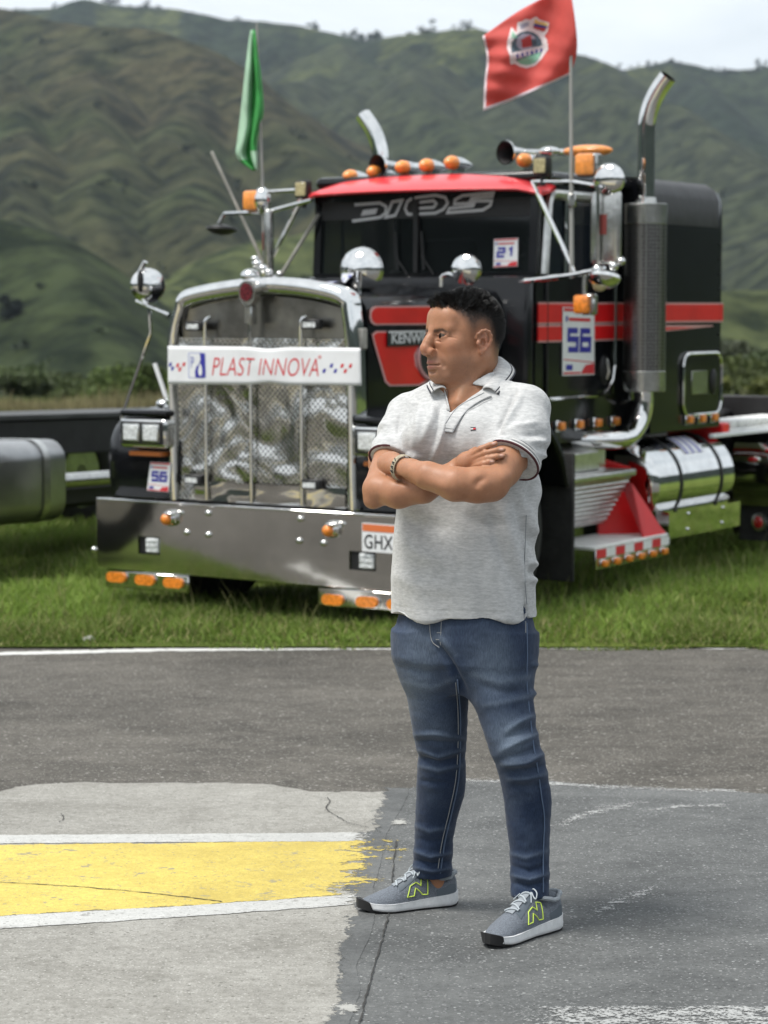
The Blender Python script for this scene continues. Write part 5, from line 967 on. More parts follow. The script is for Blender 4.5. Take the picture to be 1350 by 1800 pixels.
sc = soup('scrub', np.concatenate(Vs), np.concatenate(Fs), np.concatenate(Cs), M_leaf); struct(sc, 'stuff'); sc['label'] = 'dark scrub scattered over the valley floor and hillsides'
# --- two far houses ------------------------------------------------------------------------------------
M_wall = mat('plaster', (.52, .42, .36), .9, var=(1, .15)); M_roof = mat('pale_tiles', (.46, .28, .22), .9, var=(2, .25)); M_dark = mat('dark_opening', (.03, .03, .03), .6)
def house(px, py, y, w, d, h, yaw, label):
    p = gnd(px, py, -1.2); x = (px - 675) / F_PX * y; z = gz_tab(x, y); z = max(z, (1.5 - (py - 650) / F_PX * y)) if False else 1.5 - (py - 650) / F_PX * y
    t_ = thing('house', label, 'house', (x, y, z), 'farmhouses in the valley'); t_.rotation_euler = (0, 0, yaw)
    MB().box2((-w / 2, -d / 2, -2), (w / 2, d / 2, h)).build('wall', M_wall, t_); rh = h + d * .32; e = .4
    MB().prism([(-w / 2 - e, -d / 2 - e, h - .1), (-w / 2 - e, 0, rh), (-w / 2 - e, d / 2 + e, h - .1)], (w + 2 * e, 0, 0)).build('roof', M_roof, t_)
    for k in (-.3, .25): MB().box2((w * k - .5, -d / 2 - .06, .9), (w * k + .5, -d / 2 + .02, 2.0)).build('window', M_dark, t_)
    MB().box2((-.4, -d / 2 - .06, 0), (.5, -d / 2 + .02, 2.0)).build('door', M_dark, t_)
house(76, 668, 640, 6.5, 5, 1.7, -.35, 'small pink-roofed farmhouse with a long sloping roof below the hillside'); house(134, 669, 660, 4.4, 4.5, 2.3, .3, 'small pale farmhouse with a gabled roof beside the bright green field')
# --- neighbour on the left: bare chassis with a grey fuel tank --------------------------------------------
nb = thing('truck_chassis', 'dark truck chassis with grey strapped fuel tank parked beside the tractor truck', 'truck', (-2.42, 15.7, near_h(np.array(15.7)).item())); ud = np.array([.45, .893]); nb.rotation_euler = (0, 0, math.atan2(ud[1], ud[0]))
M_gtank = mat('grey_tank', (.40, .40, .40), .28, .9, var=(4, .12)); M_ytag = mat('yellow_label', (.75, .68, .08), .5)
zt0, zt1, yw = .36, .92, .56                         # local x along the chassis, y to its left, z above ground
sec = [(y, z) for y, z in arc((-.10, zt1 - .14), .14, 90, 0, 6) + arc((-.10, zt0 + .14), .14, 0, -90, 6) + arc((-yw + .14, zt0 + .14), .14, -90, -180, 6) + arc((-yw + .14, zt1 - .14), .14, 180, 90, 6)]
tk = MB().grid([[(x, .28 + y * k + (1 - k) * -.2, (zt0 + zt1) / 2 + (z - (zt0 + zt1) / 2) * k) for y, z in sec] for x, k in ((-1.5, .97), (-1.48, 1), (-.02, 1), (0, .97))], closed=True).add([(0, .28 + y * .97 - .006, (zt0 + zt1) / 2 + (z - (zt0 + zt1) / 2) * .97) for y, z in sec], [list(range(28))]).add([(-1.5, .28 + y * .97 - .006, (zt0 + zt1) / 2 + (z - (zt0 + zt1) / 2) * .97) for y, z in sec], [list(range(28))]).build('fuel_tank', M_gtank, nb)
for x in (-.24, -1.2): MB().grid([[(xx_, .28 + y * 1.02 - .2 * -.02, (zt0 + zt1) / 2 + (z - (zt0 + zt1) / 2) * 1.025) for y, z in sec] for xx_ in (x - .035, x + .035)], closed=True).build('tank_strap', M_alu, tk)
MB().box2((-.75, .0, zt1 + .002), (-.45, .16, zt1 + .005)).build('tank_label', M_ytag, tk)
for y in (.62, 1.5): MB().box2((-4, y, .76), (4.5, y + .08, 1.02), bev=.008).build('frame_rail', M_steel, nb)
MB().box2((-4, .60, 1.025), (5, 1.6, 1.065), bev=.005).build('deck_beam', mat('deck_grey', (.05, .052, .052), .6, var=(3, .3)), nb)
MB().cyl((.1, -.1, .62), (1.6, -.1, .62), .055, n=14).build('air_pipe', M_chr2, nb); MB().box2((.1, .0, .42), (2.2, .5, .58), bev=.03).build('air_reservoir', M_blk2, nb)
for x in (-3.2, 3.2):
    for y in (.3, 1.9):
        r_ = D.objects.new('wheel', None); COL.objects.link(r_); r_.parent = nb; r_.location = (x, y, .5); MB().lathe((0, -.13, 0), (0, 1, 0), [(0, .28), (0, .44), (.03, .5), (.23, .5), (.26, .44), (.26, .28)], 28, cap=False).build('tyre', M_rub, r_); MB().lathe((0, -.12, 0), (0, 1, 0), [(0, .28), (.06, .25), (.06, .1), (0, .09)], 24).build('rim', M_chr2, r_)
# --- litter in the grass ---------------------------------------------------------------------------------------
def litter(name, px, py, size, label, cat, m):
    p = gnd(px, py); p[2] = near_h(np.array(p[1])).item() + size * .35; rgl = np.random.default_rng(int(px)); bm = bmesh.new(); bmesh.ops.create_icosphere(bm, subdivisions=2, radius=size)
    for v in bm.verts: v.co = v.co * (1 + rgl.normal() * .22); v.co.z *= .55
    me = D.meshes.new(name); bm.to_mesh(me); bm.free(); me.materials.append(m); o = D.objects.new(name, me); COL.objects.link(o); o.location = tuple(p); return tag(o, label, cat)
litter('stone', 157, 1133, .032, 'small pale stone at the edge of the grass', 'stone', mat('stone', (.42, .41, .38), .9, var=(20, .2)))
litter('crumpled_wrapper', 228, 1062, .05, 'crumpled pale plastic scrap in the grass under the bumper light bar', 'litter', mat('plastic_scrap', (.62, .68, .70), .3))
# ================================================================ THE MAN
PB = np.array([.235, 6.1, 0.0])                       # ground point between his feet
def W(px, py, dy=0.0): return aty(px, py, 6.1 + dy) - PB
def toimg(v): return proj(v + PB)
# ---- implicit surfaces -------------------------------------------------------
def smin(a, b, k): h = np.clip(.5 + .5 * (b - a) / k, 0, 1); return b * (1 - h) + a * h - k * h * (1 - h)
def ssub(a, b, k): return -smin(-a, b, k)            # a minus b
def cap(P, a, b, r0, r1=None):
    a = np.asarray(a, float); b = np.asarray(b, float); r1 = r0 if r1 is None else r1; ab = b - a; t = np.clip((P - a) @ ab / (ab @ ab), 0, 1)
    return np.linalg.norm(P - a - t[:, None] * ab, axis=1) - (r0 + (r1 - r0) * t)
def chain(P, pts, k=.01):
    d = None
    for (a, ra), (b, rb) in zip(pts[:-1], pts[1:]):
        e = cap(P, a, b, ra, rb); d = e if d is None else smin(d, e, k)
    return d
def ell(P, c, r, R=None):
    q = P - np.asarray(c, float)
    if R is not None: q = q @ R
    r = np.asarray(r, float); k0 = np.linalg.norm(q / r, axis=1); k1 = np.linalg.norm(q / (r * r), axis=1); return k0 * (k0 - 1) / np.maximum(k1, 1e-9)
def surf(fn, lo, hi, h, Bk=8):
    """sparse surface nets"""
    lo = np.array(lo, float); n = np.ceil((np.array(hi) - lo) / (h * Bk)).astype(int); g = [lo[i] + (np.arange(n[i]) + .5) * h * Bk for i in range(3)]
    Cc = np.stack(np.meshgrid(*g, indexing='ij'), -1); fc = fn(Cc.reshape(-1, 3)).reshape(n)
    N = n * Bk + 1; Fd = np.repeat(np.repeat(np.repeat(np.sign(fc), Bk, 0), Bk, 1), Bk, 2).astype(np.float32); Fd = np.pad(Fd, ((0, 1),) * 3, mode='edge')
    act = np.argwhere(np.abs(fc) < h * Bk * 1.5); o = np.stack(np.meshgrid(*[np.arange(Bk + 1)] * 3, indexing='ij'), -1).reshape(-1, 3)
    I = (act[:, None, :] * Bk + o[None]).reshape(-1, 3); flat = np.unique((I[:, 0] * N[1] + I[:, 1]) * N[2] + I[:, 2])
    J = np.stack([flat // (N[1] * N[2]), flat // N[2] % N[1], flat % N[2]], -1); val = np.empty(len(J), np.float32)
    for s in range(0, len(J), 400000): val[s:s + 400000] = fn(lo + J[s:s + 400000] * h)
    Fd[J[:, 0], J[:, 1], J[:, 2]] = val
    S = Fd < 0; cnt = np.zeros(tuple(N - 1), np.uint8)
    for a in (0, 1):
        for b in (0, 1):
            for c in (0, 1): cnt += S[a:N[0] - 1 + a, b:N[1] - 1 + b, c:N[2] - 1 + c]
    ce = np.argwhere((cnt > 0) & (cnt < 8)); vid = np.full(tuple(N - 1), -1, np.int32); vid[ce[:, 0], ce[:, 1], ce[:, 2]] = np.arange(len(ce))
    acc = np.zeros((len(ce), 3)); m = np.zeros(len(ce)); cor = [(a, b, c) for a in (0, 1) for b in (0, 1) for c in (0, 1)]
    for p in cor:
        for q in cor:
            if sum(abs(p[i] - q[i]) for i in range(3)) != 1 or p > q: continue
            fa = Fd[ce[:, 0] + p[0], ce[:, 1] + p[1], ce[:, 2] + p[2]]; fb = Fd[ce[:, 0] + q[0], ce[:, 1] + q[1], ce[:, 2] + q[2]]; x = (fa < 0) != (fb < 0)
            t = np.where(x, fa / np.where(np.abs(fa - fb) < 1e-9, 1, fa - fb), 0)[:, None]; acc += np.where(x[:, None], np.array(p) + t * (np.array(q) - np.array(p)), 0); m += x
    V = lo + (ce + acc / m[:, None]) * h; quads = []
    for ax in range(3):
        sl0 = [slice(1, N[i] - 1) for i in range(3)]; sl0[ax] = slice(0, N[ax] - 1); sl1 = list(sl0); sl1[ax] = slice(1, N[ax])
        a = S[tuple(sl0)]; b = S[tuple(sl1)]; E = np.argwhere(a != b); off = np.array([s.start for s in sl0]); E = E + off; fl = S[E[:, 0], E[:, 1], E[:, 2]]
        u, v = [i for i in range(3) if i != ax]; du = np.zeros(3, int); du[u] = 1; dv = np.zeros(3, int); dv[v] = 1
        Q = np.stack([vid[tuple((E - du - dv).T)], vid[tuple((E - dv).T)], vid[tuple(E.T)], vid[tuple((E - du).T)]], -1)
        flip = fl if ax != 1 else ~fl
        Q[~flip] = Q[~flip][:, ::-1]; quads.append(Q)
    Q = np.concatenate(quads); Q = Q[(Q >= 0).all(1)]
    f0 = fn(V); g_ = np.stack([fn(V + np.eye(3)[i] * h * .4) - f0 for i in range(3)], -1); nrm = g_ / np.maximum(np.linalg.norm(g_, axis=1, keepdims=True), 1e-9); V = V - nrm * np.clip(f0, -h, h)[:, None]
    fn_ = np.cross(V[Q[:, 2]] - V[Q[:, 0]], V[Q[:, 3]] - V[Q[:, 1]]); nv = np.zeros_like(V)
    for k in range(4): np.add.at(nv, Q[:, k], fn_)
    nv /= np.maximum(np.linalg.norm(nv, axis=1, keepdims=True), 1e-12); nv *= np.sign((nv * nrm).sum(1).mean()); return V, Q, nv
def np_obj(name, V, Q, m, parent, col=None, attr='tint'):
    me = D.meshes.new(name); me.from_pydata(V.tolist(), [], Q.tolist()); me.polygons.foreach_set('use_smooth', [True] * len(me.polygons)); me.materials.append(m)
    if col is not None:
        c_ = np.ones((len(V), 4), np.float32); c_[:, :3] = col; a = me.color_attributes.new(attr, 'FLOAT_COLOR', 'POINT'); a.data.foreach_set('color', c_.ravel())
    o = D.objects.new(name, me); COL.objects.link(o); o.parent = parent; return o
FOLD_GAIN = 2.2
def poly_d(X, Y, pts):
    """image-plane distance of vertices to a polyline, and parameter along it"""
    d = np.full(X.shape, 1e9); tt = np.zeros(X.shape); n = len(pts) - 1
    for i in range(n):
        a = np.array(pts[i], float); b = np.array(pts[i + 1], float); ab = b - a; t = np.clip(((X - a[0]) * ab[0] + (Y - a[1]) * ab[1]) / (ab @ ab), 0, 1); e = np.hypot(X - a[0] - t * ab[0], Y - a[1] - t * ab[1]); m = e < d; d = np.where(m, e, d); tt = np.where(m, (i + t) / n, tt)
    return d, tt
def folds(V, nrm, lst):
    X, Y = toimg(V); disp = np.zeros(len(V)); vis = np.clip((.45 - nrm[:, 1]) / .5, 0, 1)
    for pts, amp, w in lst:
        d, t = poly_d(X, Y, pts); disp += amp * np.exp(-(d / w) ** 2) * np.sin(np.pi * np.clip(t * .94 + .03, 0, 1)) ** .6 * vis
    return V + nrm * (disp * FOLD_GAIN)[:, None]
man = thing('person', 'man in light grey polo shirt and blue jeans standing with arms crossed, looking aside', 'person', tuple(PB))
ss = lambda a, b, x: (lambda t: t * t * (3 - 2 * t))(np.clip((x - a) / (b - a), 0, 1))
# ---- torso frame -----------------------------------------------------------------
PHI = math.radians(27); tf_ = np.array([-math.sin(PHI), -math.cos(PHI)]); tl2 = np.array([math.cos(PHI), -math.sin(PHI)])      # his front, his left
TR = [(640, 800, 850), (668, 775, 872), (690, 745, 900), (708, 722, 920), (730, 708, 934), (760, 703, 939), (820, 699, 943), (880, 696, 945), (930, 694, 946), (1000, 691, 945), (1040, 689, 945), (1100, 686, 946)]
tz = np.array([W(0, r[0])[2] for r in TR]); tcx = np.array([(W(r[1], r[0])[0] + W(r[2], r[0])[0]) / 2 for r in TR]); thw = np.array([(W(r[2], r[0])[0] - W(r[1], r[0])[0]) / 2 for r in TR]) * .965
order = np.argsort(tz); tz, tcx, thw = tz[order], tcx[order], thw[order]
RAT = .70; KA = math.sqrt(math.cos(PHI) ** 2 + (RAT * math.sin(PHI)) ** 2)
belly = lambda z: .012 * np.exp(-((z - .98) / .13) ** 2)
def torso(P, off=0.0):
    z = P[:, 2]; a = np.interp(z, tz, thw) / KA + off; b = (np.interp(z, tz, thw) / KA) * RAT + off; x = P[:, 0] - np.interp(z, tz, tcx); y = P[:, 1]
    u = x * tl2[0] + y * tl2[1]; v = x * tf_[0] + y * tf_[1] - belly(z)
    e = 2.35; k = (np.abs(u / a) ** e + np.abs(v / b) ** e) ** (1 / e); return (k - 1) * np.minimum(a, b) * .92
NB = W(826, 668, .0); SHL = W(921, 722, -.085); SHR = W(718, 730, .085)
ELL = W(864, 850, -.285); ELR = W(664, 860, -.15)
def shoulders(P, r): return smin(cap(P, NB + (0, 0, -.030), SHL + (-.01, 0, .004), r + .006, r), cap(P, NB + (0, 0, -.030), SHR + (.012, 0, 0), r + .006, r), .04)
# ---- head frame ---------------------------------------------------------------------
HO = W(815, 602, -.02); PSI = math.radians(58); hf = np.array([-math.sin(PSI), -math.cos(PSI), 0]); hl_ = np.array([math.cos(PSI), -math.sin(PSI), 0]); HM = np.stack([hf, hl_, [0, 0, 1]], 1)
toH = lambda P: (P - HO) @ HM
fromH = lambda q: HO + np.asarray(q) @ HM.T
EAR = [(.010, .079, .010), (.010, .085, .021), (.002, .0905, .0290), (-.007, .0935, .0305), (-.016, .0955, .0265), (-.0215, .0960, .017), (-.0225, .0945, .005), (-.0185, .0915, -.008), (-.011, .0870, -.019), (-.002, .0830, -.026)]
def head(P):
    q = toH(P); l0 = q[:, 1]; q = q.copy(); q[:, 1] = np.abs(l0)
    d = smin(ell(q, (-.016, 0, .045), (.097, .079, .090)), ell(q, (.034, 0, .0), (.066, .065, .098)), .03)
    d = smin(d, cap(q, (-.008, .056, -.045), (.066, .026, -.088), .022, .018), .035); d = smin(d, ell(q, (.080, 0, -.088), (.022, .027, .020)), .02)
    d = smin(d, ell(q, (.064, .044, -.008), (.026, .024, .024)), .02); d = smin(d, ell(q, (.05, .045, -.045), (.03, .022, .03)), .02)
    d = smin(d, cap(q, (.091, 0, .036), (.076, .046, .037), .0125, .010), .018); d = smin(d, ell(q, (.066, 0, .066), (.034, .055, .036)), .02)
    d = ssub(d, ell(q, (.110, .033, .015), (.017, .021, .014)), .012); d = smin(d, ell(q, (.0795, .034, .0160), (.018, .019, .0160)), .006)
    d = smin(d, cap(q, (.090, .018, -.002), (.078, .046, .002), .008, .006), .012)
    d = smin(d, cap(q, (.098, 0, .028), (.1215, 0, -.012), .0095, .0122), .012); d = smin(d, ell(q, (.1200, 0, -.0205), (.0138, .0142, .0122)), .011); d = smin(d, ell(q, (.111, .0150, -.0260), (.0130, .0095, .0105)), .007)
    d = smin(d, cap(q, (.110, 0, .006), (.112, 0, .000), .011, .012), .010)
    d = smin(d, ell(q, (.083, 0, -.056), (.026, .034, .028)), .018)
    d = smin(d, cap(q, (.1085, 0, -.0525), (.092, .025, -.059), .0052, .0032), .006); d = smin(d, cap(q, (.1055, 0, -.066), (.093, .021, -.063), .0062, .0032), .006)
    d = ssub(d, cap(q, (.1165, 0, -.0592), (.096, .0275, -.0605), .0026, .0018), .003); d = ssub(d, ell(q, (.119, .0085, -.0355), (.006, .0045, .0045)), .004)
    d = ssub(d, cap(q, (.108, .022, -.030), (.090, .037, -.062), .0035, .003), .012); d = ssub(d, ell(q, (.102, 0, -.077), (.006, .016, .004)), .010)
    # slit between the lids
    d = ssub(d, ell(q, (.0985, .0345, .0158), (.012, .0145, .0015)), .0016)
    d = smin(d, cap(q, (.0965, .021, .0205), (.0885, .048, .0180), .0030, .0026), .003)
    d = ssub(d, cap(q, (.098, .020, .0225), (.090, .049, .0185), .0018, .0012), .004)
    d = ssub(d, cap(q, (.082, .053, .014), (.068, .066, .010), .0010, .0006), .004); d = ssub(d, cap(q, (.081, .053, .008), (.069, .065, .000), .0010, .0006), .004); d = ssub(d, cap(q, (.098, .020, .003), (.090, .038, -.001), .0014, .0008), .005)
    # ears
    e = smin(ell(q, (-.006, .081, .001), (.017, .008, .028)), chain(q, [(p, .0042) for p in EAR], .003), .003); e = smin(e, ell(q, (-.001, .083, -.025), (.008, .005, .0085)), .005)
    e = ssub(e, ell(q, (-.003, .096, -.001), (.0095, .0165, .0130)), .002); e = ssub(e, cap(q, (.001, .095, .0205), (-.0150, .098, .010), .0038), .002); e = smin(e, ell(q, (.0105, .084, -.003), (.005, .005, .007)), .004); e = smin(e, cap(q, (-.012, .088, .012), (-.013, .087, -.008), .0030), .004)
    return smin(d, e, .008)
def neck(P):
    a = fromH((-.040, 0, -.02)); b = np.array([NB[0] + .004, .012, NB[2] - .03]); c = fromH((.028, .0, -.100)); dd = b + np.array([-.045, -.045, .0])
    d = smin(cap(P, a, b, .060, .068), cap(P, c, dd, .040, .040), .05)
    return smin(d, cap(P, fromH((-.025, .052, -.045)), W(806, 706, -.095), .010, .008), .04)          # neck tendon
# ---- arms and hands ---------------------------------------------------------------------
def arms(P):
    L = chain(P, [(SHL, .056), (W(908, 790, -.175), .050), (ELL, .043)], .02)
    L = smin(L, chain(P, [(ELL, .043), (W(838, 852, -.305), .044), (W(800, 851, -.315), .0425), (W(752, 836, -.285), .0345), (W(722, 827, -.235), .0285), (W(703, 821, -.195), .026)], .012), .016)
    L = smin(L, ell(P, W(888, 822, -.235), (.036, .040, .046)), .02); L = smin(L, ell(P, W(842, 868, -.30), (.045, .03, .018)), .015)
    hand = chain(P, [(W(703, 821, -.195), .026), (W(688, 818, -.13), .032), (W(672, 814, -.06), .026)], .02)
    for k in range(4): hand = smin(hand, chain(P, [(W(676, 806 + k * 7, -.075), .010), (W(664, 800 + k * 8, -.03), .009), (W(652, 797 + k * 8, .02), .008)], .004), .006)
    L = smin(L, hand, .012)
    R = chain(P, [(SHR + (.01, 0, 0), .044), (W(690, 795, -.02), .045), (ELR, .038)], .02)
    R = smin(R, chain(P, [(ELR, .037), (W(700, 866, -.185), .040), (W(745, 859, -.215), .036), (W(785, 838, -.215), .029), (W(808, 822, -.205), .026)], .012), .014); R = smin(R, ell(P, W(655, 882, -.145), (.022, .03, .018)), .02)
    R = smin(R, ell(P, W(680, 836, -.10), (.034, .040, .040)), .02)
    h = chain(P, [(W(808, 822, -.21), .026), (W(822, 813, -.23), .026), (W(834, 806, -.245), .022)], .015)
    FG = [[(818, 806, -.245), (845, 789, -.268), (860, 783, -.272), (871, 779.5, -.268)], [(824, 809, -.250), (853, 796.5, -.278), (872, 792, -.282), (885, 790.5, -.276)], [(828, 814, -.253), (856, 806, -.284), (874, 802.5, -.289), (884.5, 801.5, -.283)], [(830, 820, -.253), (850, 815.5, -.287), (859, 813, -.292), (867, 811.5, -.288)]]
    for f_ in FG:
        h = smin(h, chain(P, [(W(*f_[0]), .0088), (W(*f_[1]), .0080), (W(*f_[2]), .0074), (W(*f_[3]), .0062)], .003), .0022)
    h = smin(h, chain(P, [(W(815, 806, -.20), .012), (W(830, 796, -.19), .010), (W(842, 786, -.175), .009)], .005), .006)
    return np.minimum(L, smin(R, h, .010))
def culled(fn, lo, hi):
    def g_(P):
        m_ = ((P > lo) & (P < hi)).all(1); out = np.full(len(P), .05)
        if m_.any(): out[m_] = fn(P[m_])
        return out
    return g_
arms_c = culled(arms, np.array([-.36, -.42, .98]), np.array([.3, .16, 1.48]))
NAILS = [((871, 779.5, -.268), (860, 783, -.272)), ((885, 790.5, -.276), (872, 792, -.282)), ((884.5, 801.5, -.283), (874, 802.5, -.289)), ((867, 811.5, -.288), (859, 813, -.292))]
# ---- legs (jeans) --------------------------------------------------------------------------
LA = [(1110, 690, 812, .03), (1150, 689, 820, .03), (1186, 699, 823, .035), (1222, 714, 824, .045), (1272, 723, 822, .06), (1300, 728, 820, .07), (1328, 736, 819, .085), (1369, 732, 819, .11), (1400, 731, 815, .13), (1439, 730, 804, .15), (1480, 728, 797, .17), (1519, 725, 795, .19), (1545, 726, 794, .20)]
LB = [(1110, 806, 944, -.035), (1150, 806, 944, -.045), (1186, 812, 940, -.055), (1228, 826, 937, -.075), (1255, 840, 940, -.09), (1292, 851, 946, -.105), (1325, 862, 955, -.11), (1342, 871, 959, -.105), (1383, 881, 967, -.09), (1411, 886, 970, -.08), (1439, 889, 968, -.075), (1494, 896, 966, -.075), (1550, 897, 966, -.08), (1578, 898, 965, -.085)]
def leg_tab(rows):
    z = np.array([W(0, r[0], r[3])[2] for r in rows]); l = np.array([W(r[1], r[0], r[3])[0] for r in rows]); r_ = np.array([W(r[2], r[0], r[3])[0] for r in rows]); y = np.array([r[3] for r in rows]); o = np.argsort(z); return z[o], ((l + r_) / 2)[o], ((r_ - l) / 2)[o], y[o]
TA, TBt = leg_tab(LA), leg_tab(LB)
def leg(P, tb, off=0.0, ry=1.06):
    z = P[:, 2]; cx = np.interp(z, tb[0], tb[1]); r = np.interp(z, tb[0], tb[2]) + off; cy = np.interp(z, tb[0], tb[3]); k = np.sqrt(((P[:, 0] - cx) / r) ** 2 + ((P[:, 1] - cy) / (r * ry)) ** 2); d = (k - 1) * r * .95
    zt = W(0, 1112)[2]; return np.maximum(d, z - zt)
HIP = [(1040, 700, 934), (1075, 698, 938), (1092, 693, 942), (1120, 690, 944), (1160, 698, 938), (1200, 735, 912), (1235, 780, 872)]
hz = np.array([W(0, r[0])[2] for r in HIP])[::-1]; hcx = np.array([W((r[1] + r[2]) / 2, r[0])[0] for r in HIP])[::-1]; hhw = np.array([(r[2] - r[1]) / 2 / 656. for r in HIP])[::-1]
PH2 = math.radians(32); h_f = np.array([-math.sin(PH2), -math.cos(PH2)]); h_l = np.array([math.cos(PH2), -math.sin(PH2)])
def hips(P, off=0.0):
    z = P[:, 2]; a = np.interp(z, hz, hhw) / .985 + off; b = a * .67; x = P[:, 0] - np.interp(z, hz, hcx); y = P[:, 1] + .005; u = x * h_l[0] + y * h_l[1]; v = x * h_f[0] + y * h_f[1]; k = (np.abs(u / a) ** 2.3 + np.abs(v / b) ** 2.3) ** (1 / 2.3)
    d = (k - 1) * b; zb = W(0, 1215)[2]; return np.maximum(d, np.maximum(zb - z, z - W(0, 1050)[2]))
def jeans_f(P):
    d = smin(leg(P, TA), leg(P, TBt), .022); d = smin(d, hips(P), .03)
    yb = np.where(P[:, 0] < W(845, 1500)[0], W(0, 1538, .195)[2], W(0, 1573, -.08)[2]); return np.maximum(d, yb - P[:, 2])
# =================== body: head, neck, chest, arms (one mesh) and bare ankles
def body_f(P):
    d = smin(torso(P, -.016), shoulders(P, .038), .05); d = smin(d, neck(P), .03); d = np.maximum(d, .95 - P[:, 2])
    d = smin(d, arms_c(P), .006)
    d = smin(d, chain(P, [(W(800, 1000, .0), .08), (W(760, 1120, .03), .055), (W(770, 1320, .09), .042), (W(760, 1500, .19), .032), (W(768, 1575, .205), .026)], .02), .02); d = smin(d, chain(P, [(W(830, 1000, .0), .08), (W(875, 1120, -.04), .055), (W(905, 1320, -.105), .042), (W(930, 1530, -.08), .032), (W(938, 1612, -.075), .026)], .02), .02)
    return np.maximum(d, .05 - P[:, 2])
def head_f(P): return np.maximum(smin(head(P), neck(P), .022), W(0, 706)[2] - P[:, 2])
V1, Q1, N1 = surf(head_f, HO + (-.15, -.16, -.165), HO + (.16, .16, .16), .0021)
V2, Q2, N2 = surf(body_f, (-.34, -.42, .02), (.34, .30, W(0, 688)[2]), .0036)
skin = np.array([.375, .180, .100])
def skin_col(V, nrm, is_head):
    c = np.tile(skin, (len(V), 1)); n = fbm(V * 55, 4, 3)[:, None]; n2 = fbm(V * 14, 3, 8)[:, None]; n3 = fbm(V * 260, 2, 13)[:, None]; c = c * (1 + .10 * n + .08 * n2 * np.array([.6, 1, 1.2]) + .08 * n3)
    if is_head:
        q = toH(V); f, l, z = q[:, 0], np.abs(q[:, 1]), q[:, 2]
        def blend(m, col, a): return c * (1 - (np.clip(m, 0, 1) * a)[:, None]) + np.array(col) * (np.clip(m, 0, 1) * a)[:, None]
        g_ = lambda p, s: np.exp(-(((f - p[0]) / s[0]) ** 2 + ((l - p[1]) / s[1]) ** 2 + ((z - p[2]) / s[2]) ** 2))
        c = blend(g_((.125, 0, -.022), (.02, .02, .014)), (.50, .21, .14), .55); c = blend(g_((.075, .045, -.015), (.03, .025, .025)), (.50, .225, .14), .6)
        c = blend(g_((-.01, .09, .0), (.03, .014, .035)), (.50, .22, .15), .55)
        lips = np.maximum(g_((.112, 0, -.0525), (.02, .022, .0048)), g_((.110, 0, -.0665), (.02, .019, .0055))); c = blend(lips * 1.25, (.36, .145, .12), .9)
        c = blend(g_((.116, 0, -.0593), (.03, .026, .0018)) * 1.2, (.14, .05, .04), .9)
        beard = ss(-.028, -.045, z) * ss(-.118, -.098, z) * ss(-.02, .03, f) * (1 - np.clip(lips * 1.2, 0, 1)) * (.6 + .4 * fbm(V * 900, 1, 4)); c = blend(beard, (.16, .105, .082), .50)
        mous = g_((.112, 0, -.043), (.02, .024, .006)); c = blend(mous, (.20, .12, .09), .35)
        zl = np.interp(f, [-.12, -.085, -.06, -.04, -.025, -.01, .004, .016, .026, .036, .048, .062, .078, .095, .12], [-.075, -.07, -.055, -.02, .006, .012, .006, -.015, -.006, .022, .054, .074, .088, .093, .093])
        fade = np.interp(f, [-.12, -.06, .03, .045, .06, .09], [.05, .055, .066, .036, .012, .006]); hair = np.clip((z - zl) / fade, 0, 1) ** 1.1; hair = hair * (.85 + .15 * fbm(V * 500, 2, 7)); c = blend(hair, (.014, .012, .011), .96)
        nape = ss(-.05, -.09, f) * ss(-.11, -.05, z) * .5; c = blend(nape, (.10, .07, .055), .7)
        brow = np.exp(-((z - (.0310 + .10 * (l - .03) * (l < .04) - .45 * np.clip(l - .038, 0, 1))) / .0042) ** 2) * ss(.011, .016, l) * ss(.056, .046, l) * (f > .05); c = blend(brow, (.045, .030, .024), .68)
        lid = g_((.098, .0345, .0190), (.02, .0165, .0018)); c = blend(lid * 1.2, (.035, .018, .015), .85); lid2 = g_((.098, .0345, .0128), (.02, .0155, .0013)); c = blend(lid2, (.16, .08, .06), .5); c = blend(g_((.095, .036, .022), (.02, .018, .005)), (.29, .14, .09), .45); c = blend(g_((.095, .034, .004), (.02, .017, .006)), (.33, .17, .12), .35)
    return np.clip(c, .004, 1)
C1 = skin_col(V1, N1, True); C2 = skin_col(V2, N2, False)
for a, b in NAILS:
    n = W(*a) * .72 + W(*b) * .28 + np.array([0, -.008, .003]); m = np.exp(-(np.linalg.norm((V2 - n) / (.0062, .006, .0046), axis=1)) ** 4); C2 = C2 * (1 - m[:, None] * .8) + np.array([.66, .43, .36]) * (m[:, None] * .8)
m, t, b = newmat('skin'); at = nd(t, 'ShaderNodeVertexColor', layer_name='tint'); t.links.new(at.outputs[0], b.inputs['Base Color']); b.inputs['Roughness'].default_value = .47; b.inputs['Subsurface Weight'].default_value = .25; b.inputs['Subsurface Radius'].default_value = (1, .4, .2); b.inputs['Subsurface Scale'].default_value = .006; b.inputs['Specular IOR Level'].default_value = .38
tcn = nd(t, 'ShaderNodeTexCoord'); nz = nd(t, 'ShaderNodeTexNoise', Scale=420.0, Detail=3.0); t.links.new(tcn.outputs['Object'], nz.inputs['Vector']); bp = nd(t, 'ShaderNodeBump', Strength=.22, Distance=.002); t.links.new(nz.outputs['Fac'], bp.inputs['Height']); t.links.new(bp.outputs[0], b.inputs['Normal']); M_skin = m
V2 = folds(V2, N2, [([(684, 835), (700, 842), (720, 850)], -.004, 5), ([(856, 838), (842, 846), (835, 858)], -.003, 7), ([(745, 845), (790, 858)], .002, 10), ([(876, 838), (905, 834)], .002, 12)])
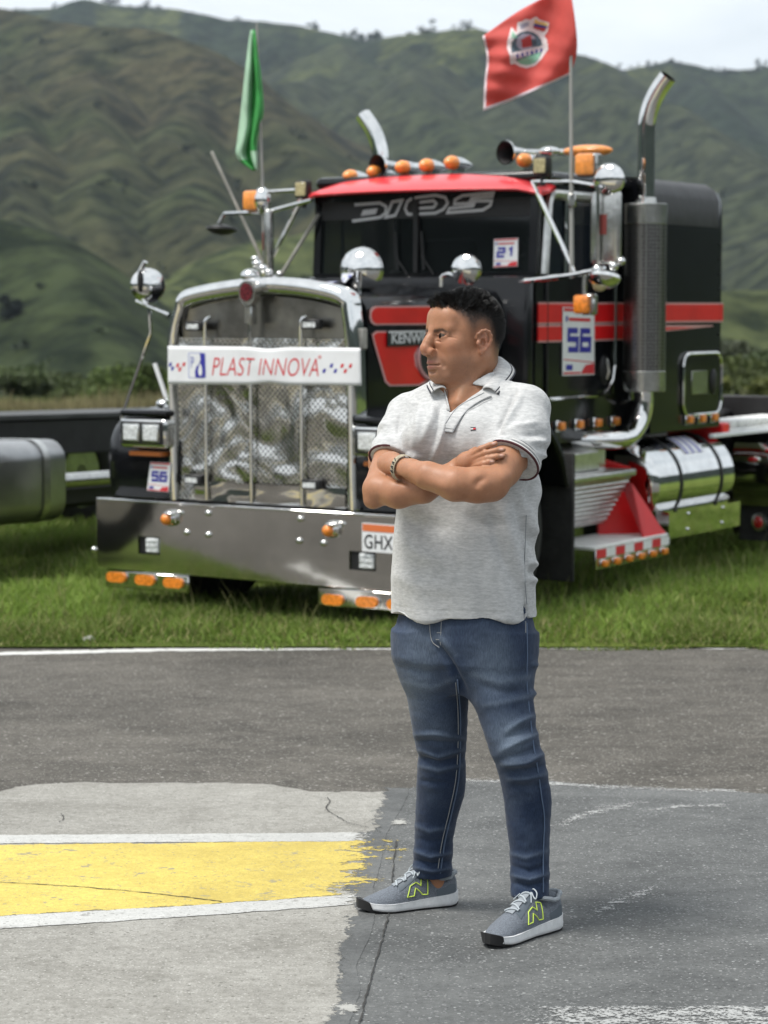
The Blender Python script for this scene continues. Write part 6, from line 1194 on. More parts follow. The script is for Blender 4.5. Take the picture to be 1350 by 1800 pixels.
def weld(Va, Qa, Vb, Qb, p):
    """join two closed surfaces by a bridge between the faces nearest p"""
    ia = np.argmin(np.linalg.norm(Va[Qa].mean(1) - p, axis=1)); ib = np.argmin(np.linalg.norm(Vb[Qb].mean(1) - p, axis=1)); fa = Qa[ia]; fb = Qb[ib][::-1] + len(Va)
    return np.concatenate([Va, Vb]), np.concatenate([np.delete(Qa, ia, 0), np.delete(Qb, ib, 0) + len(Va), np.array([[fa[k], fa[(k + 1) % 4], fb[(k + 1) % 4], fb[k]] for k in range(4)])])
VB, QB_ = weld(V1, Q1, V2, Q2, np.array([NB[0], 0, W(0, 700)[2]]))
body = np_obj('body', VB, QB_, M_skin, man, np.concatenate([C1, C2]))
# eyes
M_eye = mat('eye_white', (.10, .075, .062), .8, spec=.05); M_iris = mat('iris', (.014, .008, .006), .6, spec=.1)
for s in (1, -1):
    c_ = fromH((.0840, s * .034, .0160)); ey = MB().ball(c_, .0134, n=20, m=14).build('eye', M_eye, man); d_ = (np.array([1, -.12 * s - .25, 0]) / 1.06) @ HM.T
    MB().ball(c_ + d_ * .0060, .0094, n=14, m=10).build('iris', M_iris, ey)
# ---- hair: short, swept up in front, faded at the sides
def strands(name, roots, nrms, dirs, lens, r0, m, parent, seg=3, curl=.25):
    n = len(roots); vs = []; fs = []
    A = np.cross(dirs, RNG.normal(size=(n, 3))); A /= np.linalg.norm(A, axis=1, keepdims=True); Bv = np.cross(dirs, A)
    bend = RNG.normal(size=(n, 3)) * curl; pts = []
    for s in range(seg + 1):
        t_ = s / seg; p = roots + dirs * (lens * t_)[:, None] + bend * (lens * t_ * t_ * .5)[:, None] - np.array([0, 0, 1]) * (lens * t_ ** 2 * .12)[:, None]; rr_ = r0 * (1 - .85 * t_)
        for k in range(3): a = 2 * math.pi * k / 3; pts.append(p + (A * math.cos(a) + Bv * math.sin(a)) * rr_)
    Pv = np.stack(pts, 1).reshape(-1, 3); per = 3 * (seg + 1); base_ = np.arange(n)[:, None] * per; q = []
    for s in range(seg):
        for k in range(3): q.append(base_ + np.array([s * 3 + k, s * 3 + (k + 1) % 3, (s + 1) * 3 + (k + 1) % 3, (s + 1) * 3 + k]))
    return np_obj(name, Pv, np.concatenate(q), m, parent)
qh = toH(V1); f_, l_, z_ = qh[:, 0], qh[:, 1], qh[:, 2]
zl_top = np.interp(f_, [-.12, -.08, -.03, .02, .05, .065, .08, .12], [.0, .03, .070, .078, .080, .082, .088, .088])
topw = np.clip((z_ - zl_top) / .02, 0, 1) * (z_ > .02); shortz = np.interp(f_, [-.12, -.06, -.03, .0, .03, .045, .06, .12], [-.045, -.015, .040, .046, .044, .060, .084, .094]); shw = np.clip((z_ - shortz) / .05, 0, 1) ** 1.6 * (f_ < .062)
M_hair = mat('hair', (.0095, .009, .009), .30, var=(160, .8)); M_hair.node_tree.nodes['Principled BSDF'].inputs['Specular IOR Level'].default_value = .7
cand = np.nonzero(topw > .02)[0]; pk = RNG.choice(cand, 11000, p=topw[cand] / topw[cand].sum()); q = qh[pk]; nr_ = N1[pk] @ HM
cl_ = q[RNG.choice(len(pk), 320, replace=False)]; who = np.argmin(((q[:, None, :] - cl_[None]) ** 2).sum(-1), 1); ctr = cl_[who]                 # locks of hair drawn together at the tips
front = ss(.035, .085, q[:, 0])[:, None]; cdir = RNG.normal(size=(320, 3))[who] * .20
dirs = nr_ * .5 + np.array([-.40, .22, .50]) * (1 - front) + np.array([.72, .10, .62]) * front + RNG.normal(size=(len(pk), 3)) * .07 + cdir
dirs /= np.linalg.norm(dirs, axis=1, keepdims=True); ln = (.019 + .018 * front[:, 0] + .006 * RNG.random(320)[who]) * (.40 + .60 * topw[pk]) * np.interp(q[:, 0], [-.1, -.05, 0], [.45, .75, 1])
dirs = dirs * ln[:, None] + (ctr - q) * .34; ln = np.linalg.norm(dirs, axis=1); dirs /= ln[:, None]
strands('hair', V1[pk] - N1[pk] * .001, N1[pk], dirs @ HM.T, ln, .0011, M_hair, man, 3, .05)
cand = np.nonzero((shw > .02) & (topw < .9))[0]; pk = RNG.choice(cand, 15000, p=shw[cand] / shw[cand].sum()); q = qh[pk]; nr_ = N1[pk] @ HM; dirs = nr_ * .5 + np.array([-.5, 0, -.25]) + RNG.normal(size=(len(pk), 3)) * .2; dirs /= np.linalg.norm(dirs, axis=1, keepdims=True)
strands('hair', V1[pk], N1[pk], dirs @ HM.T, .0025 + .008 * shw[pk] * RNG.random(len(pk)), .00042, M_hair, man, 2)
br = np.exp(-((z_ - (.0310 + .10 * (np.abs(l_) - .03) * (np.abs(l_) < .04) - .45 * np.clip(np.abs(l_) - .038, 0, 1))) / .004) ** 2) * (np.abs(l_) > .012) * (np.abs(l_) < .056) * (f_ > .05); cand = np.nonzero(br > .25)[0]
for s in (1, -1):
    cs = cand[l_[cand] * s > 0]; pk = RNG.choice(cs, 170); dirs = N1[pk] @ HM * .35 + np.stack([np.full(len(pk), -.35), np.full(len(pk), .9 * s), np.full(len(pk), .12)], -1) + RNG.normal(size=(len(pk), 3)) * .2; dirs /= np.linalg.norm(dirs, axis=1, keepdims=True); strands('eyebrow', V1[pk], N1[pk], dirs @ HM.T, np.full(len(pk), .0045), .00022, M_hair, man, 2)
# =================== polo shirt
SLV = [(SHL + (.004, 0, .004), .0665), (W(917, 765, -.135), .068), (W(904, 800, -.185), .0665), (W(893, 830, -.22), .068)]; SRV = [(SHR + (-.002, 0, .002), .056), (W(703, 765, .03), .054), (W(691, 800, -.03), .0545), (W(682, 830, -.07), .055)]
def plane_from(pa, pb, dy_a, dy_b, dvec): a = W(*pa, dy_a); b = W(*pb, dy_b); n = np.cross(b - a, np.array(dvec)); n /= np.linalg.norm(n); n = n if n[2] < 0 else -n; return a, n
PLc = plane_from((868, 779), (941, 833), -.215, -.20, (0, -1, .8)); PRc = plane_from((655, 787), (702, 798), -.06, -.07, (0, -1, .8))
VN = W(790, 723, -.16)
TRI = np.array([(778, 668), (852, 680), (791, 724)], float)
def vee(P):
    """open neck: the triangle between the collar tips and the placket, cut through the front of the shirt"""
    X, Y = toimg(P); d = np.full(len(P), -1e9)
    for i in range(3):
        a, b = TRI[i], TRI[(i + 1) % 3]; n = np.array([b[1] - a[1], -(b[0] - a[0])]); n /= np.linalg.norm(n); c_ = TRI.mean(0); n = n if (c_ - a) @ n < 0 else -n; d = np.maximum(d, (X - a[0]) * n[0] + (Y - a[1]) * n[1])
    return np.maximum(d / 656., P[:, 1] + .05)
def neck_hole(P):
    d = cap(P, fromH((-.03, 0, -.06)), np.array([NB[0] + .004, -.010, NB[2] - .022]), .066, .072)
    return smin(d, vee(P), .006)
def shirt_f(P, cut=True):
    d = smin(torso(P, .0), shoulders(P, .058), .05)
    sl_ = chain(P, SLV, .03); sr_ = chain(P, SRV, .03)
    sl_ = np.maximum(sl_, (P - PLc[0]) @ PLc[1]); sr_ = np.maximum(sr_, (P - PRc[0]) @ PRc[1])
    d = smin(d, sl_, .022); d = smin(d, sr_, .022)
    # chest and belly fullness
    d = smin(d, ell(P, W(760, 770, -.10), (.075, .06, .07)), .05); d = smin(d, ell(P, W(850, 772, -.135), (.075, .05, .07)), .05)
    d = np.maximum(d, W(0, 1087, -.10)[2] - P[:, 2])
    return ssub(d, neck_hole(P), .006)
V, Q, N = surf(shirt_f, (-.36, -.36, .80), (.36, .24, 1.52), .0034)
FO = [([(706, 716), (700, 755), (704, 790)], -.0025, 4), ([(746, 700), (736, 740), (728, 790)], .004, 8), ([(765, 704), (757, 740), (740, 780)], .005, 7), ([(775, 712), (770, 745)], -.003, 4), ([(784, 735), (772, 775), (758, 812)], .006, 6), ([(776, 740), (762, 790)], -.003, 5),
      ([(905, 692), (886, 735), (868, 772), (858, 800)], -.006, 4.5), ([(918, 694), (896, 735), (878, 768)], .005, 6), ([(872, 770), (905, 752), (945, 742)], .004, 6), ([(876, 778), (912, 768), (958, 762)], -.004, 6), ([(884, 782), (920, 778), (962, 776)], .005, 5), ([(900, 790), (930, 790), (962, 790)], -.004, 5), ([(905, 796), (935, 800), (964, 802)], .005, 5), ([(918, 806), (945, 812), (963, 812)], -.004, 5), ([(668, 750), (685, 745)], .004, 5), ([(664, 765), (690, 762)], -.003, 5), ([(660, 776), (695, 775)], .0035, 5),
      ([(946, 830), (945, 860), (938, 890)], .006, 8), ([(936, 845), (930, 880), (920, 905)], -.006, 7), ([(925, 880), (935, 925), (944, 940)], .005, 8), ([(905, 880), (922, 930), (942, 970)], -.006, 9), ([(880, 885), (900, 950), (926, 1040)], .005, 10), ([(860, 900), (880, 970), (918, 1055)], -.004, 10), ([(700, 905), (740, 925), (800, 928)], -.004, 14), ([(815, 905), (850, 925), (900, 920)], -.004, 12), ([(930, 985), (944, 995)], .005, 6), ([(928, 1000), (945, 1012)], -.005, 6), ([(926, 1018), (945, 1020)], .004, 6), ([(924, 975), (922, 1010), (925, 1060)], -.0025, 2.5), ([(688, 1010), (740, 1030), (800, 1035)], .003, 14), ([(700, 950), (740, 975), (790, 985)], .003, 14), ([(724, 812), (731, 802), (740, 808)], .005, 6), ([(712, 806), (720, 800), (728, 800)], .005, 5), ([(926, 1062), (929, 1092)], -.010, 3.0)]
V = V + N * (.0045 * fbm(V * (9, 9, 5), 4, 12) + .002 * fbm(V * (26, 26, 12), 3, 15) + .0009 * fbm(V * 38, 3, 19))[:, None]; V0_ = V.copy(); V = folds(V, N, FO)
for pts, pl in ((SLV, PLc), (SRV, PRc)):          # cuffs stay flat
    near = np.clip(1 - np.abs(chain(V0_, pts, .03)) / .02, 0, 1) > .2; w_ = np.where(near, np.clip(-((V0_ - pl[0]) @ pl[1]) / .035 - .5, 0, 1), 1.0)[:, None]; V = V0_ + (V - V0_) * w_
hw_ = np.clip((W(0, 1010)[2] - V[:, 2]) / .11, 0, 1) ** 1.5; th_ = np.arctan2(V[:, 1], V[:, 0] - .03); V = V + N * (hw_ * (.007 * np.sin(th_ * 5 + 1.2) + .004 * np.sin(th_ * 9)))[:, None] + np.array([0, 0, 1]) * (hw_ * (.005 * np.sin(th_ * 3 + .4) + .002 * np.sin(th_ * 8)))[:, None]
# hem stitching groove
X_, Y_ = toimg(V); hemz = W(0, 1087, -.10)[2] + .024; V = V - N * (.0012 * np.exp(-((V[:, 2] - hemz) / .0018) ** 2))[:, None]
m, t, b = newmat('heather_jersey'); tcn = nd(t, 'ShaderNodeTexCoord'); L = t.links.new
mp_ = nd(t, 'ShaderNodeMapping'); mp_.inputs['Scale'].default_value = (55, 55, 190); L(tcn.outputs['Object'], mp_.inputs[0]); nz = nd(t, 'ShaderNodeTexNoise', Scale=1.0, Detail=6.0, Roughness=.7); L(mp_.outputs[0], nz.inputs['Vector'])
r = nd(t, 'ShaderNodeValToRGB'); r.color_ramp.elements[0].position = .34; r.color_ramp.elements[0].color = (.385, .390, .390, 1); r.color_ramp.elements[1].position = .64; r.color_ramp.elements[1].color = (.555, .558, .555, 1); L(nz.outputs['Fac'], r.inputs[0]); L(r.outputs[0], b.inputs['Base Color'])
nz2 = nd(t, 'ShaderNodeTexNoise', Scale=600.0, Detail=2.0); L(tcn.outputs['Object'], nz2.inputs['Vector']); bp = nd(t, 'ShaderNodeBump', Strength=.35, Distance=.0015); L(nz2.outputs['Fac'], bp.inputs['Height']); L(bp.outputs[0], b.inputs['Normal']); b.inputs['Roughness'].default_value = .9; b.inputs['Specular IOR Level'].default_value = .15; b.inputs['Sheen Weight'].default_value = .15; M_jer = m
shirt = np_obj('polo_shirt', V, Q, M_jer, man)
M_navy = mat('navy_trim', (.022, .022, .032), .85); M_wtrim = mat('white_trim', (.62, .61, .59), .85); M_mar = mat('maroon_trim', (.07, .018, .022), .85); M_gtrim = mat('grey_trim', (.22, .23, .24), .85)
def ring(fn, c, n, k=64, rmax=.13):
    n = n / np.linalg.norm(n); u = np.cross(n, (0, 0, 1.0)); u /= np.linalg.norm(u); w = np.cross(n, u); out = []
    for j in range(k):
        a = 2 * math.pi * j / k; d = u * math.cos(a) + w * math.sin(a); lo, hi = .01, rmax
        S = c + d * np.linspace(lo, hi, 60)[:, None]; fv = fn(S); i = np.argmax(fv > 0); i = max(1, i) if (fv > 0).any() else 59; tt_ = lo + (hi - lo) * i / 59; t0 = tt_ - (hi - lo) / 59
        for _ in range(8):
            mid = (t0 + tt_) / 2
            if fn((c + d * mid)[None])[0] > 0: tt_ = mid
            else: t0 = mid
        out.append(c + d * tt_)
    return out
def nearest_axis(pts, pl):
    for (a, _), (b, _) in zip(pts[:-1], pts[1:]):
        ta, tb = (a - pl[0]) @ pl[1], (b - pl[0]) @ pl[1]
        if ta <= 0 <= tb or tb <= 0 <= ta: return a + (b - a) * ta / (ta - tb)
    return pts[-1][0]
for pts, pl in ((SLV, PLc), (SRV, PRc)):
    c0 = nearest_axis(pts, pl)
    for off, rr_, mm_ in ((-.0175, .0022, M_gtrim), (-.0130, .0028, M_wtrim), (-.0085, .0026, M_gtrim), (-.0040, .0030, M_wtrim), (-.0004, .0034, M_mar)):
        MB().tube(ring(lambda P: chain(P, pts, .03), c0 + pl[1] * off, pl[1]), rr_, 6, closed=True).build('sleeve_trim', mm_, shirt)
# collar leaves, placket, buttons, chest mark
def leaf(name, fold, outer, m_in, stripes):
    n = 14; Fp = smooth_path([W(*p) for p in fold], n); Op = smooth_path([W(*p) for p in outer], n); rows = []
    for i in range(len(Fp)):
        row = []
        for j in range(11):
            s = j / 10; p = Fp[i] + (Op[i] - Fp[i]) * s; bul = .012 * math.sin(math.pi * s ** .8); row.append(p + np.array([.15, -.55, .8]) * bul)
        rows.append(row)
    inner = [[r[0] + np.array([0, 0, -.004 - .012 * k]) + (NBc - r[0]) * (.04 + .03 * k) * np.array([1, 1, 0]) for r in rows] for k in range(3)]
    o = MB().grid([[tuple(p) for p in r] for r in rows]).build(name, M_jer, shirt, 0); sd_ = o.modifiers.new('thickness', 'SOLIDIFY'); sd_.thickness = .003; sd_.offset = 0
    MB().grid([[tuple(inner[k][i]) for k in range(3)] for i in range(len(rows))]).build('collar_band', M_jer, o, 0)
    for s, mm_, rr_ in stripes: MB().tube([tuple(r[0] + (r[-1] - r[0]) * s + np.array([.15, -.55, .8]) * (.012 * math.sin(math.pi * min(s, 1) ** .8) + .0012)) for r in rows], rr_, 6).build('collar_trim', mm_, o)
    return o
NBc = np.array([NB[0], 0, NB[2]]); ST = [(1.0, M_navy, .0024), (.90, M_wtrim, .0016), (.84, M_navy, .0019)]
leaf('collar', [(822, 640, .085), (858, 633, .06), (872, 634, .025), (866, 655, -.045), (848, 684, -.105)], [(820, 648, .115), (866, 638, .10), (889, 637, .055), (905, 656, -.02), (875, 693, -.122)], M_jer, ST)
leaf('collar', [(822, 640, .085), (800, 646, .085), (786, 660, .05), (778, 672, -.01), (784, 684, -.085)], [(820, 648, .115), (790, 652, .12), (765, 664, .09), (751, 676, .02), (757, 691, -.075)], M_jer, ST)
def on_shirt(px, py, off=.002):
    d = ray(px, py); lo_, hi_ = 5.55, 6.3; ys_ = np.linspace(lo_, hi_, 160); S = np.array([CAMP + d * (y / d[1]) - PB for y in ys_]); fv = shirt_f(S); i = np.argmax(fv < 0)
    if fv[i] >= 0: return S[80]
    a, b_ = ys_[max(0, i - 1)], ys_[i]
    for _ in range(10):
        mm_ = (a + b_) / 2; v_ = shirt_f((CAMP + d * (mm_ / d[1]) - PB)[None])[0]
        if v_ < 0: b_ = mm_
        else: a = mm_
    return CAMP + d * (b_ / d[1]) - PB + np.array([0, -off, 0])
def cloth_strip(name, la, lb, m, off, n=14):
    A = smooth_path([(*p, 0) for p in la], n); Bp = smooth_path([(*p, 0) for p in lb], n); rows = [[tuple(on_shirt(a[0] + (b_[0] - a[0]) * s, a[1] + (b_[1] - a[1]) * s, off)) for s in np.linspace(0, 1, 7)] for a, b_ in zip(A, Bp)]
    o = MB().grid(rows).build(name, m, shirt, 0); s_ = o.modifiers.new('thickness', 'SOLIDIFY'); s_.thickness = .002; s_.offset = 0; return o
pk_ = cloth_strip('placket', [(851, 689), (828, 700), (806, 714), (793, 728), (784, 742), (776, 757)], [(864, 696), (842, 706), (820, 722), (810, 736), (802, 748), (796, 760)], M_jer, .0045)
for a, b_ in ((((852, 689), (806, 714), (784, 742), (776, 757))), ) and [(((851, 690), (806, 715), (784, 743), (776, 757)), .0012), (((864, 697), (820, 723), (802, 749), (796, 760)), .0010), (((776, 757), (786, 759), (796, 760)), .0012), (((778, 751), (788, 753), (798, 754)), .0008)]:
    MB().tube([tuple(on_shirt(p[0], p[1], .006)) for p in smooth_path([(*q, 0) for q in a], 6)], b_, 5).build('stitching', M_gtrim, pk_)
MB().tube([tuple(on_shirt(p[0], p[1], .003)) for p in smooth_path([(781, 684, 0), (785, 700, 0), (790, 722, 0)], 6)], .0022, 6).build('placket_edge', M_jer, pk_)
for px, py in ((787, 718),): MB().lathe(on_shirt(px, py, .004), (0, -1, .1), [(0, .0045), (.0015, .0045), (.002, .003)], 12).build('button', M_wtrim, pk_)
mk = [on_shirt(a, b_, .003) for a, b_ in ((827, 751), (836, 750.5), (836, 756), (827, 756.5))]
def mark(name, u0, u1, v0, v1, m, off): MB().prism([tuple(mk[3] + (mk[2] - mk[3]) * u + (mk[0] - mk[3]) * v + np.array([0, -off, 0])) for u, v in ((u0, v0), (u1, v0), (u1, v1), (u0, v1))], (0, -.0006, 0)).build(name, m, shirt)
mark('chest_mark', 0, 1, 0, 1, M_navy, .0); mark('chest_mark', .0, .5, .28, .72, M_wtrim, .001); mark('chest_mark', .5, 1, .28, .72, M_redp, .001)
for pa in ([(925, 905), (923, 960), (922, 1010), (926, 1062)],): MB().tube([tuple(on_shirt(p[0], p[1], .003)) for p in smooth_path([(*q, 0) for q in pa], 8)], .0012, 5).build('side_seam', M_gtrim, shirt)
# wristband
wp, wq = W(703, 821, -.195), W(722, 827, -.235); wn = wp - wq; wc = wq + wn * .72; rows = []
for k, o_ in enumerate((-.0075, -.0065, 0, .0065, .0075)):
    rg = ring(lambda P: chain(P, [(W(752, 836, -.285), .038), (wq, .031), (wp, .028), (W(690, 818, -.15), .028)], .02), wc + wn / np.linalg.norm(wn) * o_, wn, 40, .06); cc = wc + wn / np.linalg.norm(wn) * o_; rows.append([tuple(cc + (p - cc) * (1.07 if 0 < k < 4 else 1.02)) for p in rg])
wb_ = MB().grid(rows, closed=True).build('wristband', mat('wristband_cloth', (.36, .31, .22), .8, var=(140, .3)), man, 0)
band = [np.array(p) for p in rows[2]]
def band_pt(i, s): a = np.array(rows[1][i % 40]); b_ = np.array(rows[3][i % 40]); p = a + (b_ - a) * s; return tuple(p + (p - wc) / np.linalg.norm(p - wc) * .0014)
fi = sorted(range(40), key=lambda i: band[i][1])[0]
for k in range(-3, 4): MB().tube([band_pt(fi + k, .2), band_pt(fi + k + (k % 2), .8)], .0013, 5).build('band_letter', M_blkp, wb_)
# =================== jeans
V, Q, N = surf(jeans_f, (-.26, -.30, .05), (.27, .36, .92), .0036)
JF = [([(765, 1128), (790, 1165), (818, 1215)], -.010, 6), ([(775, 1120), (800, 1150)], .004, 8), ([(700, 1170), (745, 1182), (790, 1178)], -.003, 7), ([(712, 1200), (760, 1210), (805, 1190)], .003, 9), ([(830, 1185), (880, 1200), (930, 1190)], .003, 9), ([(840, 1205), (890, 1218), (935, 1210)], -.003, 7), ([(850, 1240), (900, 1232), (938, 1222)], .003, 8),
      ([(728, 1292), (765, 1290), (800, 1296), (818, 1300)], .005, 5), ([(730, 1303), (765, 1305), (805, 1308)], -.005, 5), ([(735, 1318), (770, 1330), (815, 1318)], .005, 5), ([(738, 1332), (775, 1342), (818, 1332)], -.005, 5), ([(736, 1346), (770, 1354), (812, 1346)], .004, 6), ([(733, 1372), (765, 1376), (790, 1378)], -.003, 5),
      ([(938, 1258), (915, 1268), (890, 1285)], .006, 6), ([(944, 1275), (915, 1285), (885, 1300)], -.005, 6), ([(946, 1290), (915, 1302), (880, 1320)], .006, 6), ([(953, 1310), (920, 1325), (880, 1334)], -.006, 6), ([(956, 1325), (925, 1340), (882, 1345)], .007, 6), ([(962, 1345), (930, 1355), (888, 1358)], -.006, 6), ([(962, 1360), (930, 1368), (895, 1370)], .005, 6), ([(966, 1376), (935, 1384), (900, 1382)], -.003, 6),
      ([(728, 1450), (755, 1462), (790, 1455)], .003, 6), ([(727, 1475), (760, 1480), (795, 1474)], -.003, 6), ([(726, 1495), (755, 1506), (793, 1500)], .005, 5), ([(727, 1512), (760, 1520), (792, 1514)], -.005, 4), ([(727, 1524), (760, 1532), (793, 1526)], .004, 4), ([(898, 1500), (925, 1508), (962, 1496)], .003, 6), ([(898, 1522), (930, 1532), (964, 1520)], -.004, 5), ([(899, 1538), (930, 1546), (964, 1536)], .005, 5), ([(900, 1552), (930, 1558), (964, 1550)], -.005, 4), ([(936, 1165), (943, 1172)], .006, 5), ([(934, 1215), (942, 1222)], .005, 5)]
FOLD_GAIN = 1.45; V = V + N * (.0035 * fbm(V * (8, 8, 11), 4, 32) + .0016 * fbm(V * (38, 38, 55), 3, 39))[:, None]; V = folds(V, N, JF)
X_, Y_ = toimg(V); fd = np.zeros(len(V))
for (cx_, cy_, sx_, sy_, a_) in ((735, 1185, 38, 75, .75), (870, 1170, 45, 70, .75), (895, 1300, 34, 42, 1.0), (770, 1285, 35, 40, .45), (760, 1400, 20, 60, .12), (925, 1420, 20, 60, .12), (755, 1110, 60, 35, .35)): fd += a_ * np.exp(-((X_ - cx_) / sx_) ** 2 - ((Y_ - cy_) / sy_) ** 2)
fd = np.clip(fd + .25 * fbm(V * (20, 20, 12), 4, 44), 0, 1) * (N[:, 1] < .35); wk = np.zeros(len(V))
for pts, amp, w in JF:
    if amp > 0: d_, t_ = poly_d(X_, Y_, pts); wk += .22 * np.exp(-(d_ / (w * .6)) ** 2)
dk = np.array([.019, .033, .068]); lt = np.array([.150, .190, .245]); tt2 = np.clip(fd * .72 + wk * (N[:, 1] < .35), 0, 1)[:, None]; cj = dk * (1 - tt2) + lt * tt2
m, t, b = newmat('denim'); L = t.links.new; at = nd(t, 'ShaderNodeVertexColor', layer_name='tint'); tcn = nd(t, 'ShaderNodeTexCoord'); mp_ = nd(t, 'ShaderNodeMapping'); mp_.inputs['Scale'].default_value = (420, 420, 60); mp_.inputs['Rotation'].default_value = (0, .15, 0); L(tcn.outputs['Object'], mp_.inputs[0]); nz = nd(t, 'ShaderNodeTexNoise', Scale=1.0, Detail=4.0, Roughness=.7); L(mp_.outputs[0], nz.inputs['Vector'])
r = nd(t, 'ShaderNodeValToRGB'); r.color_ramp.elements[0].position = .3; r.color_ramp.elements[0].color = (.62, .64, .68, 1); r.color_ramp.elements[1].position = .7; r.color_ramp.elements[1].color = (1.32, 1.3, 1.26, 1); L(nz.outputs['Fac'], r.inputs[0]); mm_ = nd(t, 'ShaderNodeMix', data_type='RGBA', blend_type='MULTIPLY'); mm_.inputs[0].default_value = 1; L(at.outputs[0], mm_.inputs[6]); L(r.outputs[0], mm_.inputs[7]); L(mm_.outputs[2], b.inputs['Base Color']); b.inputs['Roughness'].default_value = .85; b.inputs['Specular IOR Level'].default_value = .2; b.inputs['Sheen Weight'].default_value = .1
bp = nd(t, 'ShaderNodeBump', Strength=.3, Distance=.0015); L(nz.outputs['Fac'], bp.inputs['Height']); L(bp.outputs[0], b.inputs['Normal'])
jeans = np_obj('jeans', V, Q, m, man, cj)
def on_jeans(px, py, off=.001):
    d = ray(px, py); ys_ = np.linspace(5.6, 6.6, 200); S = np.array([CAMP + d * (y / d[1]) - PB for y in ys_]); fv = jeans_f(S); i = np.argmax(fv < 0)
    if fv[i] >= 0: return None
    a, b_ = ys_[max(0, i - 1)], ys_[i]
    for _ in range(10):
        q = (a + b_) / 2
        if jeans_f((CAMP + d * (q / d[1]) - PB)[None])[0] < 0: b_ = q
        else: a = q
    return CAMP + d * (b_ / d[1]) - PB + np.array([0, -off, 0])
M_thread = mat('stitch_thread', (.26, .27, .28), .9); M_seam = mat('seam_denim', (.085, .125, .20), .9)
def seam(pts, dashed=False, rr_=.0016, m_=None):
    P = [on_jeans(p[0], p[1], .002) for p in smooth_path([(*q, 0) for q in pts], 12)]; P = [p for p in P if p is not None]
    if not dashed: MB().tube([tuple(p) for p in P], rr_, 5).build('seam', m_ or M_seam, jeans); return
    for i in range(0, len(P) - 1, 2): MB().tube([tuple(P[i]), tuple(P[i] + (P[i + 1] - P[i]) * .8)], rr_, 5).build('stitch', M_thread, jeans)
seam([(926, 1095), (927, 1150), (926, 1200), (932, 1260), (938, 1310), (945, 1350), (952, 1400), (957, 1440), (955, 1500), (955, 1568)], rr_=.0018)
seam([(804, 1195), (809, 1250), (809, 1310), (806, 1370), (795, 1425), (782, 1480), (774, 1535)], rr_=.0022); seam([(801, 1200), (805, 1250), (805, 1310), (801, 1370), (790, 1425), (777, 1480), (769, 1533)], rr_=.0012, m_=M_thread)
seam([(755, 1082), (756, 1110), (760, 1128), (772, 1138)], rr_=.0013, m_=M_thread); seam([(776, 1084), (775, 1110), (774, 1134)], rr_=.0011, m_=M_thread)
seam([(768, 1112), (776, 1112)], rr_=.0011, m_=M_thread); seam([(766, 1124), (775, 1124)], rr_=.0011, m_=M_thread); seam([(924, 1092), (924, 1112)], rr_=.0014, m_=M_thread)
# =================== running shoes
M_upper = mat('shoe_mesh', (.155, .175, .205), .8, var=(300, .25), bump=(350, .5)); M_over = mat('shoe_overlay', (.085, .105, .125), .6); M_tong = mat('shoe_tongue', (.26, .285, .31), .8, bump=(200, .3)); M_sole = mat('midsole_foam', (.68, .69, .70), .6, var=(60, .08)); M_out = mat('outsole', (.015, .015, .016), .7); M_neon = mat('neon_trim', (.62, .80, .10), .55); M_lace = mat('lace', (.40, .44, .47), .8)
SW = ([0, .012, .035, .08, .13, .17, .21, .245, .272, .288, .296], [.010, .027, .036, .037, .0375, .043, .0485, .0465, .036, .022, .006]); SC_ = ([0, .08, .14, .21, .26, .296], [0, .0, .002, .003, -.004, -.012])
UW = ([.004, .015, .04, .08, .12, .16, .20, .235, .262, .280, .290], [.010, .026, .033, .033, .034, .038, .043, .041, .032, .019, .004]); UH = ([0, .015, .03, .05, .075, .10, .125, .15, .18, .21, .24, .265, .28, .292], [.070, .096, .098, .086, .080, .098, .112, .098, .080, .066, .054, .044, .036, .024])
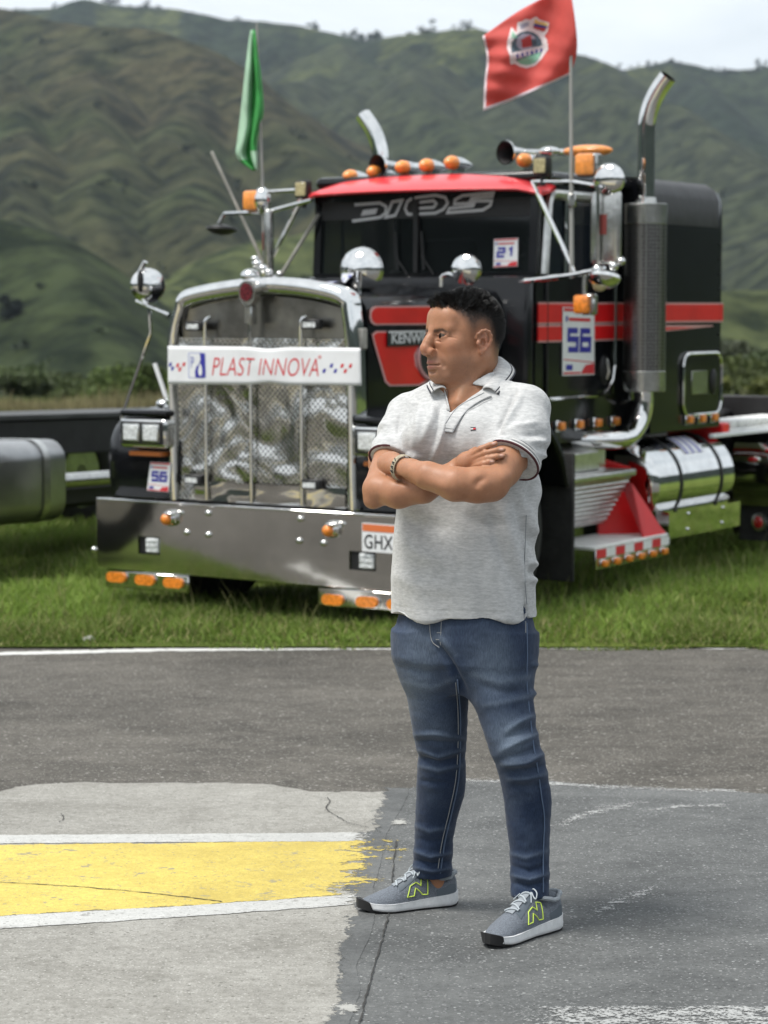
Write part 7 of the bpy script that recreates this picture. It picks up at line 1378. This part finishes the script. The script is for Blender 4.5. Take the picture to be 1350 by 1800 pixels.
def make_shoe(heel, toe, side):
    heel = np.array(heel) - PB; toe = np.array(toe) - PB; fx = toe - heel; Ln = np.linalg.norm(fx[:2]); fx = np.array([fx[0], fx[1], 0]) / Ln; sy = np.array([-fx[1], fx[0], 0]); k = Ln / .296
    def S(x, y, z): return tuple(heel * np.array([1, 1, 0]) + fx * x * k + sy * y * side * k + np.array([0, 0, z * k]))
    root = D.objects.new('shoe', None); COL.objects.link(root); root.parent = man
    def lift(x): return .014 * np.clip((x - .21) / .085, 0, 1) ** 2 + .006 * np.clip((.03 - x) / .03, 0, 1) ** 2
    rows = []; rows2 = []; xs = np.linspace(0.0, .296, 40)
    for x in xs:
        w = max(.009, np.interp(x, *SW)); c_ = np.interp(x, *SC_); z0 = .004 + lift(x); z1 = np.interp(x, [0, .05, .15, .25, .296], [.042, .038, .030, .026, .026]) + lift(x) * .6
        tb_ = float(np.clip((x - .266) / .008, 0, 1))
        rows.append([S(x, c_ + w * a, z0 + (z1 - z0) * b_) for a, b_ in ((-.86, 0), (-.97, .12), (-1.0, .4), (-.96, .72), (-.97, 1), (.97, 1), (.96, .72), (1.0, .4), (.97, .12), (.86, 0))]); rows2.append([S(x * 1.014, c_ + w * a, z) for a, z in ((-.88, z0 - .004), (-.95 - .14 * tb_, z0 + .002 + .021 * tb_), (.95 + .14 * tb_, z0 + .002 + .021 * tb_), (.88, z0 - .004))])
    sole_ = MB().grid(rows, closed=True).add(rows[0], [list(range(10))]).add(rows[-1], [list(range(10))]).build('midsole', M_sole, root, 60); MB().grid(rows2, closed=True).add(rows2[0], [[0, 1, 2, 3]]).add(rows2[-1], [[0, 1, 2, 3]]).build('outsole', M_out, sole_, 40)
    def up(x, th):           # th: 0 (right base) .. pi (left base)
        w = np.interp(x, *UW); h = np.interp(x, *UH); c_ = np.interp(x, *SC_); zb = .024 + lift(x) * .6; cs, sn = math.cos(th), math.sin(th); e = 2 / 2.5; narrow = 1 - .32 * abs(sn) ** 2 * np.clip((x - .06) / .06, 0, 1)
        return S(x, c_ + w * np.sign(cs) * abs(cs) ** e * narrow, zb + (h - zb) * abs(sn) ** e)
    ths = np.linspace(0, math.pi, 25); urow = [[up(x, t_) for t_ in ths] for x in np.linspace(.004, .291, 60)]
    upr = MB().grid(urow).build('upper', M_upper, root, 0)
    # ankle collar: padded rim, dark lining
    cxs = [(.055 + .048 * math.cos(a), .031 * math.sin(a), .090 + .012 * (math.cos(a) > .2) * math.cos(a) + .010 * (math.cos(a) < -.5) - .004) for a in np.linspace(0, 2 * math.pi, 30, endpoint=False)]
    MB().tube([S(*p) for p in cxs], .0065, 8, closed=True).build('ankle_collar', M_tong, upr)
    for s_ in (1, -1):
        f0 = 0 if s_ > 0 else math.pi; A = lambda x, v: up(x, (v if s_ > 0 else math.pi - v))
        def out(p, d=.0018): return tuple(np.array(p) + np.array([0, 0, .0]) + (sy * side * s_) * d + np.array([0, 0, d * .4]))
        # N mark as an outlined stroke
        nl = [(.168, .16), (.156, .62), (.138, .66), (.124, .42), (.120, .78), (.100, .86), (.104, .14), (.121, .12), (.141, .42), (.147, .14)]; npt = []
        for ni in range(len(nl)):
            p, q = nl[ni], nl[(ni + 1) % len(nl)]; npt += [(p[0] + (q[0] - p[0]) * i / 4, p[1] + (q[1] - p[1]) * i / 4) for i in range(4)]
        MB().tube([out(A(p[0], p[1] * .95 + .06), .001) for p in npt], .0015, 6, closed=True).build('side_mark', M_neon, upr)
        MB().grid([[out(A(x, v), .0012) for v in np.linspace(.95 - .25 * abs(x - .12) / .06, 1.22, 5)] for x in np.linspace(.075, .19, 14)]).build('eyelet_stay', M_over, upr, 0)
        MB().grid([[out(A(x, v), .0010) for v in np.linspace(.06, .55 - 2.0 * abs(x - .03), 5)] for x in np.linspace(.012, .075, 10)]).build('heel_counter', M_over, upr, 0)
    MB().grid([[tuple(np.array(up(x, th)) + np.array([0, 0, .003 + .006 * max(0, (.13 - x) / .03)])) for th in np.linspace(1.25, math.pi - 1.25, 7)] for x in np.linspace(.104, .20, 14)]).build('tongue', M_tong, upr, 0)
    for i in range(6):
        x = .118 + i * .014; MB().tube([tuple(np.array(up(x + .006 * (j % 2) * 0 + .010 * (j / 6 - .5) * (-1 if i % 2 else 1), 1.05 + (math.pi - 2.1) * j / 6)) + np.array([0, 0, .0055])) for j in range(7)], .0026, 6).build('lace', M_lace, upr)
    for s_ in (1, -1):
        b0 = np.array(up(.113, math.pi / 2)) + np.array([0, 0, .008]); lp_ = [b0, b0 + sy * s_ * .016 + fx * .008 + (0, 0, .010), b0 + sy * s_ * .032 + fx * .014 + (0, 0, .002), b0 + sy * s_ * .034 + fx * .022 + (0, 0, -.012), b0 + sy * s_ * .018 + fx * .016 + (0, 0, -.003), b0]
        MB().tube(smooth_path([tuple(p) for p in lp_], 6), .0017, 6).build('lace_bow', M_lace, upr); e2 = b0 + sy * s_ * .030 + fx * .035 + (0, 0, -.020); MB().tube(smooth_path([tuple(b0), tuple((b0 + e2) / 2 + (0, 0, .008)), tuple(e2)], 6), .0016, 6).build('lace_end', M_lace, upr)
    MB().box(Vector(up(.108, math.pi / 2)) + Vector((0, 0, .010)), (.016, .016, .010), bev=.003).build('tongue_tab', M_neon if side > 0 else M_over, upr)
    return root
make_shoe((.205, 6.325, 0), (-.066, 6.222, 0), 1); make_shoe((.470, 6.062, 0), (.262, 5.835, 0), -1)
# ================================================================ HAZE
hz_ = MB().box2((-2600, -2500, -2.0), (2600, 3600, 620)).build('haze', D.materials['bark']); me = hz_.data; me.materials.clear()
m = D.materials.new('haze'); m.use_nodes = True; t = m.node_tree; t.nodes.remove(t.nodes['Principled BSDF']); pv = t.nodes.new('ShaderNodeVolumePrincipled'); pv.inputs['Color'].default_value = (.74, .85, .98, 1); pv.inputs['Density'].default_value = .000055; pv.inputs['Anisotropy'].default_value = .1
t.links.new(pv.outputs[0], t.nodes['Material Output'].inputs['Volume']); me.materials.append(m); struct(hz_, 'stuff')
